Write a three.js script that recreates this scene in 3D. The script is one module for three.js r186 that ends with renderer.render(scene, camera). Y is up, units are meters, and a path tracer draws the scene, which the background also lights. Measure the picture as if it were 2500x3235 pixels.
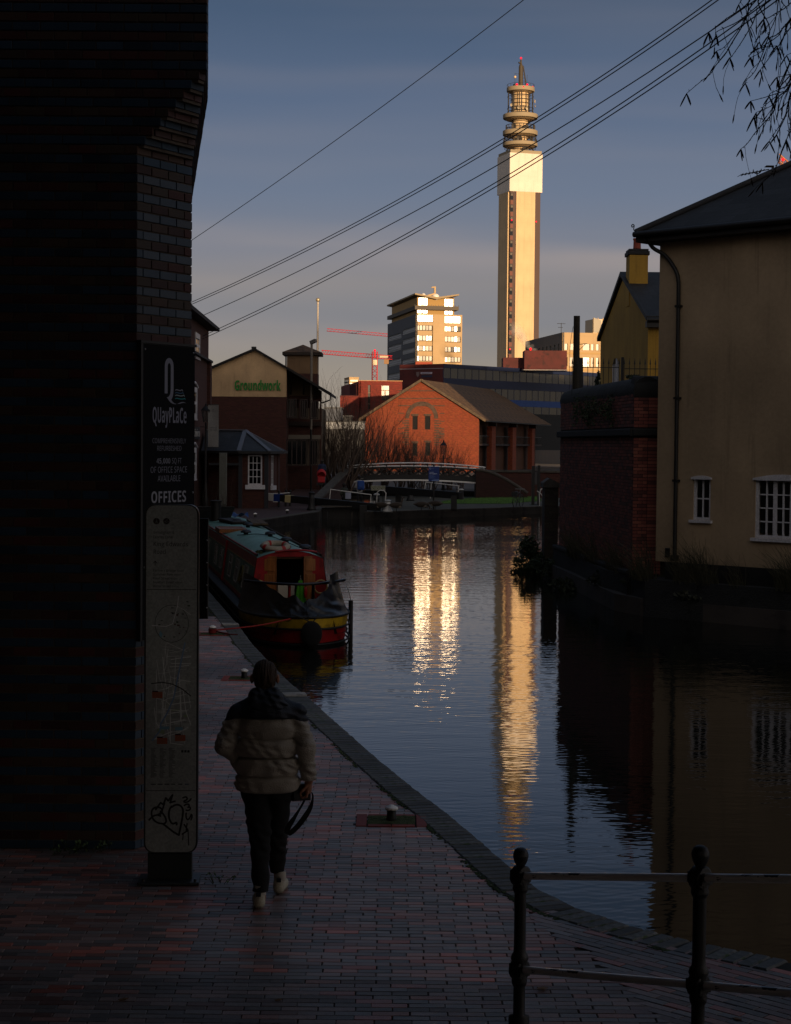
import * as THREE from 'three';
import { mergeGeometries, mergeVertices } from 'three/addons/utils/BufferGeometryUtils.js';
import { FontLoader } from 'three/addons/loaders/FontLoader.js';
import { TextGeometry } from 'three/addons/geometries/TextGeometry.js';

// ---------- camera, sky, sun, exposure ----------
const scene = new THREE.Scene();
const FOCAL = 5600, W = 2500, H = 3235;                                  // focal length and size in photograph pixels
const camera = new THREE.PerspectiveCamera(2 * Math.atan(H / 2 / FOCAL) * 180 / Math.PI, W / H, 0.1, 6000);
const PITCH = Math.atan((H / 2 - 1405) / FOCAL), ROLL = 0.0087;
camera.position.set(0, 3.33, 0);
camera.rotation.set(-PITCH, 0, ROLL, 'YXZ');
camera.updateMatrixWorld(true);
const SUN_AZ = 21 * Math.PI / 180, SUN_EL = 4.1 * Math.PI / 180;
const SUN = new THREE.Vector3(Math.sin(SUN_AZ) * Math.cos(SUN_EL), Math.sin(SUN_EL), Math.cos(SUN_AZ) * Math.cos(SUN_EL));
const sun = new THREE.DirectionalLight(new THREE.Color().setRGB(1, 0.68, 0.39), 5.0);
sun.position.copy(SUN).multiplyScalar(300); sun.castShadow = true; sun.shadow.radius = 1;
sun.shadow.camera.left = -250; sun.shadow.camera.right = 250; sun.shadow.camera.top = 250; sun.shadow.camera.bottom = -250; sun.shadow.camera.far = 1500;
sun.shadow.mapSize.set(4096, 4096);
scene.add(sun, sun.target);
const renderer = new THREE.WebGLRenderer({ antialias: true });
renderer.toneMapping = THREE.LinearToneMapping;
renderer.toneMappingExposure = 1.2;
renderer.shadowMap.enabled = true;

// ---------- noise ----------
function rng(seed) { let a = seed >>> 0; return () => { a |= 0; a = a + 0x6D2B79F5 | 0; let t = Math.imul(a ^ a >>> 15, 1 | a); t = t + Math.imul(t ^ t >>> 7, 61 | t) ^ t; return ((t ^ t >>> 14) >>> 0) / 4294967296; }; }
const R = rng(20417);
const rr = (a, b) => a + (b - a) * R();
function hash(x, y, s) { let h = Math.imul(x, 374761393) + Math.imul(y, 668265263) + Math.imul(s, 1442695041) | 0; h = Math.imul(h ^ h >>> 13, 1274126177); return ((h ^ h >>> 16) >>> 0) / 4294967296; }
function pnoise(x, y, px, py, s) {                                       // value noise, periodic in px and py cells
  const xi = Math.floor(x), yi = Math.floor(y), fx = x - xi, fy = y - yi, u = fx * fx * (3 - 2 * fx), v = fy * fy * (3 - 2 * fy), m = (a, b) => ((a % b) + b) % b;
  const a = hash(m(xi, px), m(yi, py), s), b = hash(m(xi + 1, px), m(yi, py), s), c = hash(m(xi, px), m(yi + 1, py), s), d = hash(m(xi + 1, px), m(yi + 1, py), s);
  return a + (b - a) * u + (c - a) * v + (a - b - c + d) * u * v;
}
function fbm(u, v, cx, cy, oct, s) { let t = 0, n = 0, a = 1; for (let k = 0; k < oct; k++) { t += a * pnoise(u * cx, v * cy, cx, cy, s + k); n += a; a *= 0.55; cx *= 2; cy *= 2; } return t / n; }
const clamp = (x, a = 0, b = 1) => Math.min(b, Math.max(a, x));
const smooth = (a, b, x) => { const t = clamp((x - a) / (b - a)); return t * t * (3 - 2 * t); };
const mix = (a, b, t) => a + (b - a) * t;

// sky: clear late-afternoon winter sky with long thin streaks of cloud
{
  const w = 1024, h = 1024, d = new Float32Array(w * h * 4);
  const stops = [[0, .315, .258, .200], [2.5, .255, .225, .192], [4, .182, .186, .204], [5.2, .212, .202, .208], [6.2, .166, .180, .220], [8, .128, .160, .224], [11, .084, .120, .192], [14.5, .045, .077, .134], [24, .048, .078, .130], [90, .058, .083, .130]];
  for (let j = 0; j < h; j++) {
    const el = ((j + 0.5) / h - 0.5) * 180;
    let k = 0; while (k < stops.length - 2 && stops[k + 1][0] < el) k++;
    const t = clamp((el - stops[k][0]) / (stops[k + 1][0] - stops[k][0]));
    for (let i = 0; i < w; i++) {
      const u = i / w, p = (j * w + i) * 4;
      const e2 = el + 1.6 * (fbm(u, 0.3, 24, 8, 3, 5) - 0.5);
      const streak = fbm(u, (e2 + 90) / 180, 22, 190, 4, 9), band = Math.exp(-((e2 - 5.9) ** 2) / 0.5) * 0.35 + Math.exp(-((e2 - 3.0) ** 2) / 1.2) * 0.22;
      const c = clamp((streak - 0.42) * 1.5, 0, 1) * smooth(32, 4, el) * 0.16 + band * smooth(0.25, 0.7, streak);
      const az = (u - 0.5) * 2 * Math.PI, er = el * Math.PI / 180, cg = Math.cos(er) * (Math.cos(az) * SUN.x + Math.sin(az) * SUN.z) + Math.sin(er) * SUN.y, glow = 0.70 * Math.pow(0.5 + 0.5 * cg, 2.4) * smooth(95, -5, el);   // the western half of the sky, where the sun goes down
      for (let q = 0; q < 3; q++) { const b = glow * [1, .80, .60][q] + mix(stops[k][1 + q], stops[k + 1][1 + q], t); d[p + q] = el < -0.5 ? 0.05 : b * (1 - c) + c * [.36, .29, .25][q]; }
      d[p + 3] = 1;
    }
  }
  const t = new THREE.DataTexture(d, w, h, THREE.RGBAFormat, THREE.FloatType);
  t.mapping = THREE.EquirectangularReflectionMapping; t.magFilter = t.minFilter = THREE.LinearFilter; t.needsUpdate = true;
  scene.background = t; scene.environment = t;
}

// ---------- places: rays from the photograph's lens, to find where things stand ----------
const EYE = camera.position;
function ray(px, py) { return new THREE.Vector3((px - W / 2) / FOCAL, -(py - H / 2) / FOCAL, -1).applyQuaternion(camera.quaternion); }
const G = (px, py, y = 0) => { const d = ray(px, py); return EYE.clone().addScaledVector(d, (y - EYE.y) / d.y); };      // on the level y
const P = (px, py, D) => { const d = ray(px, py); return EYE.clone().addScaledVector(d, D / -d.z); };                  // D metres ahead
const V = (x, y, z) => new THREE.Vector3(x, y, z);

// ---------- textures (grain, stains; tiles of 2 m unless said) ----------
function tex(n, m, fn, srgb = true) {
  const d = new Uint8Array(n * m * 4);
  for (let j = 0; j < m; j++) for (let i = 0; i < n; i++) { const c = fn(i / n, j / m), p = (j * n + i) * 4; const a = Array.isArray(c) ? c : [c, c, c]; for (let q = 0; q < 3; q++) d[p + q] = clamp(a[q]) * 255; d[p + 3] = 255; }
  const t = new THREE.DataTexture(d, n, m); t.wrapS = t.wrapT = THREE.RepeatWrapping; t.magFilter = t.minFilter = THREE.LinearFilter; if (srgb) t.colorSpace = THREE.SRGBColorSpace; t.needsUpdate = true; return t;
}
const rep = (t, x, y = x) => { const c = t.clone(); c.repeat.set(x, y); c.needsUpdate = true; return c; };
const T = {};
T.grime = tex(512, 512, (u, v) => 0.72 + 0.34 * (fbm(u, v, 5, 5, 6, 11) - 0.2) - 0.22 * smooth(0.55, 0.8, fbm(u, v, 9, 9, 5, 71)));
T.fine = tex(512, 512, (u, v) => 0.80 + 0.26 * (fbm(u, v, 40, 40, 4, 23) - 0.3) + 0.1 * (fbm(u, v, 6, 6, 4, 24) - 0.5));
T.fineBump = tex(512, 512, (u, v) => fbm(u, v, 60, 60, 4, 31), false);
T.render = tex(512, 512, (u, v) => 0.84 + 0.22 * (fbm(u, v, 4, 3, 5, 41) - 0.4) - 0.11 * smooth(0.55, 0.85, fbm(u, v, 34, 2, 4, 43)) * smooth(.35, .6, fbm(u, v, 5, 3, 3, 46)) + 0.06 * (fbm(u, v, 80, 80, 2, 47) - .5));
T.wood = tex(256, 512, (u, v) => { const g = fbm(u, v, 40, 3, 4, 51); return [0.72 + 0.4 * (g - 0.3), 0.70 + 0.42 * (g - 0.3), 0.66 + 0.44 * (g - 0.3)]; });
T.brickfar = tex(512, 512, (u, v) => {                                  // far brickwork, 1.8 m a tile, bricks too small to tell apart
  const row = Math.floor(v * 24), off = row % 2 * 0.5, c = u * 8 + off, k = Math.floor(c), fu = c - k, fv = v * 24 - row;
  if (fu < 0.05 || fv < 0.14) return [0.80, 0.78, 0.75];
  const t = 0.80 + 0.20 * (hash(((k % 8) + 8) % 8, row, 61) - 0.35) + .12 * (fbm(u, v, 50, 50, 3, 63) - .5), d = hash((k + 80) % 8, row, 65); return [t, t * (d > .85 ? .85 : .95), t * (d > .85 ? .98 : .93)];
});
T.slate = tex(512, 512, (u, v) => { const row = Math.floor(v * 16), c = u * 10 + row % 2 * .5, k = Math.floor(c), fv = v * 16 - row, fu = c - k; const t = 0.72 + .36 * (hash(k % 10, row, 67) - .4); return fv > .93 || fu < .03 ? .4 : t + .14 * (fbm(u, v, 30, 60, 3, 68) - .5); });
T.concrete = tex(512, 512, (u, v) => 0.93 + 0.09 * (fbm(u, v, 5, 5, 6, 81) - 0.4) - 0.04 * smooth(.5, .8, fbm(u, v, 30, 2, 4, 83)) - (v * 10 % 1 < .03 ? .035 : 0));
T.moss = tex(512, 512, (u, v) => { const g = smooth(0.5, 0.64, fbm(u, v, 7, 7, 6, 91)), n = 0.6 + 0.5 * fbm(u, v, 40, 40, 3, 92); return [n * mix(1, 0.55, g), n * mix(1, 0.74, g), n * mix(1, 0.32, g)]; });

// ---------- materials ----------
function mat(hex, rough = 0.85, o = {}) {
  const { tex: t, s = 0.5, bump, ...rest } = o;
  const m = new THREE.MeshPhysicalMaterial({ color: hex, roughness: rough, side: THREE.DoubleSide, ...rest });
  if (t) m.map = rep(T[t], s);
  if (bump) { m.bumpMap = rep(T.fineBump, s); m.bumpScale = bump; }
  m.userData.uv = !!(t || bump);
  return m;
}

// ---------- building blocks ----------
const used = {};
function numbered(n) { used[n] = (used[n] || 0) + 1; return used[n] === 1 ? n : n + '_' + String(used[n] - 1).padStart(3, '0'); }
function tag(o, label, category, group, kind) { if (label) o.userData.label = label; if (category) o.userData.category = category; if (group) o.userData.group = group; if (kind) o.userData.kind = kind; return o; }
function thing(name, label, category, pos = [0, 0, 0], turn = 0, group) {
  const o = new THREE.Group(); o.name = numbered(name); o.position.set(pos[0], pos[1], pos[2]); o.rotation.y = turn; scene.add(o); return tag(o, label, category, group);
}
function metric(g) {                                                     // uv in metres from the dominant axis of each face
  const q = g.index ? g.toNonIndexed() : g, p = q.attributes.position, n = p.count, uv = new Float32Array(n * 2), a = V(), b = V(), c = V();
  for (let i = 0; i < n; i += 3) {
    a.fromBufferAttribute(p, i); b.fromBufferAttribute(p, i + 1); c.fromBufferAttribute(p, i + 2);
    const nx = Math.abs((b.y - a.y) * (c.z - a.z) - (b.z - a.z) * (c.y - a.y)), ny = Math.abs((b.z - a.z) * (c.x - a.x) - (b.x - a.x) * (c.z - a.z)), nz = Math.abs((b.x - a.x) * (c.y - a.y) - (b.y - a.y) * (c.x - a.x));
    for (const [k, v] of [[i, a], [i + 1, b], [i + 2, c]]) { uv[2 * k] = nx >= ny && nx >= nz ? v.z : v.x; uv[2 * k + 1] = ny > nx && ny >= nz ? v.z : v.y; }
  }
  q.setAttribute('uv', new THREE.BufferAttribute(uv, 2)); return q;
}
function clean(g) { const q = g.index ? g.toNonIndexed() : g; for (const k of Object.keys(q.attributes)) if (!['position', 'normal'].includes(k)) q.deleteAttribute(k); if (!q.attributes.normal) q.computeVertexNormals(); return q; }
function join(gs) { gs = [].concat(gs).filter(Boolean); return gs.length === 1 ? gs[0] : mergeGeometries(gs.map(clean)); }
function mesh(parent, name, gs, m, o = {}) {
  let g = join(gs); if (m.userData.uv && !o.uv) g = metric(g);
  const x = new THREE.Mesh(g, m); x.name = parent === scene ? numbered(name) : name; x.castShadow = x.receiveShadow = true; parent.add(x);
  if (o.label) x.userData.label = o.label; if (o.kind) x.userData.kind = o.kind; return x;
}
function into(o, g) { o.updateMatrixWorld(true); return g.applyMatrix4(o.matrixWorld.clone().invert()); }   // world shape to the thing's own axes
function lone(name, label, category, gs, m, group) { return tag(mesh(scene, name, gs, m), label, category, group); }
function struct(name, gs, m, label, category) { return tag(mesh(scene, name, gs, m), label, category, null, 'structure'); }
const M4 = new THREE.Matrix4();
function at(g, x = 0, y = 0, z = 0, ry = 0, rx = 0, rz = 0) { return g.applyMatrix4(new THREE.Matrix4().compose(V(x, y, z), new THREE.Quaternion().setFromEuler(new THREE.Euler(rx, ry, rz, 'YXZ')), V(1, 1, 1))); }
const box = (w, h, d, x = 0, y = 0, z = 0, ry = 0, rx = 0, rz = 0) => at(new THREE.BoxGeometry(w, h, d), x, y, z, ry, rx, rz);
const span = (x0, x1, y0, y1, z0, z1) => box(Math.abs(x1 - x0), Math.abs(y1 - y0), Math.abs(z1 - z0), (x0 + x1) / 2, (y0 + y1) / 2, (z0 + z1) / 2);
function soft(w, h, d, r, x = 0, y = 0, z = 0, ry = 0) {                 // box with chamfered edges
  const s = new THREE.Shape(); const a = w / 2 - r, b = h / 2 - r; s.moveTo(-a, -b); s.lineTo(a, -b); s.lineTo(a, b); s.lineTo(-a, b); s.closePath();
  const g = new THREE.ExtrudeGeometry(s, { depth: d - 2 * r, bevelEnabled: true, bevelThickness: r, bevelSize: r, bevelSegments: 1, steps: 1 }); g.translate(0, 0, -d / 2 + r); return at(g, x, y, z, ry);
}
const cyl = (r0, r1, h, x = 0, y = 0, z = 0, n = 12) => at(new THREE.CylinderGeometry(r1, r0, h, n), x, y + h / 2, z);
function bar(a, b, r, n = 6, r2 = r) {
  const d = b.clone().sub(a), g = new THREE.CylinderGeometry(r2, r, d.length(), n, 1, false); g.translate(0, d.length() / 2, 0);
  g.applyQuaternion(new THREE.Quaternion().setFromUnitVectors(V(0, 1, 0), d.clone().normalize())); return g.translate(a.x, a.y, a.z);
}
function beam(a, b, w, h) {                                              // square bar
  const d = b.clone().sub(a), g = new THREE.BoxGeometry(w, h, d.length()); g.translate(0, 0, d.length() / 2);
  const m = new THREE.Matrix4().lookAt(b, a, V(0, 1, 0)); g.applyMatrix4(m); return g.translate(a.x, a.y, a.z);
}
const tube = (pts, r, seg = 24, n = 6) => new THREE.TubeGeometry(new THREE.CatmullRomCurve3(pts), seg, r, n, false);
const lathe = (pts, n = 16) => new THREE.LatheGeometry(pts.map(([a, b]) => new THREE.Vector2(Math.max(a, 1e-4), b)), n);
function shape(pts, holes = []) {
  const s = new THREE.Shape(pts.map(([x, y]) => new THREE.Vector2(x, y)));
  for (const h of holes) { const q = h.length === 4 && !Array.isArray(h[0]) ? [[h[0], h[1]], [h[2], h[1]], [h[2], h[3]], [h[0], h[3]]] : h; s.holes.push(new THREE.Path(q.map(([x, y]) => new THREE.Vector2(x, y)))); }
  return s;
}
const slab = (pts, t, holes = [], z = 0) => { const g = new THREE.ExtrudeGeometry(shape(pts, holes), { depth: t, bevelEnabled: false }); return g.translate(0, 0, z - t); };   // front face at z
const ground = (pts, y0, y1, holes = []) => { const f = a => a.map(([x, z]) => [x, -z]); const g = new THREE.ExtrudeGeometry(shape(f(pts), holes.map(f)), { depth: y1 - y0, bevelEnabled: false }); g.rotateX(-Math.PI / 2); return g.translate(0, y0, 0); };
function quad(a, b, c, d) { const g = new THREE.BufferGeometry(); g.setAttribute('position', new THREE.Float32BufferAttribute([...a, ...b, ...c, ...a, ...c, ...d], 3)); g.computeVertexNormals(); return g; }
function grid(nu, nv, fn) {                                              // parametric sheet
  const p = [], idx = []; for (let j = 0; j <= nv; j++) for (let i = 0; i <= nu; i++) { const q = fn(i / nu, j / nv); p.push(q.x, q.y, q.z); }
  for (let j = 0; j < nv; j++) for (let i = 0; i < nu; i++) { const a = j * (nu + 1) + i, b = a + nu + 1; idx.push(a, a + 1, b, b, a + 1, b + 1); }
  const g = new THREE.BufferGeometry(); g.setAttribute('position', new THREE.Float32BufferAttribute(p, 3)); g.setIndex(idx); g.computeVertexNormals(); return g;
}
class Batch {                                                            // many small pieces in one mesh with vertex colours
  constructor() { this.p = []; this.n = []; this.c = []; }
  add(g, m, col) {
    const P0 = g.attributes.position, N0 = g.attributes.normal, v = V(), nm = new THREE.Matrix3().getNormalMatrix(m);
    for (let i = 0; i < P0.count; i++) { v.fromBufferAttribute(P0, i).applyMatrix4(m); this.p.push(v.x, v.y, v.z); v.fromBufferAttribute(N0, i).applyMatrix3(nm).normalize(); this.n.push(v.x, v.y, v.z); this.c.push(col.r, col.g, col.b); }
  }
  tri(a, b, c, n, col) { if (b.clone().sub(a).cross(c.clone().sub(a)).dot(n) < 0) [b, c] = [c, b]; for (const v of [a, b, c]) { this.p.push(v.x, v.y, v.z); this.n.push(n.x, n.y, n.z); this.c.push(col.r, col.g, col.b); } }
  build() { const g = new THREE.BufferGeometry(); g.setAttribute('position', new THREE.Float32BufferAttribute(this.p, 3)); g.setAttribute('normal', new THREE.Float32BufferAttribute(this.n, 3)); g.setAttribute('color', new THREE.Float32BufferAttribute(this.c, 3)); return g; }
}
function batchMesh(parent, name, batch, m, kind) { const x = new THREE.Mesh(batch.build(), m); x.name = parent === scene ? numbered(name) : name; x.castShadow = x.receiveShadow = true; if (kind) x.userData.kind = kind; parent.add(x); return x; }
const tinted = (rough, o = {}) => new THREE.MeshPhysicalMaterial({ color: 0xffffff, vertexColors: true, roughness: rough, side: THREE.DoubleSide, ...o });
function brickGeo(w, h, d, b) {                                          // a brick seen from +z: face, four worn edges, four sides
  const x = w / 2, y = h / 2, F = [[-x + b, -y + b, 0], [x - b, -y + b, 0], [x - b, y - b, 0], [-x + b, y - b, 0]], E = [[-x, -y, -b], [x, -y, -b], [x, y, -b], [-x, y, -b]], K = [[-x, -y, -d], [x, -y, -d], [x, y, -d], [-x, y, -d]];
  const gs = [quad(...F)]; for (let i = 0; i < 4; i++) { const j = (i + 1) % 4; gs.push(quad(E[i], E[j], F[j], F[i]), quad(K[i], K[j], E[j], E[i])); }
  return mergeGeometries(gs);
}
// a facade: local x along the wall (left to right seen from outside), y up, z outward
function facade(A, B) {
  const ux = B[0] - A[0], uz = B[1] - A[1], L = Math.hypot(ux, uz), turn = Math.atan2(-uz, ux), d = V(ux / L, 0, uz / L), n = V(Math.sin(turn), 0, Math.cos(turn)), a = V(A[0], 0, A[1]);
  return { A, B, L, turn, n, d, pos: [A[0], 0, A[1]], at(px, py) { const r = ray(px, py), t = a.clone().sub(EYE).dot(n) / r.dot(n), p = EYE.clone().addScaledVector(r, t); return [p.clone().sub(a).dot(d), p.y]; },
    rect(x0, y0, x1, y1) { const p = this.at((x0 + x1) / 2, y1), q = this.at((x0 + x1) / 2, y0), l = this.at(x0, (y0 + y1) / 2)[0], r = this.at(x1, (y0 + y1) / 2)[0]; return [l, p[1], r, q[1]]; } };
}
// a window: frame (the part) with panes and bars as sub-parts, set back in its opening
function addWindow(parent, [x0, y0, x1, y1], m, glass, { cols = 1, rows = 1, fw = 0.05, bw = 0.025, inset = 0.06, sill = 0, name = 'window', back = true, z = 0 } = {}) {
  const fr = [span(x0, x1, y0, y0 + fw, z - inset - 0.05, z - inset + 0.02), span(x0, x1, y1 - fw, y1, z - inset - 0.05, z - inset + 0.02), span(x0, x0 + fw, y0 + fw, y1 - fw, z - inset - 0.05, z - inset + 0.02), span(x1 - fw, x1, y0 + fw, y1 - fw, z - inset - 0.05, z - inset + 0.02)];
  const w = mesh(parent, name, fr, m), a = x0 + fw, b = x1 - fw, c = y0 + fw, d = y1 - fw, pw = (b - a) / cols, ph = (d - c) / rows;
  for (let i = 0; i < cols; i++) for (let j = 0; j < rows; j++) mesh(w, 'pane', span(a + i * pw + bw / 2, a + (i + 1) * pw - bw / 2, c + j * ph + bw / 2, c + (j + 1) * ph - bw / 2, z - inset - 0.03, z - inset - 0.018), Array.isArray(glass) ? glass[Math.floor(R() * glass.length)] : glass);
  const bars = []; for (let i = 1; i < cols; i++) bars.push(span(a + i * pw - bw / 2, a + i * pw + bw / 2, c, d, z - inset - 0.045, z - inset + 0.008)); for (let j = 1; j < rows; j++) bars.push(span(a, b, c + j * ph - bw / 2, c + j * ph + bw / 2, z - inset - 0.043, z - inset + 0.006));
  if (bars.length) mesh(w, 'glazing_bar', bars, m);
  if (sill) mesh(w, 'sill', span(x0 - 0.06, x1 + 0.06, y0 - sill, y0 - 0.002, z - 0.06, z + 0.07), m);
  return w;
}
// surface nets: turns a signed distance into a smooth mesh
function nets(f, lo, hi, s) {
  const n = [0, 1, 2].map(k => Math.ceil((hi[k] - lo[k]) / s) + 1), [nx, ny, nz] = n, F = new Float32Array(nx * ny * nz), id = (i, j, k) => i + nx * (j + ny * k), vi = new Int32Array(nx * ny * nz).fill(-1), p = [], idx = [];
  for (let k = 0; k < nz; k++) for (let j = 0; j < ny; j++) for (let i = 0; i < nx; i++) F[id(i, j, k)] = f(lo[0] + i * s, lo[1] + j * s, lo[2] + k * s);
  for (let k = 0; k < nz - 1; k++) for (let j = 0; j < ny - 1; j++) for (let i = 0; i < nx - 1; i++) {
    let c = 0, x = 0, y = 0, z = 0, neg = 0; const v = []; for (let q = 0; q < 8; q++) { v[q] = F[id(i + (q & 1), j + (q >> 1 & 1), k + (q >> 2))]; if (v[q] < 0) neg++; }
    if (!neg || neg === 8) continue;
    for (let q = 0; q < 8; q++) for (const b of [1, 2, 4]) if (!(q & b)) { const r = q | b; if ((v[q] < 0) !== (v[r] < 0)) { const t = v[q] / (v[q] - v[r]); x += (q & 1) + (b === 1 ? t : 0); y += (q >> 1 & 1) + (b === 2 ? t : 0); z += (q >> 2) + (b === 4 ? t : 0); c++; } }
    vi[id(i, j, k)] = p.length / 3; p.push(lo[0] + (i + x / c) * s, lo[1] + (j + y / c) * s, lo[2] + (k + z / c) * s);
  }
  for (let k = 1; k < nz - 1; k++) for (let j = 1; j < ny - 1; j++) for (let i = 1; i < nx - 1; i++) {
    const a = F[id(i, j, k)] < 0, q = (b, A, B, C, D) => { if (a !== b) { if (a) idx.push(A, B, C, A, C, D); else idx.push(A, C, B, A, D, C); } };
    q(F[id(i + 1, j, k)] < 0, vi[id(i, j - 1, k - 1)], vi[id(i, j, k - 1)], vi[id(i, j, k)], vi[id(i, j - 1, k)]);
    q(F[id(i, j + 1, k)] < 0, vi[id(i - 1, j, k - 1)], vi[id(i - 1, j, k)], vi[id(i, j, k)], vi[id(i, j, k - 1)]);
    q(F[id(i, j, k + 1)] < 0, vi[id(i - 1, j - 1, k)], vi[id(i, j - 1, k)], vi[id(i, j, k)], vi[id(i - 1, j, k)]);
  }
  const g = new THREE.BufferGeometry(); g.setAttribute('position', new THREE.Float32BufferAttribute(p, 3)); g.setIndex(idx); g.computeVertexNormals(); return g;
}
const cap = (a, b, r0, r1) => { const bx = b[0] - a[0], by = b[1] - a[1], bz = b[2] - a[2], L2 = bx * bx + by * by + bz * bz || 1e-9; return (x, y, z) => { const px = x - a[0], py = y - a[1], pz = z - a[2], t = clamp((px * bx + py * by + pz * bz) / L2); return Math.hypot(px - bx * t, py - by * t, pz - bz * t) - mix(r0, r1, t); }; };
const ell = (c, r) => (x, y, z) => { const k = Math.hypot((x - c[0]) / r[0], (y - c[1]) / r[1], (z - c[2]) / r[2]); return (k - 1) * Math.min(...r); };
const smin = (a, b, k) => { const h = Math.max(k - Math.abs(a - b), 0) / k; return Math.min(a, b) - h * h * k / 4; };
const blend = (fs, k) => (x, y, z) => { let d = 9; for (const f of fs) d = smin(d, f(x, y, z), k); return d; };
// printed faces
function print(w, h, draw) { const c = document.createElement('canvas'); c.width = w; c.height = h; const x = c.getContext('2d'); draw(x, w, h); const t = new THREE.CanvasTexture(c); t.colorSpace = THREE.SRGBColorSpace; t.magFilter = THREE.LinearFilter; return t; }
function fit(x, s, x0, x1, y0, y1, weight = '') { const size = (y1 - y0) / 0.72; x.save(); x.font = `${weight} ${size}px sans-serif`; x.textBaseline = 'alphabetic'; x.textAlign = 'left'; const w = x.measureText(s).width || 1; x.translate(x0, y1); x.scale((x1 - x0) / w, 1); x.fillText(s, 0, 0); x.restore(); }
function sheet(w, h, x, y, z, ry = 0) { return at(new THREE.PlaneGeometry(w, h), x, y, z, ry); }
// ---------- the canal, the ground and the towpath ----------
const EDGE = [[20, -2], [12, -5], [6, -9], [2.58, -11.4], [2.3, -11.62], [2.02, -11.84], [1.66, -12.2], [1.33, -12.66], [1.1, -13.2], [.93, -13.9], [.57, -15.6], [.18, -17.17], [-.1, -18.38], [-.47, -20.1], [-.89, -22.08], [-1.13, -23.21], [-1.5, -24.84], [-2.34, -29.24], [-2.88, -32.5], [-4.21, -39.94]];
const CANAL = [...EDGE, [-6.5, -51], [-7.4, -60], [-7.2, -70], [-5.7, -77.5], [-4.6, -83], [-3.75, -87], [-3.7, -125], [-1.55, -125], [-1.5, -87], [2.5, -91.5], [8, -97.5], [13, -99], [9.5, -64], [5, -56], [4.15, -54], [5.0, -40.3], [5.42, -39.05], [8.25, -36.1], [13, -31.3], [30, -20], [34, -2]];
const mGround = mat(0x4a4440, 0.9, { tex: 'grime', s: 0.4 });
struct('ground', ground([[-2500, 300], [2500, 300], [2500, -3000], [-2500, -3000]], -1.4, -0.014, [CANAL]), mGround, 'dark paved ground of the town around the canal', 'ground');
{
  const n = 2048, d = new Float32Array(n * n * 4), hgt = new Float32Array(n * n), waves = [], q = rng(77), S = 24;   // 24 m tile
  for (let k = 0; k < 46; k++) { const L = 0.07 * Math.pow(14, q()), a = (q() < 0.75 ? Math.PI / 2 + (q() - 0.5) * 1.3 : q() * 6.283); const kx = Math.round(Math.cos(a) * S / L), ky = Math.round(Math.sin(a) * S / L); waves.push([kx, ky, q() * 6.283, 0.00024 * Math.pow(L, 0.62) * (0.5 + q()), k % 3]); }
  const cs = waves.map(([kx, ky]) => [new Float32Array(n), new Float32Array(n), new Float32Array(n), new Float32Array(n)].map((A, w) => { for (let i = 0; i < n; i++) { const t = 2 * Math.PI * (w < 2 ? kx : ky) * i / n; A[i] = w % 2 ? Math.sin(t) : Math.cos(t); } return A; }));
  for (let j = 0; j < n; j++) for (let i = 0; i < n; i++) {
    const u = i / n, v = j / n, m0 = [0.30 + 1.3 * smooth(.35, .75, fbm(u, v, 4, 6, 2, 101)), 0.35 + 1.2 * smooth(.4, .7, fbm(u, v, 6, 9, 2, 105)), 0.9]; let h = 0;
    for (let k = 0; k < waves.length; k++) { const w = waves[k], c = cs[k]; const cx = c[0][i], sx = c[1][i], cy = c[2][j], sy = c[3][j]; const co = cx * cy - sx * sy, si = sx * cy + cx * sy; h += m0[w[4]] * w[3] * (co * Math.cos(w[2]) - si * Math.sin(w[2])); }
    hgt[j * n + i] = h;
  }
  for (let j = 0; j < n; j++) for (let i = 0; i < n; i++) {
    const e = S / n * 2, dx = (hgt[j * n + (i + 1) % n] - hgt[j * n + (i + n - 1) % n]) / e, dy = (hgt[((j + 1) % n) * n + i] - hgt[((j + n - 1) % n) * n + i]) / e, l = Math.hypot(dx, dy, 1), p = (j * n + i) * 4;
    d[p] = 0.5 - dx / l / 2; d[p + 1] = 0.5 - dy / l / 2; d[p + 2] = 0.5 + 0.5 / l; d[p + 3] = 1;
  }
  const t = new THREE.DataTexture(d, n, n, THREE.RGBAFormat, THREE.FloatType); t.wrapS = t.wrapT = THREE.RepeatWrapping; t.magFilter = t.minFilter = THREE.LinearFilter; t.needsUpdate = true;
  const m = new THREE.MeshPhysicalMaterial({ color: 0x10130f, roughness: 0.03, ior: 1.38, normalMap: t, normalScale: new THREE.Vector2(1, 1) });
  const g = new THREE.PlaneGeometry(60, 144); g.rotateX(-Math.PI / 2); g.translate(10, -0.4, -60);
  const uv = g.attributes.uv, p = g.attributes.position; for (let i = 0; i < uv.count; i++) uv.setXY(i, p.getX(i) / S, -p.getZ(i) / S);
  const w = new THREE.Mesh(g, m); w.name = 'water'; w.receiveShadow = true; scene.add(w); tag(w, 'dark rippled canal water mirroring sky and tower', 'water', null, 'structure');
}
const offset = (pts, d) => pts.map((p, i) => { const a = pts[Math.max(0, i - 1)], b = pts[Math.min(pts.length - 1, i + 1)], l = Math.hypot(b[0] - a[0], b[1] - a[1]); return [p[0] + (b[1] - a[1]) / l * d, p[1] - (b[0] - a[0]) / l * d]; });
const INNER = offset(EDGE, 0.30);                                        // towards the towpath
const inside = (x, z, poly) => { let c = false; for (let i = 0, j = poly.length - 1; i < poly.length; j = i++) { const [xi, zi] = poly[i], [xj, zj] = poly[j]; if ((zi > z) !== (zj > z) && x < (xj - xi) * (z - zi) / (zj - zi) + xi) c = !c; } return c; };
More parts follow.
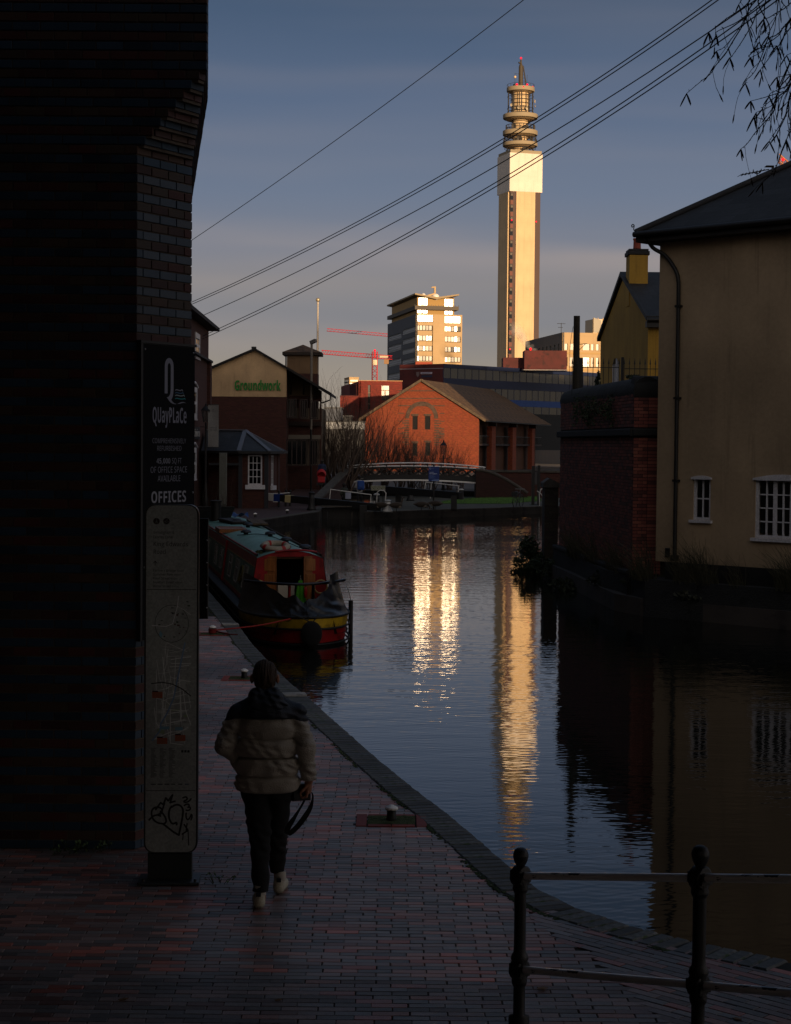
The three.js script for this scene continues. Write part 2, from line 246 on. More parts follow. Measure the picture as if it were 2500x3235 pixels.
{
  const mBed = mat(0x37322c, 0.95, { tex: 'moss', s: 0.6 });
  const path = struct('towpath', ground([[-9, 1], ...INNER.slice(0).map(p => p), [-12, -40], [-12, 1]].filter((p, i, a) => i < 1 || true), -0.013, -0.010), mBed, 'towpath of red and blue paving bricks beside the canal', 'towpath');
  // bricks: courses run across the path; beyond the joint line they follow the curved edge
  const tone = (x, z) => { const dirt = .62 + .7 * smooth(.3, .62, fbm((x + 20) / 40, (z + 80) / 80, 22, 34, 4, 211)); const n = fbm((x + 20) / 40, (z + 80) / 80, 30, 60, 3, 201), k = R(); const c = new THREE.Color(); const L = 0.75 + 0.85 * R();
    if (k < 0.08) c.setRGB(.36, .125, .095); else if (k < 0.40 + 0.5 * (n - .5)) c.setRGB(.255, .135, .112); else if (k < 0.68) c.setRGB(.19, .142, .132); else c.setRGB(.145, .130, .126);
    return c.multiplyScalar(L * dirt); };
  const mats = []; for (let k = 0; k < 14; k++) { const m = mat(0xffffff, 0.40 + 0.2 * R(), { tex: 'fine', s: 3, bump: 0.0015 }); m.color.copy(tone(R() * 20, R() * 20)); mats.push(m); }
  const BL = 0.215, BW = 0.072, JL = 0.2195, JW = 0.0762;
  const gs = [0, 1, 2].map(k => metric(brickGeo(BL, BW, 0.045, 0.0022 + 0.0014 * k).rotateX(-Math.PI / 2)));
  const rest = new Batch(), a0 = G(1669, 2875), a1 = G(1928, 3078), sideB = (x, z) => (a1.x - a0.x) * (z - a0.z) - (a1.z - a0.z) * (x - a0.x) < 0 && z > -12.7;
  const beds = [[1237, 2592], [772, 2143], [672, 2003]].map(([x, y]) => { const p = G(x, y); return [p.x, p.z]; });
  const inBed = (x, z) => beds.some(([bx, bz]) => Math.abs(x - bx) < 0.30 && Math.abs(z - bz) < 0.245);
  const list = [];
  const poly = [...offset(EDGE, 0.20), [-12, -40], [-12, 3], [20, 3]];
  for (let r = 0; r < 420; r++) { const z = -9.2 - r * JW; if (z < -34) break; const off = (r % 2) * JL / 2 + (hash(r, 3, 1) - .5) * 0.03; for (let c = -26; c < 16; c++) { const x = c * JL + off; if (x < -3.9 - (z < -15 ? 6 : 0) || !inside(x, z, poly) || sideB(x - .05, z + .03) || inBed(x, z)) continue; if (z < -16 && x < -1.75 + (z + 15.2) * 0.134) continue; list.push([x, z, 0, r]); } }
  const eb = Math.atan2(-1.22, 1.27);
  for (let r = -20; r < 40; r++) for (let c = -30; c < 30; c++) { const u = (c + (r % 2) * 0.5) * JL, v = r * JW, x = 2.2 + u * Math.cos(eb) + v * Math.sin(eb), z = -10.6 - u * Math.sin(eb) + v * Math.cos(eb); if (!sideB(x, z) || !inside(x, z, poly) || z > -9.2 || x > 4) continue; list.push([x, z, eb, r]); }
  const near = list.filter(([x, z]) => { const q = V(x, 0, z).project(camera); return Math.abs(q.x) < 1.02 && Math.abs(q.y) < 1.02; }).sort((p, q) => q[1] - p[1]).slice(0, 298), pick = new Set(near);
  for (const b of list) {
    const [x, z, ry] = b, y = -0.0022 * R() + (ry ? .0025 : 0) - .005 * smooth(.45, .75, fbm((x + 20) / 40, (z + 80) / 80, 26, 52, 2, 231)), g = gs[Math.floor(R() * 3)];
    const m = new THREE.Matrix4().compose(V(x + (R() - .5) * .006, y, z + (R() - .5) * .004), new THREE.Quaternion().setFromEuler(new THREE.Euler((R() - .5) * .022, ry + (R() - .5) * 0.02, (R() - .5) * .014, 'YXZ')), V(1, 1, 1));
    if (pick.has(b)) { const o = new THREE.Mesh(g, mats[Math.floor(R() * 14)]); o.name = 'brick'; o.applyMatrix4(m); o.castShadow = o.receiveShadow = true; path.add(o); } else rest.add(g, m, tone(x, z));
  }
  batchMesh(path, 'brick_paving', rest, tinted(0.48), 'stuff');
  // coping of blue bricks set across the edge
  const cop = struct('canal_coping', ground([...offset(EDGE, 0.02), ...offset(EDGE, 0.285).reverse()], -0.012, -0.006), mat(0x22231e, 0.9, { tex: 'moss', s: 1 }), 'edge of worn blue bricks along the canal', 'coping');
  const cm = []; for (let k = 0; k < 8; k++) { const L = 0.6 + 0.7 * R(); const m = mat(0xffffff, 0.6 + 0.2 * R(), { tex: k % 2 ? 'moss' : 'grime', s: 1.2, bump: 0.003 }); m.color.setRGB(.15 * L, .152 * L, .142 * L); cm.push(m); }
  const cg = [0.108, 0.112, 0.104].map(w => metric(brickGeo(w, 0.292, 0.20, 0.012).rotateX(-Math.PI / 2)));
  const rest2 = new Batch(); let made = 0;
  for (let i = 3; i < EDGE.length - 1; i++) {
    const A = EDGE[i], B = EDGE[i + 1], L = Math.hypot(B[0] - A[0], B[1] - A[1]), dx = (B[0] - A[0]) / L, dz = (B[1] - A[1]) / L, nx = dz, nz = -dx, N = Math.max(1, Math.round(L / 0.118));
    for (let k = 0; k < N; k++) { const s = (k + .5) * L / N, w = 0.148 + (R() - .5) * 0.008, m = new THREE.Matrix4().compose(V(A[0] + dx * s + nx * w, 0.006 + 0.006 * R(), A[1] + dz * s + nz * w), new THREE.Quaternion().setFromEuler(new THREE.Euler((R() - .5) * .03, Math.atan2(-dz, dx) + (R() - .5) * 0.03, (R() - .5) * .03, 'YXZ')), V(1, 1, 1));
      const g = cg[k % 3]; if (made < 262) { const o = new THREE.Mesh(g, cm[Math.floor(R() * 8)]); o.name = 'coping_brick'; o.applyMatrix4(m); o.castShadow = o.receiveShadow = true; cop.add(o); made++; } else rest2.add(g, m, new THREE.Color(.14, .142, .135).multiplyScalar(.6 + .7 * R())); }
  }
  batchMesh(cop, 'coping_bricks', rest2, tinted(0.75), 'stuff');
  // two worn pale stones let into the coping
  for (const [px, py] of [[970, 2198], [745, 1975]]) { const p = G(px, py), i = EDGE.findIndex(e => e[1] < p.z), a = EDGE[i - 1], b = EDGE[i], ex = mix(a[0], b[0], (p.z - a[1]) / (b[1] - a[1])); mesh(cop, 'coping_stone', soft(0.30, 0.06, 0.26, 0.012, ex - .155, 0.0, p.z, 0.2), mat(0xbdbab4, 0.85, { tex: 'grime', s: 1.5, bump: 0.004 }), { label: 'pale worn stone' }); }
  // moss in the joint between path and coping
  const mo = new Batch(), q = rng(5), leaf = brickGeo(0.02, 0.014, 0.006, 0.002).rotateX(-Math.PI / 2);
  for (let i = 5; i < INNER.length - 1; i++) { const A = INNER[i], B = INNER[i + 1]; for (let k = 0; k < 90; k++) { const t = q(); if (fbm(mix(A[0], B[0], t) / 10 + 3, mix(A[1], B[1], t) / 40 + 3, 30, 60, 2, 303) < .42) continue; mo.add(leaf, new THREE.Matrix4().compose(V(mix(A[0], B[0], t) + (q() - .5) * .05, 0.004, mix(A[1], B[1], t) + (q() - .5) * .03), new THREE.Quaternion().setFromAxisAngle(V(0, 1, 0), q() * 6), V(1 + q(), 1, 1 + q())), new THREE.Color(.035, .055, .015).multiplyScalar(.6 + q())); } }
  const mm = batchMesh(scene, 'moss', mo, tinted(1)); tag(mm, 'green moss in the joint between path and coping', 'moss', null, 'stuff');
  // fallen leaves
  for (const [px, py, s, lab] of [[1713, 3125, .05, 'small brown fallen leaf on the paving beside the left railing post'], [390, 3160, .035, 'pale fallen leaf low on the dark paving at left'], [2330, 3222, .04, 'brown fallen leaf on the paving under the lower rail'], [880, 3162, .028, 'tiny fallen leaf on the paving below the walking person']]) {
    const p = G(px, py), pts = []; for (let k = 0; k < 10; k++) { const a = k / 10 * 6.283; pts.push([Math.cos(a) * s * (k % 2 ? .6 : 1), Math.sin(a) * s * .6 * (k % 2 ? .7 : 1)]); }
    const g = ground(pts, 0, 0.003); g.rotateZ(0.08); g.rotateY(px); g.translate(p.x, 0.006, p.z); lone('fallen_leaf', lab, 'leaf', g, mat(0x6a4a26, 0.8), 'fallen leaves on the towpath');
  }
}
// ---------- mooring bollards ----------
{
  const mIron = mat(0x0c0c0d, 0.6, { tex: 'fine', s: 4 }), mCap = mat(0xf2f0ec, 0.55, { bump: 0.002, s: 6 }), mRed = [0xb44a38, 0xa84232, 0x9c3e30].map(c => mat(c, 0.7, { tex: 'fine', s: 3, bump: .001 })), mMoss = mat(0x5a6236, 1, { tex: 'moss', s: 3, bump: 0.01 });
  const bol = (px, py, label, bed, s = 1) => {
    const p = G(px, py), t = thing('mooring_bollard', label, 'bollard', [p.x, 0, p.z], 0, 'mooring bollards along the towpath');
    mesh(t, 'post', lathe([[0, -.01], [.085 * s, -.01], [.085 * s, .02], [.072 * s, .03], [.072 * s, .165 * s], [.0, .165 * s]], 20), mIron);
    mesh(t, 'cap', lathe([[.070 * s, .166 * s], [.095 * s, .172 * s], [.104 * s, .19 * s], [.10 * s, .212 * s], [.07 * s, .228 * s], [.045 * s, .236 * s], [.04 * s, .247 * s], [.0, .25 * s]], 20), mCap);
    if (bed) {
      mesh(t, 'moss_bed', at(grid(14, 10, (u, v) => V((u - .5) * .42, 0.008 + .006 * hash(Math.round(u * 14), Math.round(v * 10), 7), (v - .5) * .36)), 0, -.004, 0), mMoss);
      for (const [x, z, w, d] of [[-.265, 0, .1, .5], [.265, 0, .1, .5], [-.105, .215, .21, .08], [.105, .215, .21, .08], [-.105, -.215, .21, .08], [.105, -.215, .21, .08]]) mesh(t, 'edging_tile', at(brickGeo(w - .006, d - .006, .04, .004).rotateX(-Math.PI / 2), x, 0.005, z), mRed[Math.floor(R() * 3)]);
    }
  };
  bol(1237, 2592, 'white capped iron bollard nearest the camera in a red tile frame', true, .56);
  bol(772, 2143, 'white capped iron bollard just left of the walking person\'s head', true, .56);
  bol(672, 2003, 'iron bollard with the red mooring rope tied round it', true, .62);
  bol(807, 1634, 'small white topped bollard far off behind the boat roof, left one', false, .8);
  bol(908, 1622, 'small white topped bollard far off near the lock mouth, right one', false, .8);
}
// ---------- brick building at the left ----------
{
  const ZF = -14.4, C0 = [P(433, 1000, 14.4).x, ZF], C1 = [P(606, 1000, 15.05).x, -15.05], X1 = P(654, 80, 14.4).x, t = thing('brick_building', 'dark building of red and blue banded brick with corbelled corner', 'building', [-2.1, 0, ZF]);
  const o = t.position, loc = (x, z) => [x - o.x, z - o.z], mMortar = mat(0x7a6c5e, 0.95, { tex: 'grime', s: 1 });
  const prof = k => { const c = 1 - k; return [[-9, ZF], [mix(C0[0], X1, k), ZF], [mix(C1[0], X1, k), mix(C1[1], ZF - .02, k)], [mix(C1[0], X1, k) * 1.075, -15.6], [-8, -62], [-9, -62]]; };
  const back = k => offsetPoly(prof(k), 0.012);
  function offsetPoly(p, d) { return p.map(([x, z], i) => i === 1 ? [x - d * .8, z - d] : i === 2 ? [x - d, z - d * .3] : i === 3 ? [x - d, z] : [x, z - (i === 0 ? d : 0)]); }
  const layer = (k, y0, y1) => { const g = ground(offsetPoly(prof(k), 0.010), y0, y1); g.translate(-o.x, 0, -o.z); return g; };
  const YB = P(608, 505, 15).y, NC = 9, CH = 0.0754, YT = YB + NC * CH, parts = [layer(0, -0.012, YB)];
  for (let c = 0; c < NC; c++) parts.push(layer((c + 1) / NC, YB + c * CH + 0.0005, YB + (c + 1) * CH));
  parts.push(layer(1, YT + .0005, 13));
  mesh(t, 'mortar', parts, mMortar);
  const blue = [], red = []; for (let k = 0; k < 5; k++) { let m = mat(0xffffff, 0.42 + .2 * R(), { tex: 'fine', s: 3, bump: .0012 }); const L = .7 + .6 * R(); m.color.setRGB(.014 * L, .040 * L, .072 * L); blue.push(m); m = mat(0xffffff, 0.75, { tex: 'fine', s: 3, bump: .0016 }); const q = [[.085, .022, .016], [.064, .024, .017], [.054, .019, .015], [.078, .039, .023], [.064, .04, .025]][k]; m.color.setRGB(...q); red.push(m); }
  const gS = metric(brickGeo(.215, .065, .09, .003)), gH = metric(brickGeo(.1025, .065, .09, .003)), rest = new Batch(); let made = 0;
  const face = (A, B, y, row, vis) => {                                   // one course along a straight face
    const L = Math.hypot(B[0] - A[0], B[1] - A[1]), dx = (B[0] - A[0]) / L, dz = (B[1] - A[1]) / L, ry = Math.atan2(-dz, dx); let s = L, first = row % 2;
    while (s > 0.05) {
      const hd = first; first = 0; let w = hd ? .1025 : .215; const g = hd ? gH : gS; let sc = 1; if (s < w) { sc = s / w; w = s; }
      const c = s - w / 2, x = A[0] + dx * c, z = A[1] + dz * c, isBlue = row % 2 === 0, m = new THREE.Matrix4().compose(V(x - o.x - dz * 0 + Math.sin(ry) * (R() - .5) * .003, y + .0325, z - o.z + Math.cos(ry) * (R() - .5) * .003), new THREE.Quaternion().setFromAxisAngle(V(0, 1, 0), ry), V(sc, 1, 1));
      const q = V(x, y, z).project(camera), seen = Math.abs(q.x) < 1.01 && Math.abs(q.y) < 1.02 && vis;
      if (seen && made < 296) { const b = new THREE.Mesh(g, (isBlue ? blue : red)[Math.floor(R() * 5)]); b.name = 'brick'; b.applyMatrix4(m); b.castShadow = b.receiveShadow = true; t.add(b); made++; }
      else if (q.x < 1.3) rest.add(g, m, (isBlue ? blue : red)[Math.floor(R() * 5)].color.clone().multiplyScalar(.8 + .4 * R()));
      s -= w + .0095;
    }
  };
  for (let r = 0; r * CH < 8.6; r++) { const y = r * CH + .0025, k = y < YB - .01 ? 0 : clamp(Math.floor((y - YB) / CH + 1.02) / NC); const p = prof(k); if (k < 0.98) face(p[1], p[2], y, r, true); }
  for (let r = 0; r * CH < 8.6; r++) { const y = r * CH + .0025, k = y < YB - .01 ? 0 : clamp(Math.floor((y - YB) / CH + 1.02) / NC); const p = prof(k); face([-3.55, ZF], [p[1][0], ZF], y, r, y > 3.4 || p[1][0] > -2); }
  for (let r = 0; r * CH < 8.6; r++) { const y = r * CH + .0025, k = y < YB - .01 ? 0 : clamp(Math.floor((y - YB) / CH + 1.02) / NC), p = prof(k), q = p[3], L = Math.hypot(-8 - q[0], -62 - q[1]); face(p[2], q, y, r, false); face(q, [q[0] + (-8 - q[0]) * 12 / L, q[1] + (-62 - q[1]) * 12 / L], y, r, false); }
  batchMesh(t, 'brickwork', rest, tinted(0.7), 'stuff');

  // advertising board fixed to the angled face
  const F = facade(C0, C1), [u0, yt] = F.at(438, 1083), [u1] = F.at(603, 1500), yb = F.at(520, 2012)[1], bw = u1 - u0, bh = yt - yb;
  const bd = thing('advertising_board', 'tall black office advertising board on the angled brick wall', 'sign', [C0[0], 0, C0[1]], F.turn);
  mesh(bd, 'panel', soft(bw, bh, 0.03, .004, (u0 + u1) / 2, (yt + yb) / 2, 0.025), mat(0x08080a, 0.45));
  mesh(bd, 'edge_trim', [span(u0 - .028, u0 - .001, yb, yt, .004, .05), span(u0 - .028, u1 + .01, yt + .001, yt + .022, .004, .05)], mat(0x17130f, 0.6));
  const pt = print(640, 2048, x => {
    x.fillStyle = '#08080a'; x.fillRect(0, 0, 640, 2048); x.fillStyle = '#8f8f9c'; x.strokeStyle = '#8f8f9c';
    x.lineWidth = 36; x.lineCap = 'butt'; x.beginPath(); x.moveTo(280, 335); x.lineTo(280, 150); x.bezierCurveTo(280, 88, 354, 88, 354, 150); x.lineTo(354, 300); x.bezierCurveTo(354, 340, 340, 362, 318, 372); x.stroke();
    x.beginPath(); x.moveTo(288, 362); x.bezierCurveTo(320, 384, 330, 408, 400, 408); x.bezierCurveTo(455, 400, 480, 375, 540, 402); x.bezierCurveTo(490, 384, 460, 412, 400, 404); x.bezierCurveTo(350, 398, 340, 368, 318, 356); x.fill();
    [['#8f8f9c', 306], ['#4c6a86', 326], ['#9fa7a6', 344], ['#3f8f93', 366]].forEach(([c, y], i) => { x.strokeStyle = c; x.lineWidth = 7; x.beginPath(); x.moveTo(392, y + 4); x.bezierCurveTo(420, y - 10, 440, y + 12, 470 + i * 12, y); x.bezierCurveTo(485 + i * 12, y - 6, 480 + i * 12, y + 2, 490 + i * 10, y + 8); x.stroke(); });
    x.fillStyle = '#8f8f9c'; fit(x, 'QUayPLaCe', 112, 540, 432, 540, 'bold');
    x.fillStyle = '#85858f'; fit(x, 'COMPREHENSIVELY', 113, 532, 650, 684); fit(x, 'REFURBISHED', 169, 477, 702, 736); fit(x, '45,000', 166, 337, 788, 826, 'bold'); fit(x, 'SQ FT', 354, 477, 788, 826); fit(x, 'OF OFFICE SPACE', 91, 549, 848, 890); fit(x, 'AVAILABLE', 180, 465, 910, 952);
    x.fillStyle = '#9a9aa2'; fit(x, 'OFFICES', 98, 539, 1020, 1100, 'bold');
  });
  const pm = new THREE.MeshPhysicalMaterial({ map: pt, roughness: 0.85, specularIntensity: .4 });
  mesh(bd, 'lettering', sheet(bw - .012, bh - .012, (u0 + u1) / 2, (yt + yb) / 2, .0425), pm, { uv: true });
  for (const [a, b] of [[u0 + .03, yt - .05], [u1 - .03, yt - .05], [u0 + .03, yb + .6], [u1 - .03, yb + 1.2]]) mesh(bd, 'screw', at(new THREE.SphereGeometry(.009, 8, 6), a, b, .043), mat(0x9a9a9a, .4, { metalness: .8 }));
  // second black board, seen nearly edge on behind the map sign
  const q0 = P(600, 1637, 15.7), q1 = P(658, 1955, 15.7), nb = thing('notice_board', 'narrow black board jutting out behind the map sign', 'sign', [q0.x, q1.y, -15.7]);
  mesh(nb, 'panel', soft(q1.x - q0.x, q0.y - q1.y, .03, .004, (q1.x - q0.x) / 2, (q0.y - q1.y) / 2, 0), mat(0x0a0a0b, 0.5));
  mesh(nb, 'bracket', [span(-.12, .0, .2, .23, -.04, -.016), span(-.12, .0, .62, .65, -.04, -.016)], mat(0x151515, .5));
  for (const y of [.1, .3, .5, .7]) mesh(nb, 'screw', at(new THREE.SphereGeometry(.007, 6, 5), q1.x - q0.x - .012, y, .016), mat(0xaaaaaa, .4, { metalness: .8 }));
}
// ---------- map sign ----------
{
  const D = 13.32, b0 = P(462, 1596, D), b1 = P(628, 2692, D), cx = (P(546, 1596, D).x + P(537, 2692, D).x) / 2, w = .392, top = b0.y, bot = b1.y, t = thing('map_sign', 'tall grey canal map sign with rounded corners and graffiti', 'sign', [cx, 0, -D], 0.05);
  const rs = (w, y0, y1, r) => { const s = new THREE.Shape(); s.moveTo(-w / 2 + r, y0); s.lineTo(w / 2 - r, y0); s.quadraticCurveTo(w / 2, y0, w / 2, y0 + r); s.lineTo(w / 2, y1 - r); s.quadraticCurveTo(w / 2, y1, w / 2 - r, y1); s.lineTo(-w / 2 + r, y1); s.quadraticCurveTo(-w / 2, y1, -w / 2, y1 - r); s.lineTo(-w / 2, y0 + r); s.quadraticCurveTo(-w / 2, y0, -w / 2 + r, y0); return s; };
  const ex = (s, d, z) => { const g = new THREE.ExtrudeGeometry(s, { depth: d, bevelEnabled: false, curveSegments: 8 }); g.translate(0, 0, z); return g; };
  mesh(t, 'casing', ex(rs(w + .014, bot - .006, top + .006, .085), .10, -.10), mat(0x111414, .45));
  const y1 = P(546, 1862, D).y, y2 = P(540, 2497, D).y, base = mat(0xc4cac6, .55, { tex: 'fine', s: 2 });
  mesh(t, 'face_panel', ex(rs(w - .012, bot, top, .08), .006, .001), base);
  const panel = (name, ya, yb, cw, ch, draw) => mesh(t, name, sheet(w - .026, ya - yb, 0, (ya + yb) / 2, .0085), new THREE.MeshPhysicalMaterial({ map: print(cw, ch, draw), roughness: .5, transparent: true }), { uv: true });
  const txt = '#1a0f0d', head = top - .09;
  panel('heading_print', head, y1 + .006, 512, Math.round(512 * (head - y1) / (w - .026)), (x, W0, H0) => {
    const k = H0 / 620; x.fillStyle = '#2b100d'; for (const cx0 of [96, 200]) { x.beginPath(); x.arc(cx0, 22 * k + 14, 34, 0, 7); x.fill(); }
    x.fillStyle = '#6b6f6c'; x.beginPath(); x.arc(98, 14 * k, 6, 0, 7); x.fill(); x.fillRect(93, 22 * k, 10, 26); x.fillRect(86, 34 * k, 7, 26); x.fillRect(102, 36 * k, 7, 24); x.strokeStyle = '#6b6f6c'; x.lineWidth = 5; for (const a of [184, 216]) { x.beginPath(); x.arc(a, 42 * k, 12, 0, 7); x.stroke(); } x.beginPath(); x.moveTo(184, 42 * k); x.lineTo(198, 22 * k); x.lineTo(214, 34 * k); x.stroke(); x.beginPath(); x.arc(208, 16 * k, 6, 0, 7); x.fill();
    x.fillStyle = '#2c2320'; fit(x, 'Birmingham &', 62, 285, 118 * k, 142 * k); fit(x, 'Fazeley Canal', 62, 272, 158 * k, 182 * k); x.fillStyle = txt; fit(x, 'King Edwards', 62, 430, 212 * k, 250 * k); fit(x, 'Road', 62, 198, 280 * k, 318 * k);
    x.strokeStyle = '#241c1a'; x.lineWidth = 6; x.beginPath(); x.moveTo(84, 420 * k); x.lineTo(84, 380 * k); x.moveTo(66, 398 * k); x.lineTo(84, 380 * k); x.lineTo(102, 398 * k); x.stroke();
    x.fillStyle = '#2a2220';[['Farmers Bridge', '100m', 300, 385], ['Summer Row', '300m', 270, 350], ['Fleet Street', '450m', 236, 320], ['Newhall Street', '600m', 285, 370], ['Water Street', '700m', 250, 335]].forEach(([a, b, e, e2], i) => { fit(x, a, 62, e, (452 + i * 34) * k, (472 + i * 34) * k); fit(x, b, e + 10, e2, (458 + i * 34) * k, (472 + i * 34) * k); });
  });
  panel('map_print', y1 - .006, y2 + .006, 512, 2048, (x, W0, H0) => {
    const q = rng(9), Y = v => (v - 20) / 1380 * 2048, line = (pts, c, l) => { x.strokeStyle = c; x.lineWidth = l; x.beginPath(); pts.forEach(([a, b], i) => i ? x.lineTo(a, b) : x.moveTo(a, b)); x.stroke(); };
    x.strokeStyle = '#3a3d38'; x.lineWidth = 5; x.beginPath(); x.ellipse(260, Y(250), 175, 190, 0, 0, 7); x.stroke();
    line([[50, Y(262)], [200, Y(270)], [270, Y(250)], [320, Y(130)], [330, Y(60)]], '#eef0f2', 8); line([[320, Y(130)], [400, Y(160)], [460, Y(190)]], '#e6eaea', 6);
    for (let i = 0; i < 22; i++) { x.fillStyle = ['#5a2a24', '#6b6f6c', '#3d4a30', '#2f3434'][i % 4]; x.fillRect(70 + q() * 370, Y(90 + q() * 260), 10 + q() * 18, 8 + q() * 8); }
    x.fillStyle = '#7fb6cc'; x.beginPath(); x.moveTo(140, Y(300)); x.lineTo(165, Y(320)); x.lineTo(150, Y(350)); x.lineTo(125, Y(325)); x.fill();
    x.save(); x.beginPath(); x.rect(45, Y(365), 420, Y(1090) - Y(365)); x.clip(); 
    for (let i = 0; i < 30; i++) { x.fillStyle = ['#bcc2be', '#9db08c', '#c4cac6', '#b6bcb4'][Math.floor(q() * 4)]; x.fillRect(45 + q() * 380, Y(600 + q() * 460), 30 + q() * 60, 20 + q() * 60); }
    for (let i = 0; i < 20; i++) { const a = 45 + q() * 420, y0 = 365 + q() * 560, s = (q() - .5) * 260; line([[a, Y(y0)], [a + s * .3, Y(y0 + 60 + q() * 80)], [a + s, Y(y0 + 150 + q() * 200)]], '#eef2f0', 4 + q() * 6); }
    for (let i = 0; i < 30; i++) { const b = Y(380 + i * 24), s = (q() - .5) * 190, a = 45 + q() * 220; line([[a, b], [a + 60 + q() * 80, b + s * .4], [a + 140 + q() * 160, b + s]], '#eef2f0', 3 + q() * 6); }
    line([[400, Y(380)], [345, Y(560)], [320, Y(640)], [285, Y(760)], [215, Y(870)], [150, Y(940)], [140, Y(990)], [60, Y(1060)]], '#84a6cc', 15);
    x.fillStyle = '#7fb0c8'; x.fillRect(150, Y(960), 90, 30); x.fillRect(300, Y(965), 80, 34);
    line([[45, Y(665)], [160, Y(655)], [270, Y(668)], [370, Y(700)], [465, Y(750)]], '#1c1414', 10);
    for (const [a, b] of [[58, 722], [110, 1040], [300, 1020]]) { x.fillStyle = '#b4562c'; x.fillRect(a, Y(b), 108, 62); x.fillStyle = '#34181a'; x.fillRect(a, Y(b) - 14, 60, 16); x.fillStyle = '#8c6a50'; for (let i = 0; i < 4; i++) x.fillRect(a + 8, Y(b) + 12 + i * 12, 60 + q() * 30, 4); }
    x.restore();
    x.fillStyle = '#2b2f2d'; for (let c = 0; c < 3; c++) for (let i = 0; i < 26; i++) x.fillRect(45 + c * 95, Y(1110 + i * 8), 30 + q() * 40, 4);
    for (let i = 0; i < 3; i++) { x.fillStyle = '#161817'; x.fillRect(365 + i * 32, Y(1125), 24, 24); }
    for (let i = 0; i < 6; i++) { x.fillStyle = i === 5 ? '#334a70' : '#242827'; x.fillRect(45 + i * 72, Y(1358), 34 + q() * 20, 9); }
  });
  panel('graffiti', y2 - .012, bot + .05, 512, 560, (x) => {
    x.strokeStyle = '#0b0a0b'; x.lineCap = 'round'; x.lineJoin = 'round'; const S = (l, ...p) => { x.lineWidth = l * 1.35; x.beginPath(); p.forEach((q, i) => q.length === 2 ? (i ? x.lineTo(...q) : x.moveTo(...q)) : x.bezierCurveTo(...q)); x.stroke(); };
    S(14, [30, 290], [60, 260], [110, 220, 150, 260, 165, 200], [180, 150, 60, 130, 55, 215], [55, 300, 120, 330, 175, 330], [240, 330, 200, 240, 150, 200]); S(14, [100, 180], [150, 110], [180, 130], [205, 60], [230, 90], [275, 30], [250, 110], [300, 95]); S(13, [190, 120], [160, 210], [120, 240], [150, 250]);
    S(15, [265, 150], [215, 200, 240, 320, 280, 330], [310, 330, 320, 300, 320, 340]); S(15, [270, 155], [330, 100, 400, 150, 385, 220], [380, 300, 350, 400, 345, 450], [290, 420], [175, 330]); S(12, [385, 60], [430, 30, 450, 80, 400, 90], [380, 110, 440, 120, 470, 70]); S(12, [400, 140], [430, 110, 470, 130, 440, 160], [470, 140, 480, 200, 420, 190]); S(12, [420, 220], [410, 300, 450, 310, 470, 240], [480, 220, 490, 260, 470, 290]); S(12, [400, 340], [440, 400], [380, 440]); S(8, [390, 430], [385, 500]); S(8, [440, 400], [448, 560]); S(10, [430, 330], [420, 400]);
  });
  mesh(t, 'panel_joint', [span(-w / 2 + .01, w / 2 - .01, y1 - .002, y1 + .002, .0072, .010), span(-w / 2 + .01, w / 2 - .01, y2 - .002, y2 + .002, .0072, .010)], mat(0x0c0e0e, .5));
  mesh(t, 'plinth', soft(.335, bot - .02 + .012, .07, .006, -.006, (bot - .02) / 2, -.05), mat(0x14211f, .5));
  mesh(t, 'base_plate', soft(.46, .022, .30, .006, -.01, .013, -.04), mat(0x3a3d3d, .45, { metalness: .5 }));
  for (const x of [-.2, .19]) mesh(t, 'bolt', cyl(.012, .012, .02, x, .024, .07, 6), mat(0x555555, .4, { metalness: .8 }));
}
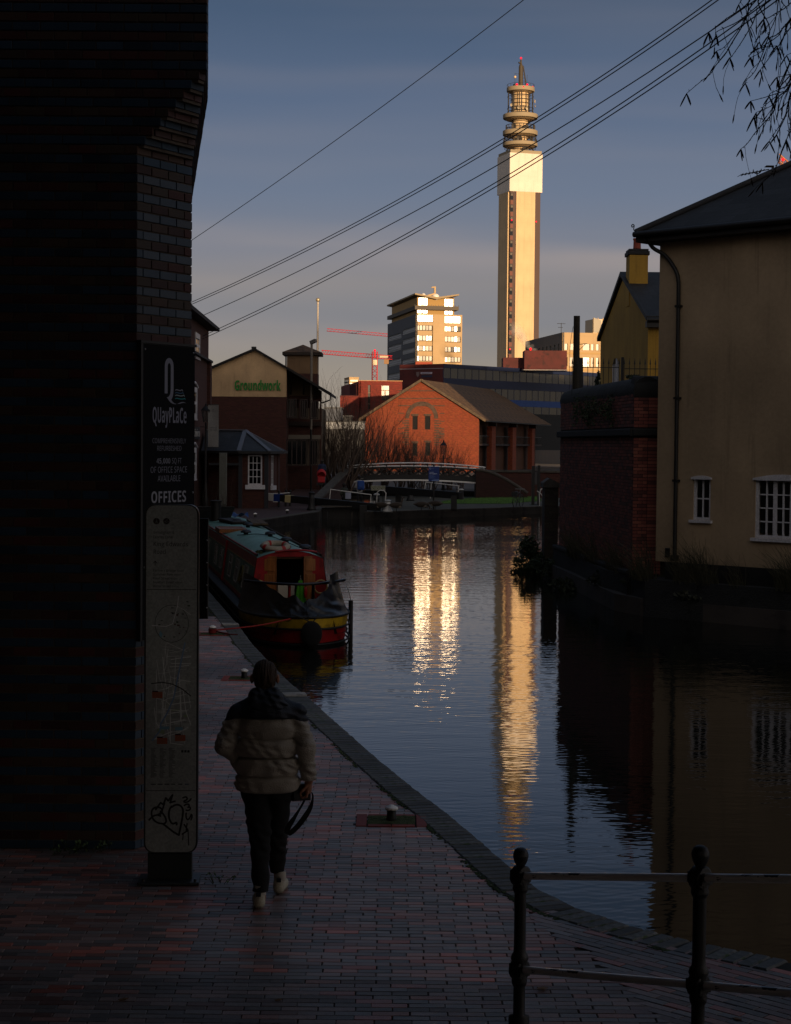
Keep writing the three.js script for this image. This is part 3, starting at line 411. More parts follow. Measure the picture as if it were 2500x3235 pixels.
// ---------- railing in the foreground, climbing a ramp ----------
{
  const t = thing('handrail', 'black iron railing posts with two white painted rails', 'railing', [.71, 0, -10.1]);
  const mI = mat(0x0b0b0d, .5, { tex: 'fine', s: 4, bump: .002 }), mR = new THREE.MeshPhysicalMaterial({ roughness: .3, clearcoat: .6, clearcoatRoughness: .15, side: THREE.DoubleSide });
  mR.map = tex(128, 512, (u, v) => { const n = fbm(u, v, 3, 9, 5, 401), c = smooth(.69, .705, n); const w = .86 + .1 * fbm(u, v, 10, 30, 3, 405); return [mix(w, .05, c), mix(w * .97, .045, c), mix(w * .95, .045, c)]; });
  const p0 = P(1645, 2767, 10.1), p1 = P(2212, 2773, 8.8), q0 = P(1640, 3062, 10.1), dv = p1.clone().sub(p0), step = dv, dh = p0.y - q0.y;
  const rail = (name, a, b) => mesh(t, name, bar(a.clone().sub(t.position), b.clone().sub(t.position), .0215, 14), mR, { uv: true });
  { const nx = -dv.z / Math.hypot(dv.x, dv.z), nz = dv.x / Math.hypot(dv.x, dv.z), at3 = (k, s, y) => [p0.x + dv.x * k + nx * s, y, p0.z + dv.z * k + nz * s], top = k => Math.max(-.006, (p0.y - p0.y) + dv.y * k - .006), A = [at3(.22, -.12, top(.22)), at3(3, -.12, top(3)), at3(3, 2.2, top(3)), at3(.22, 2.2, top(.22))], B = [at3(.22, -.12, -.013), at3(3, -.12, -.013)];
    struct('access_ramp', [quad(...A), quad(A[0], A[1], B[1], B[0])], mGround, 'paved ramp climbing behind the foreground railing', 'ramp'); }
  for (let k = 0; k < 3; k++) {
    const b = p0.clone().addScaledVector(step, k), foot = b.y - p0.y, L = [b.x - t.position.x, 0, b.z - t.position.z], y0 = foot - .005, yt = b.y, yb = b.y - dh;
    const pr = [[.0, y0 - .2], [.060, y0 - .2], [.060, y0 + .05], [.034, y0 + .06], [.034, yb - .10], [.042, yb - .085], [.046, yb - .06], [.040, yb - .045], [.044, yb + .045], [.052, yb + .065], [.046, yb + .085], [.036, yb + .10], [.034, yb + .14], [.034, yt - .10], [.043, yt - .085], [.046, yt - .07], [.040, yt - .05], [.044, yt - .02], [.044, yt + .028], [.026, yt + .042], [.025, yt + .06], [.038, yt + .085], [.0445, yt + .11], [.0445, yt + .125], [.036, yt + .15], [.02, yt + .162], [0, yt + .165]];
    mesh(t, 'post', at(lathe(pr, 20), ...L), mI);
    for (const [y, nm] of [[yt, 'rail_socket'], [yb, 'rail_socket']]) mesh(t, nm, [at(lathe([[0, -.035], [.05, -.035], [.062, -.028], [.062, .028], [.05, .035], [0, .035]], 14).rotateX(Math.PI / 2), L[0], y, L[2], .75), at(new THREE.BoxGeometry(.11, .055, .07), L[0], y, L[2], Math.atan2(-dv.z, dv.x))], mI);
    if (k < 2) { const e = b.clone().add(step); rail('top_rail', b, e); rail('lower_rail', b.clone().setY(yb), e.clone().setY(e.y - dh)); }
  }
}
// ---------- plants: leaves and bare twigs ----------
function leaves(b, c, r, n, size, col, q, flat = 0) {
  for (let i = 0; i < n; i++) {
    const a = V(q() * 2 - 1, q() * 2 - 1, q() * 2 - 1); if (a.length() > 1) { i--; continue; } a.multiplyScalar(0.55 + 0.45 * q() / Math.max(a.length(), .3)); const p = V(c.x + a.x * r.x, c.y + a.y * r.y, c.z + a.z * r.z);
    const u = V(q() - .5, (q() - .5) * (1 - flat), q() - .5).normalize(), w = V(q() - .5, q() - .5, q() - .5).cross(u).normalize(), s = size * (.6 + .8 * q()), nn = u.clone().cross(w), k = col.clone().multiplyScalar(.55 + .9 * q());
    const t0 = p.clone().addScaledVector(u, -s), t1 = p.clone().addScaledVector(u, s), l = p.clone().addScaledVector(w, s * .5).addScaledVector(nn, s * .15), m = p.clone().addScaledVector(w, -s * .5).addScaledVector(nn, s * .15); b.tri(t0, l, t1, nn, k); b.tri(t0, t1, m, nn, k);
  }
}
function twig(b, a, c, r0, r1, col) {                                    // a three-sided tapered stick
  const d = c.clone().sub(a).normalize(), u = V(d.y, d.z, d.x).cross(d).normalize(), w = d.clone().cross(u), A = [], C = [], N = [];
  for (let k = 0; k < 3; k++) { const n = u.clone().multiplyScalar(Math.cos(k * 2.094)).addScaledVector(w, Math.sin(k * 2.094)); N.push(n); A.push(a.clone().addScaledVector(n, r0)); C.push(c.clone().addScaledVector(n, r1)); }
  for (let k = 0; k < 3; k++) { const j = (k + 1) % 3, n = N[k].clone().add(N[j]).normalize(); b.tri(A[k], A[j], C[j], n, col); b.tri(A[k], C[j], C[k], n, col); }
}
function grow(b, p, d, len, r, depth, q, o) {
  const n = 3; let a = p.clone(), v = d.clone(); for (let i = 0; i < n; i++) {
    v.add(V((q() - .5) * o.bend, (q() - .5) * o.bend + o.up, (q() - .5) * o.bend)).normalize(); const c = a.clone().addScaledVector(v, len / n), ra = mix(r, r * .55, i / n), rb = mix(r, r * .55, (i + 1) / n); twig(b, a, c, ra, rb, o.col); a = c;
    if (depth > 0) { const m = i === n - 1 ? o.fork : (q() < .75 ? 1 : 0); for (let k = 0; k < m; k++) grow(b, a, v.clone().add(V((q() - .5) * o.spread, (q() - .25) * o.spread * .6, (q() - .5) * o.spread)).normalize(), len * (.55 + .3 * q()), rb * .72, depth - 1, q, o); }
  }
}
const mTwig = tinted(.9);
function bareShrub(x, y, z, h, n, seed, label, spread = .9, col = new THREE.Color(.075, .05, .036)) {
  const q = rng(seed), t = thing('bare_shrub', label, 'shrub', [x, y, z], 0, 'leafless shrubs by the lock'), b = new Batch(), c = new Batch();
  for (let k = 0; k < n; k++) { const d = V((q() - .5) * .9, 1.1, (q() - .5) * .9).normalize(); grow(k < 2 ? c : b, V((q() - .5) * .5, 0, (q() - .5) * .5), d, h * .45 * (.7 + .5 * q()), h * .011, 3, q, { bend: .5, up: .10, fork: 2, spread, col }); }
  batchMesh(t, 'trunk', c, mTwig); batchMesh(t, 'twigs', b, mTwig); return t;
}
// weeds at the foot of the left wall
{
  const q = rng(91); for (const [px, py, n, lab] of [[215, 2695, 60, 'green weeds at the foot of the dark brick wall, left clump'], [300, 2690, 40, 'green weeds at the foot of the dark brick wall, middle clump'], [690, 2790, 22, 'small weeds in the paving right of the map sign base']]) { const p = G(px, py), t = thing('weed_clump', lab, 'weeds', [p.x, 0, p.z], 0, 'weeds growing in the paving'), b = new Batch(), s = new Batch(); for (let k = 0; k < 7; k++) { const c = V((q() - .5) * .22, .03 + .05 * q(), (q() - .5) * .1); leaves(b, c, V(.06, .03, .05), n / 6, .016, new THREE.Color(.06, .10, .03), q); twig(s, V(c.x * .6, 0, c.z * .6), c, .003, .002, new THREE.Color(.05, .06, .02)); } batchMesh(t, 'foliage', b, tinted(.8)); batchMesh(t, 'stem', s, mTwig); }
}
// ---------- overhead wires ----------
{
  const m = mat(0x05070c, .6), poly = (p, x) => { let s = 0; for (let i = 0; i < 3; i++) { let t = p[i][1]; for (let j = 0; j < 3; j++) if (j !== i) t *= (x - p[j][0]) / (p[i][0] - p[j][0]); s += t; } return s; };
  const W0 = [['topmost single overhead wire crossing the sky at left', [[612, 755], [1100, 415], [1654, 0]], 540, 1800, 92, 62], ['upper wire of the upper pair passing the tower galleries', [[608, 954], [1592, 437], [2249, 0]], 540, 2640, 93, 40], ['lower wire of the upper pair passing the tower galleries', [[608, 961], [1592, 449], [2269, 0]], 540, 2640, 93, 40], ['single overhead wire between the two pairs', [[621, 1006], [1697, 448], [2242, 100]], 600, 2640, 91, 39], ['upper wire of the lowest pair crossing the tower box', [[660, 1053], [1710, 489], [2245, 134]], 640, 2640, 90, 38], ['lowest overhead wire of all, crossing the tower box', [[660, 1062], [1710, 503], [2250, 148]], 640, 2640, 90, 38]];
  for (const [lab, p, xa, xb, da, db] of W0) { const pts = []; for (let k = 0; k <= 10; k++) { const px = mix(xa, xb, k / 10); const s = k / 10, D = 1 / mix(1 / da, 1 / db, s); pts.push(P(px, poly(p, px), D)); } lone('overhead_wire', lab, 'wire', tube(pts, 0.0165, 40, 5), m, 'overhead wires'); }
}
// ---------- birch hanging into the top right corner ----------
{
  const t = thing('birch_tree', 'birch with hanging bare twigs and dark catkins at top right', 'tree', [3.6, 0, -6.6]), o = t.position, q = rng(818), mB = mat(0x17130f, .9, { tex: 'fine', s: 3 }), tw = new Batch(), ck = new Batch(), col = new THREE.Color(.028, .020, .015), cc = new THREE.Color(.036, .024, .015);
  mesh(t, 'trunk', [tube([V(0, -.2, 0), V(.03, 2, .02), V(-.05, 4.2, -.05), V(-.35, 6.6, -.2)], .12, 16, 10)], mB);
  mesh(t, 'limb', [tube([V(-.05, 4.2, -.05), V(-.7, 4.95, -.25), V(-1.4, 5.24, -.38)], .022, 20, 7), bar(V(-1.39, 5.238, -.378), V(-2.35, 5.27, -.42), .021, 7, .005), tube([V(-.1, 4.6, -.05), V(-.8, 5.25, -.2), V(-1.5, 5.5, -.5), V(-2.2, 5.52, -.8)], .018, 20, 7)], mB);
  const hang = (pts, D, n) => {
    const w = pts.map(([x, y], i) => P(1950 + x / 2.913, y / 2.913, D + .25 * Math.sin(i + D * 5)).sub(o)); if (pts[0][0] !== 1230) w.unshift(V(w[0].x + .14, 5.25, -.40), V(w[0].x + .12, mix(w[0].y, 5.25, .55), mix(w[0].z, -.4, .5))); const c = new THREE.CatmullRomCurve3(w), N = Math.max(6, Math.round(c.getLength() / .03)); let a = c.getPoint(0);
    for (let k = 1; k <= N; k++) { const s = k / N, b = c.getPoint(s), r = mix(.0036, .0013, s); twig(tw, a, b, r, mix(.0036, .0013, (k + 1) / N), col); if (k % 3 === 0 && k < N) { const e = b.clone().add(V((q() - .5) * .016, (q() - .3) * .012, (q() - .5) * .012)); twig(tw, b, e, r * 1.3, r * .6, col); } if (k % 11 === 5 && k < N - 3) { let s0 = b.clone(), d = V((q() - .65) * 1.2, -.5 - .6 * q(), (q() - .5)).normalize(); const n2 = 2 + Math.floor(q() * 3); for (let i = 0; i < n2; i++) { d.add(V((q() - .5) * .5, -.15, (q() - .5) * .4)).normalize(); const e = s0.clone().addScaledVector(d, .025 + .02 * q()); twig(tw, s0, e, r * .7, r * .55, col); s0 = e; } const e = s0.clone().addScaledVector(d, .022); twig(ck, s0, e, .0022, .0034, cc); twig(ck, e, e.clone().addScaledVector(d, .014), .0034, .001, cc); } a = b; }
    for (let k = 0; k < n; k++) { const d = V((k % 2 ? -.75 : .35) + (q() - .5) * .5, -1, (q() - .5) * .6).normalize(), L = .036 + .024 * q(); let p = a.clone(); for (let i = 0; i < 3; i++) { const b = p.clone().addScaledVector(d.add(V(0, -.1, 0)).normalize(), L / 3); twig(ck, p, b, [.0024, .0036, .0036][i], [.0036, .0036, .0016][i], cc); p = b; } }
  };
  const HANG = [[[1290, -60], [1170, 60], [1010, 170], [860, 285], [845, 300]], [[1420, -60], [1250, 90], [1080, 215], [930, 285], [915, 320]], [[1250, -40], [1200, 120], [1130, 250], [1000, 420], [915, 470]], [[1260, 20], [1170, 210], [1060, 390], [1000, 490], [910, 600], [850, 690], [770, 750], [640, 860]], [[1320, 80], [1240, 230], [1130, 410], [1060, 510], [1035, 530]], [[1310, -40], [1400, 240], [1380, 380], [1300, 590], [1250, 680], [1190, 740], [1180, 765]], [[1380, -30], [1350, 190], [1320, 290], [1310, 385]], [[1500, -30], [1470, 130], [1400, 300], [1390, 330]], [[1560, 60], [1480, 110], [1400, 160], [1350, 175]], [[1600, 190], [1530, 250], [1470, 340], [1240, 490], [1225, 530]], [[1620, 150], [1550, 290], [1500, 400], [1440, 480], [1350, 600], [1320, 640]], [[1490, 300], [1400, 350], [1330, 470], [1230, 530]], [[1510, 380], [1530, 500], [1560, 620], [1600, 720]], [[1640, 640], [1560, 690], [1470, 710]], [[1640, 700], [1540, 800], [1430, 850], [1400, 890]], [[1600, 780], [1500, 850], [1380, 890], [1230, 930]], [[1620, 650], [1500, 800], [1460, 930], [1390, 990], [1280, 1035]], [[1600, 760], [1480, 900], [1440, 1030], [1380, 1100], [1280, 1210], [1190, 1330], [1140, 1370]], [[1620, 820], [1580, 960], [1560, 1050], [1500, 1180], [1470, 1240]], [[1590, 900], [1540, 1080], [1460, 1210], [1400, 1300]], [[1620, 1000], [1590, 1180], [1560, 1290]], [[1590, 880], [1580, 1050], [1600, 1190], [1550, 1300], [1500, 1450], [1420, 1600], [1340, 1680]], [[1700, 450], [1640, 470], [1560, 510]], [[1500, 770], [1470, 880], [1360, 970], [1340, 1000]], [[1440, 960], [1410, 1060], [1380, 1110], [1260, 1070]], [[1180, -40], [1140, 10], [1120, 40]], [[1540, -40], [1560, 80], [1590, 180]], [[1230, 490], [1290, 450], [1470, 420]]];
  HANG.forEach((h, i) => hang(h, 6.5 + .9 * q(), i % 5 === 3 ? 3 : 2 + Math.floor(q() * 3)));
  batchMesh(t, 'twigs', tw, tinted(.9)); batchMesh(t, 'catkins', ck, tinted(.95));
}
// ---------- cream house at the right ----------
const mCream = mat(0xb09a7c, .9, { tex: 'render', s: .22, bump: .003 }), mWhite = mat(0xdcdce2, .5, { tex: 'fine', s: 1 }), mBlack = mat(0x0b0b0c, .55), mGlass = mat(0x0a0c0e, .06, { specularIntensity: 1 }), mSlate = mat(0x23262a, .7, { tex: 'slate', s: .25, bump: .004 }), mIron = mat(0x0a0a0b, .55);
{
  const F = facade([5.77, -39.2], [15.67, -29.3]), t = thing('cream_house', 'cream rendered house with slate roof at the right of the canal', 'house', F.pos, F.turn);
  const ye = F.at(2300, 718)[1], w1 = F.rect(2190, 1508, 2245, 1643), w2 = F.rect(2385, 1512, 2560, 1703), yp = F.at(2300, 1787)[1], L = F.L;
  const arch = ([a, b, c, d], r) => { const p = [[a, b], [c, b], [c, d]]; for (let k = 1; k < 8; k++) { const s = k / 8; p.push([mix(c, a, s), d + r * Math.sin(Math.PI * s)]); } p.push([a, d]); return p; };
  const a1 = arch(w1, .035), a2 = arch(w2, .08);
  mesh(t, 'wall', slab([[0, yp], [L, yp], [L, ye], [0, ye]], .3, [a1, a2]), mCream);
  mesh(t, 'inner_wall', [slab([[.05, yp], [L, yp], [L, ye], [.05, ye]], .05, [], -.55), span(0, .3, yp, ye, -7.2, -.302), span(.3, L, yp, ye, -7.2, -6.9)], mCream);
  mesh(t, 'plinth', span(.28, L, -1.2, yp - .002, -.4, .03), mat(0x0c0c0d, .8, { tex: 'grime', s: 1 }));
  for (const [r, cols, rows, aa, lab] of [[w1, 2, 2, a1, 0], [w2, 3, 1, a2, 1]]) {
    const w = addWindow(t, r, mWhite, mGlass, lab ? { cols: 3, rows: 1, fw: .06, bw: .09, inset: .05, sill: .07 } : { cols, rows, fw: .055, bw: .03, inset: .05, sill: .06 });
    mesh(w, 'arched_head', slab(arch([r[0] - .035, r[3] - .045, r[2] + .035, r[3] - .002], lab ? .085 : .04), .10, [], .045), mWhite);
    if (lab) { const cw = (r[2] - r[0] - .12) / 3, b = []; for (let i = 0; i < 3; i++) { const x = r[0] + .06 + i * cw; b.push(span(x + cw / 2 - .014, x + cw / 2 + .014, r[1] + .06, r[3] - .06, -.09, -.035)); for (let k = 1; k < 4; k++) { const y = mix(r[1] + .06, r[3] - .06, k / 4); b.push(span(x + .045, x + cw - .045, y - .013, y + .013, -.088, -.037)); } } mesh(w, 'glazing_bar', b, mWhite); }
  }
  // roof: hipped, slates on three slopes seen
  const dp = 7, ov = .38, rh = 2.45, A = [-ov, ye, ov], B = [L, ye, ov], Cc = [L, ye, -dp - ov], Dd = [-ov, ye, -dp - ov], h0 = [dp / 2, ye + rh, -dp / 2], h1 = [L, ye + rh, -dp / 2];
  const rf = mesh(t, 'roof', [quad(A, B, h1, h0), quad(Dd, A, h0, h0), quad(Cc, Dd, h0, h1)], mSlate);
  mesh(rf, 'hip_tiles', [bar(V(...A).add(V(0, .03, 0)), V(...h0).add(V(0, .05, 0)), .07, 8), bar(V(...Dd).add(V(0, .03, 0)), V(...h0).add(V(0, .05, 0)), .07, 8), bar(V(...h0).add(V(0, .05, 0)), V(...h1).add(V(0, .05, 0)), .07, 8)], mat(0x1a1c20, .8));
  mesh(rf, 'fascia', [span(-ov, L, ye - .2, ye - .003, ov - .03, ov), span(-ov, L, ye - .2, ye - .17, .0, ov - .032), span(-ov, -ov + .03, ye - .2, ye - .003, -dp, ov - .032), span(-ov + .031, 0, ye - .2, ye - .17, -dp, -.002)], mat(0x120f0e, .7));
  mesh(rf, 'gutter', at(new THREE.CylinderGeometry(.065, .065, L + ov, 10).rotateZ(Math.PI / 2), (L - ov) / 2, ye - .03, ov + .066), mBlack);
  { const g0 = V(-ov, ye + .02, ov), pts = []; for (let k = 0; k < 12; k++) { const a = k * .62, r = .045 - .003 * k; pts.push(V(g0.x - .09 + Math.cos(a) * r, g0.y + .15 + Math.sin(a) * r, g0.z)); } mesh(rf, 'hip_iron', [tube([g0, V(g0.x - .06, g0.y + .08, g0.z), ...pts], .011, 40, 5)], mIron); }
  const d0 = F.at(2068, 802), d1 = F.at(2148, 852), d2 = F.at(2140, 1768), X = F.at(2145, 1300)[0];
  mesh(t, 'drainpipe', [tube([V(X - .62, ye - .12, ov + .03), V(X - .6, ye - .32, .22), V(X - .35, ye - .5, .1), V(X - .06, d1[1] - .06, .075), V(X, d1[1] - .3, .075)], .045, 20, 10), bar(V(X, d1[1] - .28, .075), V(X, yp + .05, .075), .045, 10), ...[d1[1] - .8, 4.4, 2.6].map(y => box(.13, .05, .13, X, y, .06)), box(.13, .12, .14, X, yp + .1, .075)], mBlack);
  mesh(t, 'vent_cover', soft(.12, .2, .04, .01, F.at(2105, 1745)[0] + .05, F.at(2105, 1745)[1], .02), mBlack);
  // aerial and crane jib showing over the roof
  const pa = P(2392, 562, 43), ae = thing('television_aerial', 'television aerial standing on the slate roof at right', 'aerial', [pa.x, pa.y, pa.z]), m0 = V(0, 0, 0), a0 = P(2340, 553, 43).sub(pa), a1b = P(2430, 535, 43).sub(pa), bs = [];
  mesh(ae, 'mast', [bar(V(0, -.6, 0), V(0, .14, 0), .014, 6), tube([V(-.09, .2, 0), V(-.09, .14, 0), V(0, .1, 0), V(.09, .15, 0), V(.1, .22, 0)], .012, 16, 5)], mIron); mesh(ae, 'boom', bar(a0, a1b, .014, 6), mIron);
  for (let k = 0; k < 7; k++) { const c = a0.clone().lerp(a1b, k / 8); bs.push(bar(c.clone().add(V(-.03, -.01, -.2)), c.clone().add(V(.03, .01, .2)), .007, 5)); } mesh(ae, 'rod', bs, mIron); mesh(ae, 'reflector', [box(.18, .012, .25, a1b.x, a1b.y + .07, a1b.z), box(.18, .012, .25, a1b.x, a1b.y - .07, a1b.z), box(.012, .15, .25, a1b.x + .09, a1b.y, a1b.z)], mIron);
}
// ---------- brick canal wall, its end pier, fence, post, stub wall ----------
{
  const F = facade([4.62, -50], [5.36, -40.02]), t = thing('canal_wall', 'tall dark brick canal wall with rounded coping and brick end pier', 'wall', F.pos, F.turn), L = F.L, mM = mat(0x201a17, .95, { tex: 'moss', s: .5 }), mStone = mat(0x2c2d2c, .9, { tex: 'grime', s: .6, bump: .006 });
  mesh(t, 'core', [span(0, L, .5, 4.6, -.6, -.012)], mM); mesh(t, 'footing', [span(-.2, L + .05, -1.3, .45, -.6, .12)], mat(0x161514, .9, { tex: 'grime', s: .8, bump: .01 })); mesh(t, 'ledge', soft(L + .3, .10, .3, .02, L / 2 - .1, .49, .0), mStone);
  mesh(t, 'string_course', soft(L + .06, .17, .2, .02, L / 2, 3.66, .0), mStone);
  const cg = []; for (let k = 0; k < 14; k++) { const a = k * L / 14, g = new THREE.CylinderGeometry(.31, .31, L / 14 - .012, 12, 1, false, 0, Math.PI).rotateZ(Math.PI / 2).rotateX(Math.PI); g.scale(1, .62, 1); g.rotateX(Math.PI); const c = at(new THREE.CylinderGeometry(.32, .32, L / 14 - .012, 14).rotateZ(Math.PI / 2), a + L / 28, 4.60, -.3); c.scale(1, 1, 1); mesh(t, 'coping_stone', c, mStone); }
  const g0 = brickGeo(.215, .065, .04, .004), rest = new Batch(), tone = () => new THREE.Color(...[[.17, .05, .036], [.13, .045, .034], [.09, .042, .034], [.20, .06, .042]][Math.floor(R() * 4)]).multiplyScalar(.75 + .4 * R());
  for (let r = 0; r < 54; r++) { const y = .55 + r * .0752; if (Math.abs(y - 3.66) < .11) continue; for (let s = (r % 2) * .11 + .1; s < L - .1; s += .2245) rest.add(g0, new THREE.Matrix4().makeTranslation(s, y + .033, (R() - .5) * .008), tone()); }
  batchMesh(t, 'brickwork', rest, tinted(.85), 'stuff');
  // pier: its front faces the camera
  const pr = mesh(t, 'end_pier', at(span(-.0, .64, -.3, 4.62, -.35, -.012), L, 0, 0, -F.turn), mM), bm = []; for (let k = 0; k < 6; k++) { const m = mat(0xffffff, .8, { tex: 'fine', s: 3, bump: .002 }); m.color.copy(new THREE.Color(...[[.24, .065, .05], [.30, .085, .06], [.17, .055, .045], [.34, .11, .075]][k % 4]).multiplyScalar(.75 + .4 * R())); bm.push(m); }
  const gS = metric(brickGeo(.205, .064, .04, .004)), gH = metric(brickGeo(.098, .064, .04, .004)), cs = Math.cos(-F.turn), sn = Math.sin(-F.turn);
  for (let r = 0; r < 54; r++) { const y = .42 + r * .0752; if (Math.abs(y + .03 - 3.66) < .11) continue; let s = .0; const pat = r % 2 ? [1, 0, 0, 1] : [0, 1, 0, 1]; for (const hd of pat) { const w = hd ? .098 : .205; if (s + w > .66) break; const x = s + w / 2, b = new THREE.Mesh(hd ? gH : gS, bm[Math.floor(R() * 6)]); b.name = 'brick'; b.position.set(L + x * cs + .0 * sn, y, -x * sn + (R() - .5) * .004); b.rotation.y = -F.turn; b.castShadow = b.receiveShadow = true; pr.add(b); s += w + .011; } }
  mesh(pr, 'pier_band', at(soft(.70, .17, .2, .02, .32, 3.66, .0), L, 0, 0, -F.turn), mStone);
  mesh(pr, 'pier_cap', at(at(new THREE.CylinderGeometry(.34, .34, .66, 16).rotateX(Math.PI / 2).rotateY(Math.PI / 2), .33, 4.60, -.3), L, 0, 0, -F.turn), mStone);
  // terrace behind
  struct('terrace', ground([[5.1, -51], [5.75, -41.2], [9.5, -43], [60, -38], [60, -95], [14, -95], [9, -62]], -.1, 4.45), mat(0x35302a, .95, { tex: 'grime', s: .5 }), 'raised terrace ground behind the brick canal wall', 'terrace');
  // ivy over the top of the wall
  const iv = thing('ivy', 'ivy trailing over the top of the brick canal wall', 'plant', F.pos, F.turn), b = new Batch(), q = rng(45); for (let k = 0; k < 40; k++) leaves(b, V(2.5 + 5.5 * q() ** .8, 4.05 + .55 * q() - .2 * q(), .07 + .05 * q()), V(.3, .25, .07), 26, .035, new THREE.Color(.03, .05, .018), q); batchMesh(iv, 'foliage', b, tinted(.8)); { const s = new Batch(); for (let k = 0; k < 12; k++) { let a = V(2.6 + k * .45, 4.6, .05); for (let i = 0; i < 5; i++) { const c = a.clone().add(V((q() - .5) * .2, -.18 * q(), .01)); twig(s, a, c, .008, .006, new THREE.Color(.05, .04, .03)); a = c; } } batchMesh(iv, 'stem', s, mTwig); }
  // stub wall with sloped cap
  const s0 = P(1722, 1520, 52.5), s1 = P(1765, 1520, 52.5), st = thing('stone_wall_end', 'low grey stone wall end with sloping cap beyond the brick wall', 'wall', [s0.x, -.6, -52.5]), sw = s1.x - s0.x; mesh(st, 'stonework', span(0, sw, 0, 2.7, -.9, 0), mat(0x4a463f, .95, { tex: 'brickfar', s: .5, bump: .01 })); mesh(st, 'cap', slab([[-.05, 2.702], [sw + .05, 2.702], [sw + .05, 2.82], [sw * .35, 2.98], [-.05, 2.84]], 1.0, [], .05), mat(0x5a5650, .9, { tex: 'grime', s: 1 }));
  // iron fence on the terrace
  const fz = -48.2, fx = px => (px - 1250) / FOCAL * -fz - .12 * 0, fe = thing('iron_fence', 'spiked black iron railings on top of the brick wall', 'fence', [fx(1800), 4.45, fz]), yb = .0, yt = P(1900, 1152, -fz).y - 4.45, tipY = P(1900, 1128, -fz).y - 4.45;
  const xs = []; for (let px = 1803; px < 2078; px += 16.4) xs.push(px); for (const px of xs) { const x = fx(px) - fe.position.x; mesh(fe, 'spiked_bar', [bar(V(x, yb, 0), V(x, yt, 0), .009, 6), at(new THREE.ConeGeometry(.022, tipY - yt - .02, 6), x, (yt + tipY) / 2 + .01, 0), at(new THREE.SphereGeometry(.016, 6, 5), x, yt + .02, 0)], mIron); }
  mesh(fe, 'rail', [span(0, fx(1950) - fe.position.x, yt - .085, yt - .065, -.012, .012), span(fx(1968) - fe.position.x, fx(2078) - fe.position.x, yt - .115, yt - .095, -.012, .012), span(0, fx(2078) - fe.position.x, .12, .14, -.012, .012), span(fx(1970) - fe.position.x, fx(1986) - fe.position.x, yt - .30, yt - .285, -.012, .012)], mIron);
  mesh(fe, 'gate_post', [span(fx(1957) - fe.position.x, fx(1965) - fe.position.x, yb, tipY, -.04, .04)], mIron);
  const pp = P(1823, 998, 50.6), po = thing('timber_post', 'weathered timber pole with thin wires above the brick wall', 'pole', [pp.x, 4.45, pp.z]); mesh(po, 'pole', [cyl(.105, .092, pp.y - 4.45, 0, 0, 0, 10)], mat(0x2f2c22, .9, { tex: 'wood', s: 2 })); mesh(po, 'bracket', [bar(V(.05, 1.78, 0), V(.3, 1.8, 0), .01, 5), bar(V(.08, 1.62, 0), V(.25, 1.79, 0), .008, 5)], mIron); mesh(po, 'wire', [tube([V(-.1, pp.y - 4.75, 0), V(-.16, pp.y - 5.1, 0), V(-.19, 1.4, 0), V(-.17, .2, 0)], .006, 16, 4)], mIron); mesh(po, 'junction_box', [box(.12, .9, .1, .13, .95, .02)], mBlack);
  for (const [px, py, D, rx, ry, lab, nm] of [[1889, 1206, 47, .13, .2, 'small dark conifer behind the railings beside the ochre house', 'conifer_shrub'], [2002, 1196, 46, .16, .12, 'small rounded bush behind the railings right of the gate post', 'round_bush']]) { const p = P(px, py, D), s = thing(nm, lab, 'shrub', [p.x, 4.45, p.z]), bb = new Batch(); const cy = p.y - 4.45; for (let k = 0; k < 7; k++) { const f = nm[0] === 'c' ? 1 - k / 8 : 1; leaves(bb, V((q() - .5) * rx * f, nm[0] === 'c' ? cy - ry + k * ry / 3 : cy + (q() - .5) * ry, (q() - .5) * rx), V(rx * f, ry * .5, rx * f), 60, .035, new THREE.Color(.025, .04, .022), q); } batchMesh(s, 'foliage', bb, tinted(.8)); mesh(s, 'stem', bar(V(0, -.02, 0), V(0, cy, 0), .02, 6), mat(0x2a211a, .9)); }
  // plants at the foot of the wall and house
  const bush = (px, py, D, r, n, lab, col, base) => { const p = P(px, py, D), s = thing('waterside_bush', lab, 'bush', [p.x, base, p.z], 0, 'bushes at the foot of the brick wall'), bb = new Batch(), sb = new Batch(); for (let k = 0; k < 9; k++) { const c = V((q() - .5) * r[0] * 1.5, (p.y - base) + (q() - .5) * r[1] * 1.3, (q() - .5) * r[2]); leaves(bb, c, V(r[0] * .5, r[1] * .45, r[2] * .6), n, .05, col, q); twig(sb, V((q() - .5) * .2, 0, 0), c, .014, .005, new THREE.Color(.04, .03, .02)); } batchMesh(s, 'foliage', bb, tinted(.8)); batchMesh(s, 'stem', sb, mTwig); };
  bush(1705, 1760, 53.2, [.62, .85, .6], 260, 'leafy green bush overhanging the water beside the stone wall end', new THREE.Color(.028, .048, .018), -.42);
  bush(1765, 1790, 50, [.75, .65, .5], 240, 'dark bush spilling over the footing below the brick wall', new THREE.Color(.024, .04, .016), -.42);
  bush(1668, 1800, 52, [.45, .38, .4], 130, 'low clump of leaves and stems reaching out over the water', new THREE.Color(.03, .045, .016), -.42);
  bush(1850, 1840, 46, [.9, .34, .5], 190, 'low dark growth at the water line midway along the brick wall', new THREE.Color(.024, .034, .016), -.42);
  bush(1960, 1835, 42.5, [.7, .36, .4], 170, 'dark brambles at the foot of the brick end pier', new THREE.Color(.03, .036, .02), -.42); bush(2090, 1850, 40, [.8, .3, .35], 170, 'brambles below the corner of the cream house', new THREE.Color(.028, .036, .018), -.42); bush(2290, 1880, 38, [.9, .25, .35], 150, 'sparse growth on the bank under the small window', new THREE.Color(.03, .034, .02), -.42);
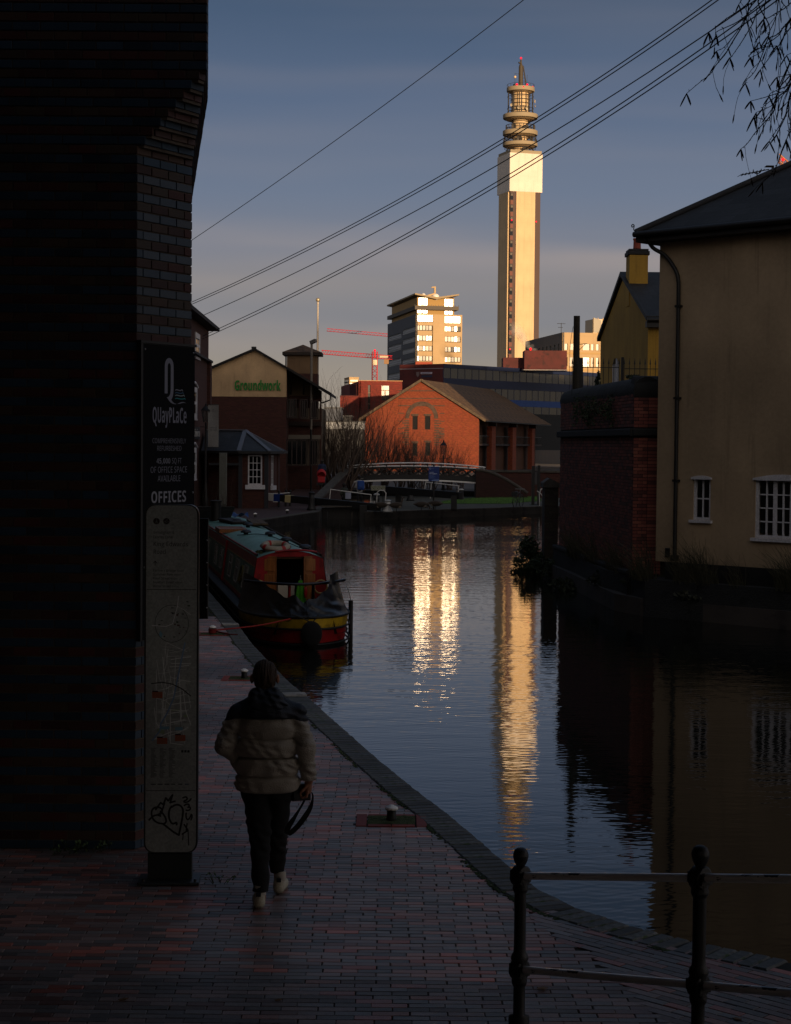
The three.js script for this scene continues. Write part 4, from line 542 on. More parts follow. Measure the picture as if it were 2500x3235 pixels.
  struct('bank', ground([[4.6, -50], [4.95, -42], [5.3, -40.2], [5.5, -38.9], [8.2, -36.25], [13, -31.5], [13.5, -32.4], [8.6, -37.2], [5.7, -39.9]], -1.3, .42), mat(0x2b2e30, .95, { tex: 'grime', s: .7, bump: .02 }), 'dark concrete bank under the cream house', 'bank');
  const rd = new Batch(); for (let k = 0; k < 3000; k++) { const s = q(), p = s < .25 ? V(mix(4.7, 5.4, s * 4), .0, mix(-48, -39.4, s * 4)) : V(mix(5.4, 10.5, (s - .25) / .75), .0, mix(-39.2, -34.1, (s - .25) / .75)); const cl = fbm(s, .5, 26, 4, 2, 909); if (cl < .45) continue; p.x += (q() - .5) * .3; p.z += (q() - .5) * .3; p.y = .38; let a = p, h = (.3 + .7 * q()) * cl * 1.6, d = V((q() - .5) * .5, 1, (q() - .5) * .5).normalize(); const c = new THREE.Color(.055, .052, .028).multiplyScalar(.5 + q()); for (let i = 0; i < 3; i++) { d.add(V((q() - .5) * .4 - .12, -.18 * i, (q() - .5) * .4)).normalize(); const b = a.clone().addScaledVector(d, h / 3); twig(rd, a, b, .009 - .003 * i, .006 - .002 * i, c); a = b; } }
  tag(batchMesh(scene, 'weeds', rd, tinted(.9)), 'dry weeds and grasses along the bank under the cream house', 'weeds', null, 'stuff');
}
// ---------- ochre house ----------
{
  const A = [8.5, -74.2], B = [8.78, -62.2], F = facade(A, B), t = thing('ochre_house', 'ochre yellow gabled house with chimney beyond the railings', 'house', F.pos, F.turn), L = F.L, e = 7.85, ap = 9.75, mO = mat(0xb48c34, .9, { tex: 'render', s: .25 }), mid = L * .5, wr = F.rect(1934, 1131, 1956, 1210);
  const wa = []; wa.push([wr[0], 4.5], [wr[2], 4.5], [wr[2], wr[3] - .25]); for (let k = 1; k < 8; k++) wa.push([mix(wr[2], wr[0], k / 8), wr[3] - .25 + .25 * Math.sin(Math.PI * k / 8)]); wa.push([wr[0], wr[3] - .25]);
  mesh(t, 'gable_wall', slab([[0, 4.3], [L, 4.3], [L, e], [mid, ap], [0, e]], .3, [wa]), mO);
  mesh(t, 'side_wall', [span(L - .3, L, 4.3, e, -9, -.302), span(0, .3, 4.3, e, -9, -.302), span(.302, L - .302, 4.3, e - .5, -9, -8.7), span(.3, L - .3, 4.3, 7.5, -1, -.9)], mO);
  const w = mesh(t, 'window', slab(wa, .05, [], -.12), mGlass); mesh(w, 'frame', [span(wr[0], wr[0] + .12, 4.5, wr[3] - .1, -.118, -.02), span(wr[2] - .12, wr[2], 4.5, wr[3] - .1, -.118, -.02), span((wr[0] + wr[2]) / 2 - .08, (wr[0] + wr[2]) / 2 + .08, 4.5, wr[3] - .02, -.118, -.02), ...[5.0, 5.4].map(y => span(wr[0], wr[2], y, y + .06, -.117, -.03))], mWhite);
  const rf = mesh(t, 'roof', [slab([[-.3, e - .12], [mid, ap + .12], [mid, ap + .28], [-.3, e + .04]], 9.4, [], .12), slab([[L + .3, e - .12], [L + .3, e + .04], [mid, ap + .28], [mid, ap + .12]], 9.4, [], .12)], mSlate);
  mesh(rf, 'gutter', [at(new THREE.CylinderGeometry(.08, .08, 9.2, 8).rotateX(Math.PI / 2), L + .36, e - .1, -4.5), span(L + .002, L + .3, e - .35, e - .14, -9, .1)], mBlack);
  const c0 = P(1985, 890, 66.5), c1 = P(2050, 777, 66.5), cw = c1.x - c0.x, cx = (c0.x + c1.x) / 2, cz = -66.9, inn = g => into(t, g.translate(cx, 8.6, cz));
  const ch = mesh(t, 'chimney', inn(span(-cw / 2 + .03, cw / 2 - .03, 0, c1.y - 8.95, -.5, .5)), mO); mesh(ch, 'capping', [inn(soft(cw + .06, .14, 1.06, .02, 0, c1.y - 8.88 + .01, 0)), inn(soft(cw - .02, .09, .98, .02, 0, c1.y - 8.76, 0))], mat(0x161413, .8)); mesh(ch, 'pot', inn(lathe([[.0, 0], [.17, 0], [.145, .06], [.135, .34], [.155, .36], [.155, .42], [.1, .42], [.1, .1]], 14).translate(-.02, c1.y - 8.71, .1)), mat(0x7c3523, .8));
}
// ---------- narrowboat: local z towards the bow (and the camera), y = 0 at the water ----------
{
  const t = thing('narrowboat', 'moored green and red narrowboat with yellow banded bow', 'boat', [-2.1, -.4, -35.3], .1745), q = rng(61);
  const mHull = mat(0x0d0d0e, .6, { tex: 'grime', s: .8 }), mRed = mat(0xb01820, .42, { tex: 'grime', s: .9 }), mYel = mat(0xd4ae24, .5, { tex: 'grime', s: .9 }), mGreen = mat(0x5e9086, .45, { tex: 'grime', s: .7 }), mRoof = mat(0x86c2b6, .5, { tex: 'grime', s: .45, bump: .003 }), mCreamL = mat(0xb59a62, .5), mWood = mat(0xa0622c, .5, { tex: 'wood', s: 1.6 }), mVent = mat(0x3c434d, .45, { metalness: .4, tex: 'fine', s: 5 });
  const BF = 2.95, HW = 1.04, BACK = -17.2, ST = -19.2;                  // stem, half width, cabin end, stern
  const half = z => z > 0.2 ? HW * Math.pow(Math.max(0, 1 - Math.pow((z - .2) / (BF - .2), 2.6)), .5) : z < BACK ? HW * Math.sqrt(Math.max(0, 1 - ((z - BACK) / (ST - BACK)) ** 2)) : HW;
  const top = z => .50 + (z > 0 ? .06 * (z / BF) ** 2 : 0);
  const zs = [ST, ST + .1, ST + .4, ST + 1, BACK, -12, -6, -2, .2, .8, 1.3, 1.8, 2.1, 2.35, 2.55, 2.7, 2.8, 2.87, 2.92, 2.945, BF];
  const side = (y0, y1, o, sgn, z0 = -99) => { const zz = zs.filter(z => z >= z0); return grid(zz.length - 1, 4, (u, v) => { const z = zz[Math.round(u * (zz.length - 1))], f = mix(y0, y1, v), yy = f * top(z); return V(sgn * (half(z) * (.93 + .07 * f) + o), yy, z + (z > 2.5 ? o + (f - 1) * .10 : 0)); }); };
  mesh(t, 'hull', [side(-.6, 1, 0, 1), side(-.6, 1, 0, -1), grid(zs.length - 1, 2, (u, v) => { const z = zs[Math.round(u * (zs.length - 1))]; return V((v - .5) * 2 * half(z), top(z) - (z > .1 && z < 2.6 ? .34 : .012), z); })], mHull);
  for (const s of [-1, 1]) { mesh(t, 'yellow_band', side(.62, .93, .008, s, 0.2), mYel); mesh(t, 'red_band', side(.12, .56, .008, s, 0.2), mRed); }
  for (const s of [-1, 1]) { const rub = y => tube(zs.filter(z => z > -17).map(z => V(s * (half(z) + .015), y * top(z), z + (z > 2.5 ? .012 : 0))), .02, 80, 6); mesh(t, 'rubbing_strake', [rub(.59), rub(.98), rub(.08)], mHull); }
  mesh(t, 'gunwale_rim', [grid(zs.length - 1, 1, (u, v) => { const z = zs[Math.round(u * (zs.length - 1))]; return V(half(z) - v * .09, top(z) + .004, z - (z > 2.8 ? v * .09 : 0)); }), grid(zs.length - 1, 1, (u, v) => { const z = zs[Math.round(u * (zs.length - 1))]; return V(-half(z) + v * .09, top(z) + .004, z - (z > 2.8 ? v * .09 : 0)); })], mHull);
  // cabin sides lean in; roof is cambered
  const cb = .84, ct = z => mix(.80, .66, clamp((z - BACK) / -BACK)), ey = 1.45, ry = 1.60, y0 = top(-3) + .005;
  for (const s of [-1, 1]) mesh(t, 'cabin_side', grid(16, 1, (u, v) => V(s * mix(cb, ct(mix(BACK, 0, u)), v), mix(y0, ey, v), mix(BACK, 0, u))), mGreen);
  const roof = mesh(t, 'roof', grid(16, 10, (u, v) => { const z = mix(BACK, .05, u), a = (v - .5) * 2, w = ct(z) + .005; return V(a * w, ey + (ry - ey) * (1 - a * a) + .004, z); }), mRoof);
  for (const s of [-1, 1]) {
    mesh(t, 'red_cant_strip', grid(16, 1, (u, v) => { const z = mix(BACK, .02, u), k = mix(1.02, .83, v); return V(s * (mix(cb, ct(z), k) + .006), mix(y0, ey, k), z); }), mRed);
    mesh(t, 'red_foot_strip', grid(16, 1, (u, v) => { const z = mix(BACK, .0, u), k = mix(.0, .09, v); return V(s * (mix(cb, ct(z), k) + .006), mix(y0, ey, k), z); }), mRed);
    mesh(t, 'cream_line', [[.81, .83], [.09, .105]].map(([a, b]) => grid(16, 1, (u, v) => { const z = mix(BACK, .0, u), k = mix(a, b, v); return V(s * (mix(cb, ct(z), k) + .007), mix(y0, ey, k), z); })), mCreamL);
    mesh(t, 'roof_rail', tube([0, .25, .5, .75, 1].map(k => { const z = mix(BACK + .2, -.15, k); return V(s * (ct(z) - .02), ey + .055, z); }), .024, 30, 8), s < 0 ? mRed : mat(0x4e2f26, .7, { tex: 'wood', s: 2 }));
    // windows and the thin upright divider
    const cs = (k, z, o = 0) => V(s * (mix(cb, ct(z), k) + .01 + o), mix(y0, ey, k), z);
    for (const [z0, z1] of [[-1.75, -1.05], [-3.65, -2.95], [-5.3, -4.6], [-7.9, -7.2], [-9.4, -8.7], [-12, -11.3], [-14, -13.3]]) {
      const w = mesh(t, 'window', grid(1, 1, (u, v) => cs(mix(.24, .74, v), mix(z0, z1, u))), mat(0x2a3334, .1)); const fr = (a, b, c, d) => beam(cs((a + c) / 2 === a ? a : a, b, .004), cs(c, d, .004), .016, .03);
      mesh(w, 'frame', [fr(.24, z0, .74, z0), fr(.24, z1, .74, z1), fr(.24, z0, .24, z1), fr(.74, z0, .74, z1), fr(.55, z0, .55, z1)], mat(0x9a9a94, .4, { metalness: .5 }));
    }
    mesh(t, 'side_rope_line', [beam(cs(.02, -6.4, .012), cs(1.0, -6.4, .012), .03, .05)], mRed);
    mesh(t, 'painted_swirl', [tube([cs(.3, -2.6, .004), cs(.62, -2.45, .004), cs(.66, -2.1, .004), cs(.42, -2.05, .004), cs(.28, -2.3, .004)], .018, 24, 4), tube([cs(.32, -2.35, .004), cs(.46, -2.3, .004), cs(.42, -1.95, .004)], .015, 14, 4)], mat(0x7d7440, .6));
  }
  // front bulkhead with open doorway
  const fw = cb, ftw = ct(0), hole = [[-.27, .42], [.27, .42], [.27, 1.48], [-.27, 1.48]], fp = [[-fw, .2], [fw, .2], [ftw, ey]]; for (let k = 1; k < 8; k++) { const a = 1 - k / 4; fp.push([a * ftw, ey + (ry - ey) * (1 - a * a)]); } fp.push([-ftw, ey]);
  mesh(t, 'front_bulkhead', slab(fp, .04, [hole], .03), mRed);
  mesh(t, 'roof_edge_trim', tube([-1, -.5, 0, .5, 1].map(a => V(a * .42 + .12, ey + (ry - ey) * (1 - (a * .5) ** 2) + .015, .05)), .024, 16, 6), mRed);
  mesh(t, 'cabin_interior', [span(-.5, .5, .2, .22, -2, -.012), span(-.5, .5, .2, 1.44, -2.0, -1.98), span(-.5, -.48, .22, 1.44, -1.97, -.012), span(.48, .5, .22, 1.44, -1.97, -.012), span(-.5, .5, 1.442, 1.46, -2.0, -.012)], mat(0x6a5038, .8));
  for (const s of [-1, 1]) {
    const d = mesh(t, 'door', at(soft(.30, 1.06, .03, .004, s * .15, .96, 0), s * .27, 0, .055, s * .22), mWood, { label: 'open varnished wooden cabin door' });
    mesh(d, 'door_panel', [at(soft(.22, .24, .016, .005, s * .15, 1.32, .020), s * .27, 0, .055, s * .22), at(soft(.22, .62, .016, .005, s * .15, .83, .020), s * .27, 0, .055, s * .22)], mat(0xb06e34, .5, { tex: 'wood', s: 1.6 }));
    mesh(t, 'round_emblem', [at(new THREE.TorusGeometry(.13, .016, 6, 24), s * .62, .88, .035)], mCreamL); 
  }
  mesh(t, 'door_lock', [box(.05, .035, .03, .46, .78, .10)], mat(0xaaa9a0, .3, { metalness: .8 }));
  mesh(t, 'cupboard', soft(.34, .62, .3, .01, -.06, .60, -.22), mat(0xb9b2a2, .5), { label: 'white cupboard inside the doorway' });
  // well deck: seat, posts, curved rail board
  mesh(t, 'deck_seat', [soft(.34, .2, .24, .03, -.02, .42, .45), span(-.7, -.42, .2, .42, .2, 1.2), span(.42, .7, .2, .42, .2, 1.2)], mat(0x8a5a34, .6, { tex: 'wood', s: 2 }));
  const arc = k => { const a = (k - .5) * 2; return V(a * .98, 1.06 + .03 * a * a, 1.42 - .62 * a * a); };
  mesh(t, 'bow_rail_board', grid(24, 1, (u, v) => { const p = arc(u), o = mix(-.10, .10, v); return V(p.x * (1 + o * .12), p.y, p.z + o); }), mat(0x1b1a20, .3)); mesh(t, 'bow_rail_edge', tube([0, .17, .33, .5, .67, .83, 1].map(k => arc(k).add(V(0, -.012, .1))), .026, 40, 6), mat(0x131318, .35));
  mesh(t, 'rail_post', [bar(V(-.16, .42, 1.3), V(-.16, 1.05, 1.36), .03, 8)], mRed); mesh(t, 'rail_post', [bar(V(.30, .42, 1.3), V(.30, 1.05, 1.36), .03, 8)], mat(0x101014, .4));
  // mushroom vents
  for (const [x, z] of [[-.02, -12.2], [.06, -9.8], [-.28, -6.6], [.18, -5.5], [.30, -3.3], [.42, -.95]]) mesh(roof, 'mushroom_vent', at(lathe([[.0, 0], [.055, 0], [.055, .05], [.12, .052], [.13, .07], [.115, .10], [.07, .122], [0, .13]], 16), x, ey + (ry - ey) * (1 - (x / .7) ** 2), z), mVent);
  mesh(t, 'bow_cable', [tube([V(-.5, ey + .13, -6.4), V(-.1, ry + .02, -6.1), V(.16, ry + .02, -5.5)], .009, 16, 5), tube([V(.16, ry + .02, -5.5), V(.3, ry - .01, -3.4), V(.55, ey + .07, -.4)], .009, 16, 5)], mHull);
  // tarpaulin pulled round the fore deck
  const tarp = lone('tarpaulin', 'crumpled black tarpaulin wrapped round the narrowboat fore deck', 'tarpaulin', grid(110, 26, (u, v) => {
    const a = (u - .5) * 2, z = .15 + (BF - .15) * Math.pow(Math.max(0, 1 - Math.abs(a) ** 2.3), .62), hw = half(z) * Math.sign(a) * (Math.abs(a) < .02 ? 0 : 1), x0 = Math.abs(a) > .98 ? Math.sign(a) * HW : hw, tp = .86 + .26 * smooth(.35, 1, Math.abs(a)) - .04 * Math.cos(a * 9) + (a > 0 ? .10 * smooth(.3, .7, a) : 0) + .03 * Math.sin(a * 17);
    const inw = .46 * Math.pow(v, .8), sag = -.07 * Math.sin(Math.PI * v), wr = .022 * (fbm(u, v, 14, 3, 4, 551) - .5) * 2 + .016 * Math.sin((a * 9 + v * 5 + 3 * fbm(u, v, 5, 3, 2, 553)) * 2.2) * Math.sin(Math.PI * Math.min(1, v + .12));
    const k = 1 - inw / 1.25 * (Math.abs(a) > .85 ? mix(1, .35, (Math.abs(a) - .85) / .15) : 1); const p = V(x0 * k * (1.02), mix(top(z) - .015, tp, v) + sag * .6 + wr * .7, z * (1 - inw * .26) + .02 + wr); return into2(p);
  }), mat(0x0a0d12, .36, { bump: .003, s: 2 }));
  function into2(p) { t.updateMatrixWorld(true); return p.applyMatrix4(t.matrixWorld); }
  const W3 = (x, y, z) => into2(V(x, y, z));
  // things lying on the boat
  const ring = (g, m, n, parent) => mesh(parent, n, g, m);
  const lr = thing('life_ring', 'white life ring with red bands lying on the boat roof', 'life ring', [0, 0, 0]); { const c = W3(-.22, ry + .05, -.62); lr.position.copy(c); lr.rotation.set(.22, .25, -.05); mesh(lr, 'ring', new THREE.TorusGeometry(.235, .066, 12, 40).rotateX(Math.PI / 2), mat(0xb8ae9c, .7, { tex: 'fine', s: 3 })); for (let k = 0; k < 4; k++) { const a = k * Math.PI / 2 + .6; mesh(lr, 'red_band', new THREE.TorusGeometry(.235, .069, 12, 6, .30).rotateX(Math.PI / 2).rotateY(a), mat(0x9c1c18, .6)); } mesh(lr, 'grab_line', new THREE.TorusGeometry(.312, .008, 5, 40).rotateX(Math.PI / 2), mat(0x5a1512, .8)); }
  const sl = thing('slatted_hatch', 'varnished slatted wooden hatch cover on the boat roof', 'hatch', W3(-.42, 1.56, -9.2).toArray(), .1745); mesh(sl, 'frame', [span(-.34, .34, -.03, .06, .62, .72), span(-.34, .34, -.03, .06, -.75, -.67), span(-.34, -.28, -.03, .06, -.67, .62), span(.28, .34, -.03, .06, -.67, .62)], mWood); for (let k = 0; k < 9; k++) mesh(sl, 'slat', span(-.279, .279, .02, .05, -.60 + k * .14, -.50 + k * .14), mWood);
  for (const [x, z, L, w, lab] of [[-.1, -12.6, 2.4, .42, 'dark grey boarding plank lying on the middle of the boat roof'], [.48, -11.8, 2.8, .40, 'weathered wooden gang plank along the right of the boat roof']]) { const p = thing('gang_plank', lab, 'plank', W3(x, 1.61, z).toArray(), .1745 + (x < 0 ? .1 : -.03), 'planks on the boat roof'); const m = x < 0 ? mat(0x24211f, .7, { tex: 'wood', s: 1 }) : mat(0x6a5a48, .85, { tex: 'wood', s: 1 }); for (const o of [-1, 1]) mesh(p, 'board', soft(w / 2 - .01, .05, L, .006, o * w / 4, .04, 0), m); mesh(p, 'batten', [box(w, .04, .08, 0, .0, -L * .35), box(w, .04, .08, 0, 0, L * .35)], m); }
  const pl = thing('planter_trough', 'black planter trough with bare stems on the far boat roof', 'planter', W3(-.42, 1.56, -15.6).toArray(), .1745), pb = new Batch(); mesh(pl, 'trough', [quad([-.62, .36, .3], [.62, .36, .3], [.48, 0, .2], [-.48, 0, .2]), quad([-.62, .36, -.3], [.62, .36, -.3], [.48, 0, -.2], [-.48, 0, -.2]), quad([-.62, .36, .3], [-.62, .36, -.3], [-.48, 0, -.2], [-.48, 0, .2]), quad([.62, .36, .3], [.62, .36, -.3], [.48, 0, -.2], [.48, 0, .2]), span(-.6, .6, .26, .28, -.28, .28)], mat(0x101012, .6)); for (let k = 0; k < 16; k++) grow(pb, V((q() - .5) * 1.1, .26, 0), V((q() - .5) * .3, 1, 0).normalize(), .3 + .4 * q(), .006, 1, q, { bend: .3, up: .1, fork: 1, spread: .6, col: new THREE.Color(.06, .05, .035) }); batchMesh(pl, 'stems', pb, mTwig);
  const chm = thing('stove_chimney', 'black stove chimney standing on the boat roof by the planter', 'chimney', W3(-.40, 1.56, -14.6).toArray(), .1745); mesh(chm, 'pipe', [cyl(.15, .14, .52, 0, 0, 0, 14)], mBlack); mesh(chm, 'collar', cyl(.17, .17, .05, 0, .52, 0, 14), mBlack); mesh(chm, 'foot_flange', cyl(.19, .19, .03, 0, 0, 0, 14), mBlack);
  lone('blue_sheet', 'folded blue plastic sheet at the far end of the boat roof', 'sheet', grid(10, 6, (u, v) => W3(.12 + u * .5, 1.64 + .07 * Math.sin(u * 8) * Math.sin(v * 5) + .04, -16.2 + v * .6)), mat(0x123a78, .5));
  const hg = new Batch(); for (let k = 0; k < 5; k++) leaves(hg, W3(-.55 + .08 * k, 1.54, -.5 - .12 * k), V(.1, .05, .12), 26, .04, new THREE.Color(.05, .055, .022), q); tag(batchMesh(scene, 'withered_plant', hg, tinted(.9)), 'small heap of withered leaves beside the life ring on the roof', 'plant');
  { const g = thing('green_coat', 'bright lime green coat hanging in the boat doorway', 'coat', W3(.20, .28, .12).toArray(), .1745); mesh(g, 'cloth', grid(16, 16, (u, v) => { const w = mix(.15, .04, v ** 1.4); return V((u - .5) * 2 * w, v * .74, .03 * Math.sin(u * 14) * (1 - v) + .02); }), mat(0x3f8f10, .7)); mesh(g, 'hanger', [bar(V(0, .74, .02), V(0, .84, .02), .008, 5)], mat(0x888888, .4)); mesh(g, 'red_trim', [at(ellG(.035, .11, .03), .10, .5, .05)], mat(0xa8121c, .5)); }
  function ellG(a, b, c) { const g = new THREE.SphereGeometry(1, 14, 10); g.scale(a, b, c); return g; }
  // bow fender, side fender, mooring rope
  const fd = thing('bow_fender', 'round black rope fender hanging on the narrowboat stem', 'fender', W3(.05, .0, BF + .12).toArray(), .1745); mesh(fd, 'rope_ball', [at(ellG(.20, .24, .15), 0, .26, 0)], mat(0x08080a, .9, { bump: .02, s: 6 })); mesh(fd, 'lanyard', [tube([V(0, .46, 0), V(-.1, .52, -.02), V(-.34, .60, -.18)], .012, 10, 5), tube([V(0, .46, 0), V(.08, .54, -.02), V(.14, .60, -.1)], .012, 10, 5)], mat(0x2c2a20, .9));
  { const p = W3(1.1, .40, .9), f2 = thing('pole_fender', 'slim black fender hanging upright off the right bow', 'fender', [p.x, -.55, p.z]); mesh(f2, 'roller', [cyl(.045, .045, .78, 0, .05, 0, 12)], mat(0x0c0c0e, .6)); mesh(f2, 'cord', [tube([V(0, .83, 0), V(-.04, 1.0, 0), V(-.08, 1.1, -.05)], .008, 8, 5)], mat(0x8a8a84, .8)); }
  const bo = G(672, 2003).add(V(0, .07, 0)), tie = W3(.0, .56, BF - .35), mid = bo.clone().lerp(tie, .5).add(V(0, -.05, 0)); const rope = thing('mooring_rope', 'red mooring rope from the bow to the bollard', 'rope', [bo.x, 0, bo.z]); const lp = v => v.clone().sub(rope.position);
  mesh(rope, 'line', tube([lp(bo).add(V(.06, 0, 0)), lp(mid), lp(tie)], .014, 30, 6), mat(0x8c1a14, .8)); mesh(rope, 'coil', [0, 1, 2].map(k => new THREE.TorusGeometry(.06, .014, 6, 20).rotateX(Math.PI / 2 + .1).translate(0, .035 + k * .024, 0)), mat(0x741410, .8)); mesh(rope, 'tail', tube([V(.06, .05, 0), V(.2, .03, .1), V(.36, .016, .22), V(.46, .016, .22)], .013, 16, 6), mat(0x5a1614, .85));
}
// ---------- the walking person: local axes, z towards the camera, seen from behind ----------
{
  const t = thing('person', 'person in navy and taupe puffer jacket walking away along the towpath', 'person', [-.935, 0, -12.62]);
  const skin = mat(0x94664f, .6), mNavy = mat(0x121826, .6, { bump: .004, s: 4 }), mTaupe = mat(0x989084, .55, { bump: .005, s: 3 }), mTrous = mat(0x08080a, .9, { bump: .003, s: 5 }), mShoe = mat(0xcdc6b0, .6, { tex: 'fine', s: 5 }), mHair = mat(0x4a3626, .8, { bump: .008, s: 12 });
  const Z = -.2, head = ell([-.005, 1.635, Z - .02], [.076, .112, .096]);
  const bodyF = blend([head, cap([0, 1.55, Z], [0, 1.46, Z + .02], .056, .062), cap([0, 1.36, Z], [.02, 1.0, Z], .11, .11), cap([-.15, 1.37, Z], [.17, 1.37, Z], .045, .045), cap([-.17, 1.37, Z], [-.31, 1.14, Z + .06], .045, .038), cap([-.31, 1.14, Z + .06], [-.17, .985, Z - .06], .036, .03), cap([.19, 1.37, Z], [.315, 1.12, Z + .04], .045, .038), cap([.315, 1.12, Z + .04], [.325, .875, Z - .01], .036, .028), cap([-.065, .93, Z], [-.03, .5, Z + .05], .085, .055), cap([-.03, .5, Z + .05], [-.01, .09, .0], .05, .035), cap([.09, .93, Z], [.08, .5, Z - .14], .085, .055), cap([.08, .5, Z - .14], [.092, .1, -.43], .05, .035), cap([-.01, .06, .01], [-.02, .04, -.16], .035, .03), cap([.095, .06, -.42], [.10, .04, -.58], .035, .03)], .03);
  const torso = nets(bodyF, [-.42, -.02, -.72], [.42, 1.53, .12], .016);
  const ear = s => ell([s * .094 - .005, 1.622, Z - .012], [.014, .034, .022]), face = blend([head, ell([-.005, 1.585, Z - .055], [.055, .055, .055]), cap([-.005, 1.625, Z - .115], [-.005, 1.60, Z - .128], .010, .014), ear(-1), ear(1), cap([0, 1.56, Z + .005], [0, 1.48, Z + .02], .056, .06)], .018);
  const headG = nets((x, y, z) => { let d = face(x, y, z); for (const s of [-1, 1]) d = Math.max(d, -(Math.hypot(x + .005 - s * .031, (y - 1.638) * 1.4, z - (Z - .122)) - .016)); return Math.max(d, -(Math.hypot((x + .005) * .5, (y - 1.572) * 2.2, z - (Z - .112)) - .011)); }, [-.13, 1.47, Z - .17], [.13, 1.77, Z + .12], .006);
  // right hand: palm and five bent fingers closed on the camera grip
  const hx = .318, hy = .84, hz = Z - .02, palm = [cap([hx, hy + .03, hz], [hx - .006, hy - .035, hz - .01], .027, .03)], fing = []; for (let k = 0; k < 4; k++) { const z0 = hz + .028 - k * .019, L = [.03, .034, .033, .026][k]; fing.push(cap([hx - .005, hy - .04, z0], [hx - .014, hy - .045 - L, z0 - .004], .0095, .009), cap([hx - .014, hy - .045 - L, z0 - .004], [hx - .044, hy - .055 - L, z0 - .006], .009, .008), cap([hx - .044, hy - .055 - L, z0 - .006], [hx - .056, hy - .035 - L, z0 - .006], .008, .007)); }
  fing.push(cap([hx - .012, hy - .0, hz + .02], [hx - .042, hy - .03, hz + .032], .011, .010), cap([hx - .042, hy - .03, hz + .032], [hx - .058, hy - .052, hz + .03], .010, .008));
  const handG = nets((x, y, z) => { let d = blend(palm, .01)(x, y, z); for (const f of fing) d = smin(d, f(x, y, z), .006); return d; }, [hx - .08, hy - .12, hz - .07], [hx + .05, hy + .07, hz + .07], .0042);
  mesh(t, 'body', [torso, headG, handG], skin);
  mesh(t, 'hair', nets((x, y, z) => { const h = ell([-.005, 1.647, Z - .008], [.092, .115, .108])(x, y, z) + .010 * (fbm(x * 3 + .5, y * 1.2 + z, 40, 12, 3, 77) - .5) * 2 ; const nape = -(y - 1.545 - .25 * Math.max(0, Z + .02 - z)), side = Math.max(Math.abs(x + .005) > .078 ? (1.632 - y) : -1, -1), fr = (Z - .085 - z) + (y < 1.68 ? 0 : -.05); return Math.max(h, nape, side, fr); }, [-.12, 1.5, Z - .15], [.12, 1.79, Z + .13], .006), mHair);
  // jacket
  const puff = (y, ys) => { for (let i = 0; i < ys.length - 1; i++) if (y <= ys[i] && y >= ys[i + 1]) { const s = (ys[i] - y) / (ys[i] - ys[i + 1]); return Math.pow(Math.max(0, Math.sin(Math.PI * s)), .24); } return .3; };
  const SEAM = [1.47, 1.345, 1.20, 1.063, .927, .812];
  const wrinkle = (x, y, z) => .0062 * Math.sin(x * 38 + y * 52 + 3 * Math.sin(y * 17 + x * 9)) * Math.sin(x * 21 - y * 33 + z * 14);
  const trunk = (x, y, z) => { const w = mix(.222, .20, smooth(.95, 1.4, y)), d = mix(.155, .145, smooth(.9, 1.4, y)), X = x - .018, sh = smooth(1.36, 1.52, y) * .12, e = Math.pow(Math.pow(Math.abs(X) / (w - sh), 2.6) + Math.pow(Math.abs(z - Z) / (d - sh * .35), 2.2), 1 / 2.3); return Math.max((e - 1) * .14 - .036 * puff(y, SEAM) + .025 + wrinkle(x, y, z), y - 1.50, .806 - y); };
  const arm = (a, b, c, r) => { const u = cap(a, b, r[0], r[1]), l = cap(b, c, r[1], r[2]), len = Math.hypot(b[0] - a[0], b[1] - a[1], b[2] - a[2]); return (x, y, z) => { const s = (y * 9.2 + x * 1.5); return smin(u(x, y, z), l(x, y, z), .03) - .013 * Math.pow(Math.abs(Math.sin(s * Math.PI)), .3) + .004 + 1.3 * wrinkle(x, y, z); }; };
  const aL = arm([-.19, 1.375, Z], [-.285, 1.15, Z + .05], [-.165, .99, Z - .05], [.070, .066, .056]), aR = arm([.218, 1.375, Z], [.30, 1.12, Z + .04], [.318, .90, Z - .005], [.070, .062, .052]), sh = blend([cap([-.16, 1.385, Z], [-.05, 1.455, Z + .01], .066, .07), cap([.19, 1.385, Z], [.06, 1.455, Z + .01], .066, .07)], .06);
  const jk = (x, y, z) => smin(smin(trunk(x, y, z), sh(x, y, z), .05), Math.min(aL(x, y, z), Math.max(aR(x, y, z), .885 - y)), .016);
  const line = (x, y) => y - (1.345 - .02 * smooth(.2, .3, Math.abs(x)));
  mesh(t, 'jacket', nets((x, y, z) => Math.max(jk(x, y, z), line(x, y)), [-.43, .79, Z - .25], [.43, 1.38, Z + .26], .0065), mTaupe, { label: 'taupe quilted lower jacket and sleeves' });
  mesh(t, 'jacket_yoke', nets((x, y, z) => Math.max(jk(x, y, z) - .003, -line(x, y) - .004), [-.36, 1.30, Z - .22], [.36, 1.53, Z + .22], .0075), mNavy, { label: 'dark navy shoulder yoke' });
  const hood = blend([cap([-.095, 1.49, Z - .03], [-.06, 1.515, Z + .07], .034, .04), cap([-.06, 1.515, Z + .07], [.06, 1.515, Z + .07], .04, .04), cap([.06, 1.515, Z + .07], [.10, 1.49, Z - .03], .04, .034), cap([-.06, 1.46, Z + .10], [.08, 1.45, Z + .105], .045, .042), cap([-.03, 1.42, Z + .115], [.06, 1.41, Z + .115], .035, .035), cap([.09, 1.46, Z + .08], [.15, 1.435, Z + .07], .036, .02)], .06);
  mesh(t, 'hood', nets((x, y, z) => hood(x, y, z) + 1.2 * wrinkle(x * 1.3, y * 1.2, z), [-.2, 1.36, Z - .1], [.24, 1.59, Z + .22], .007), mNavy);
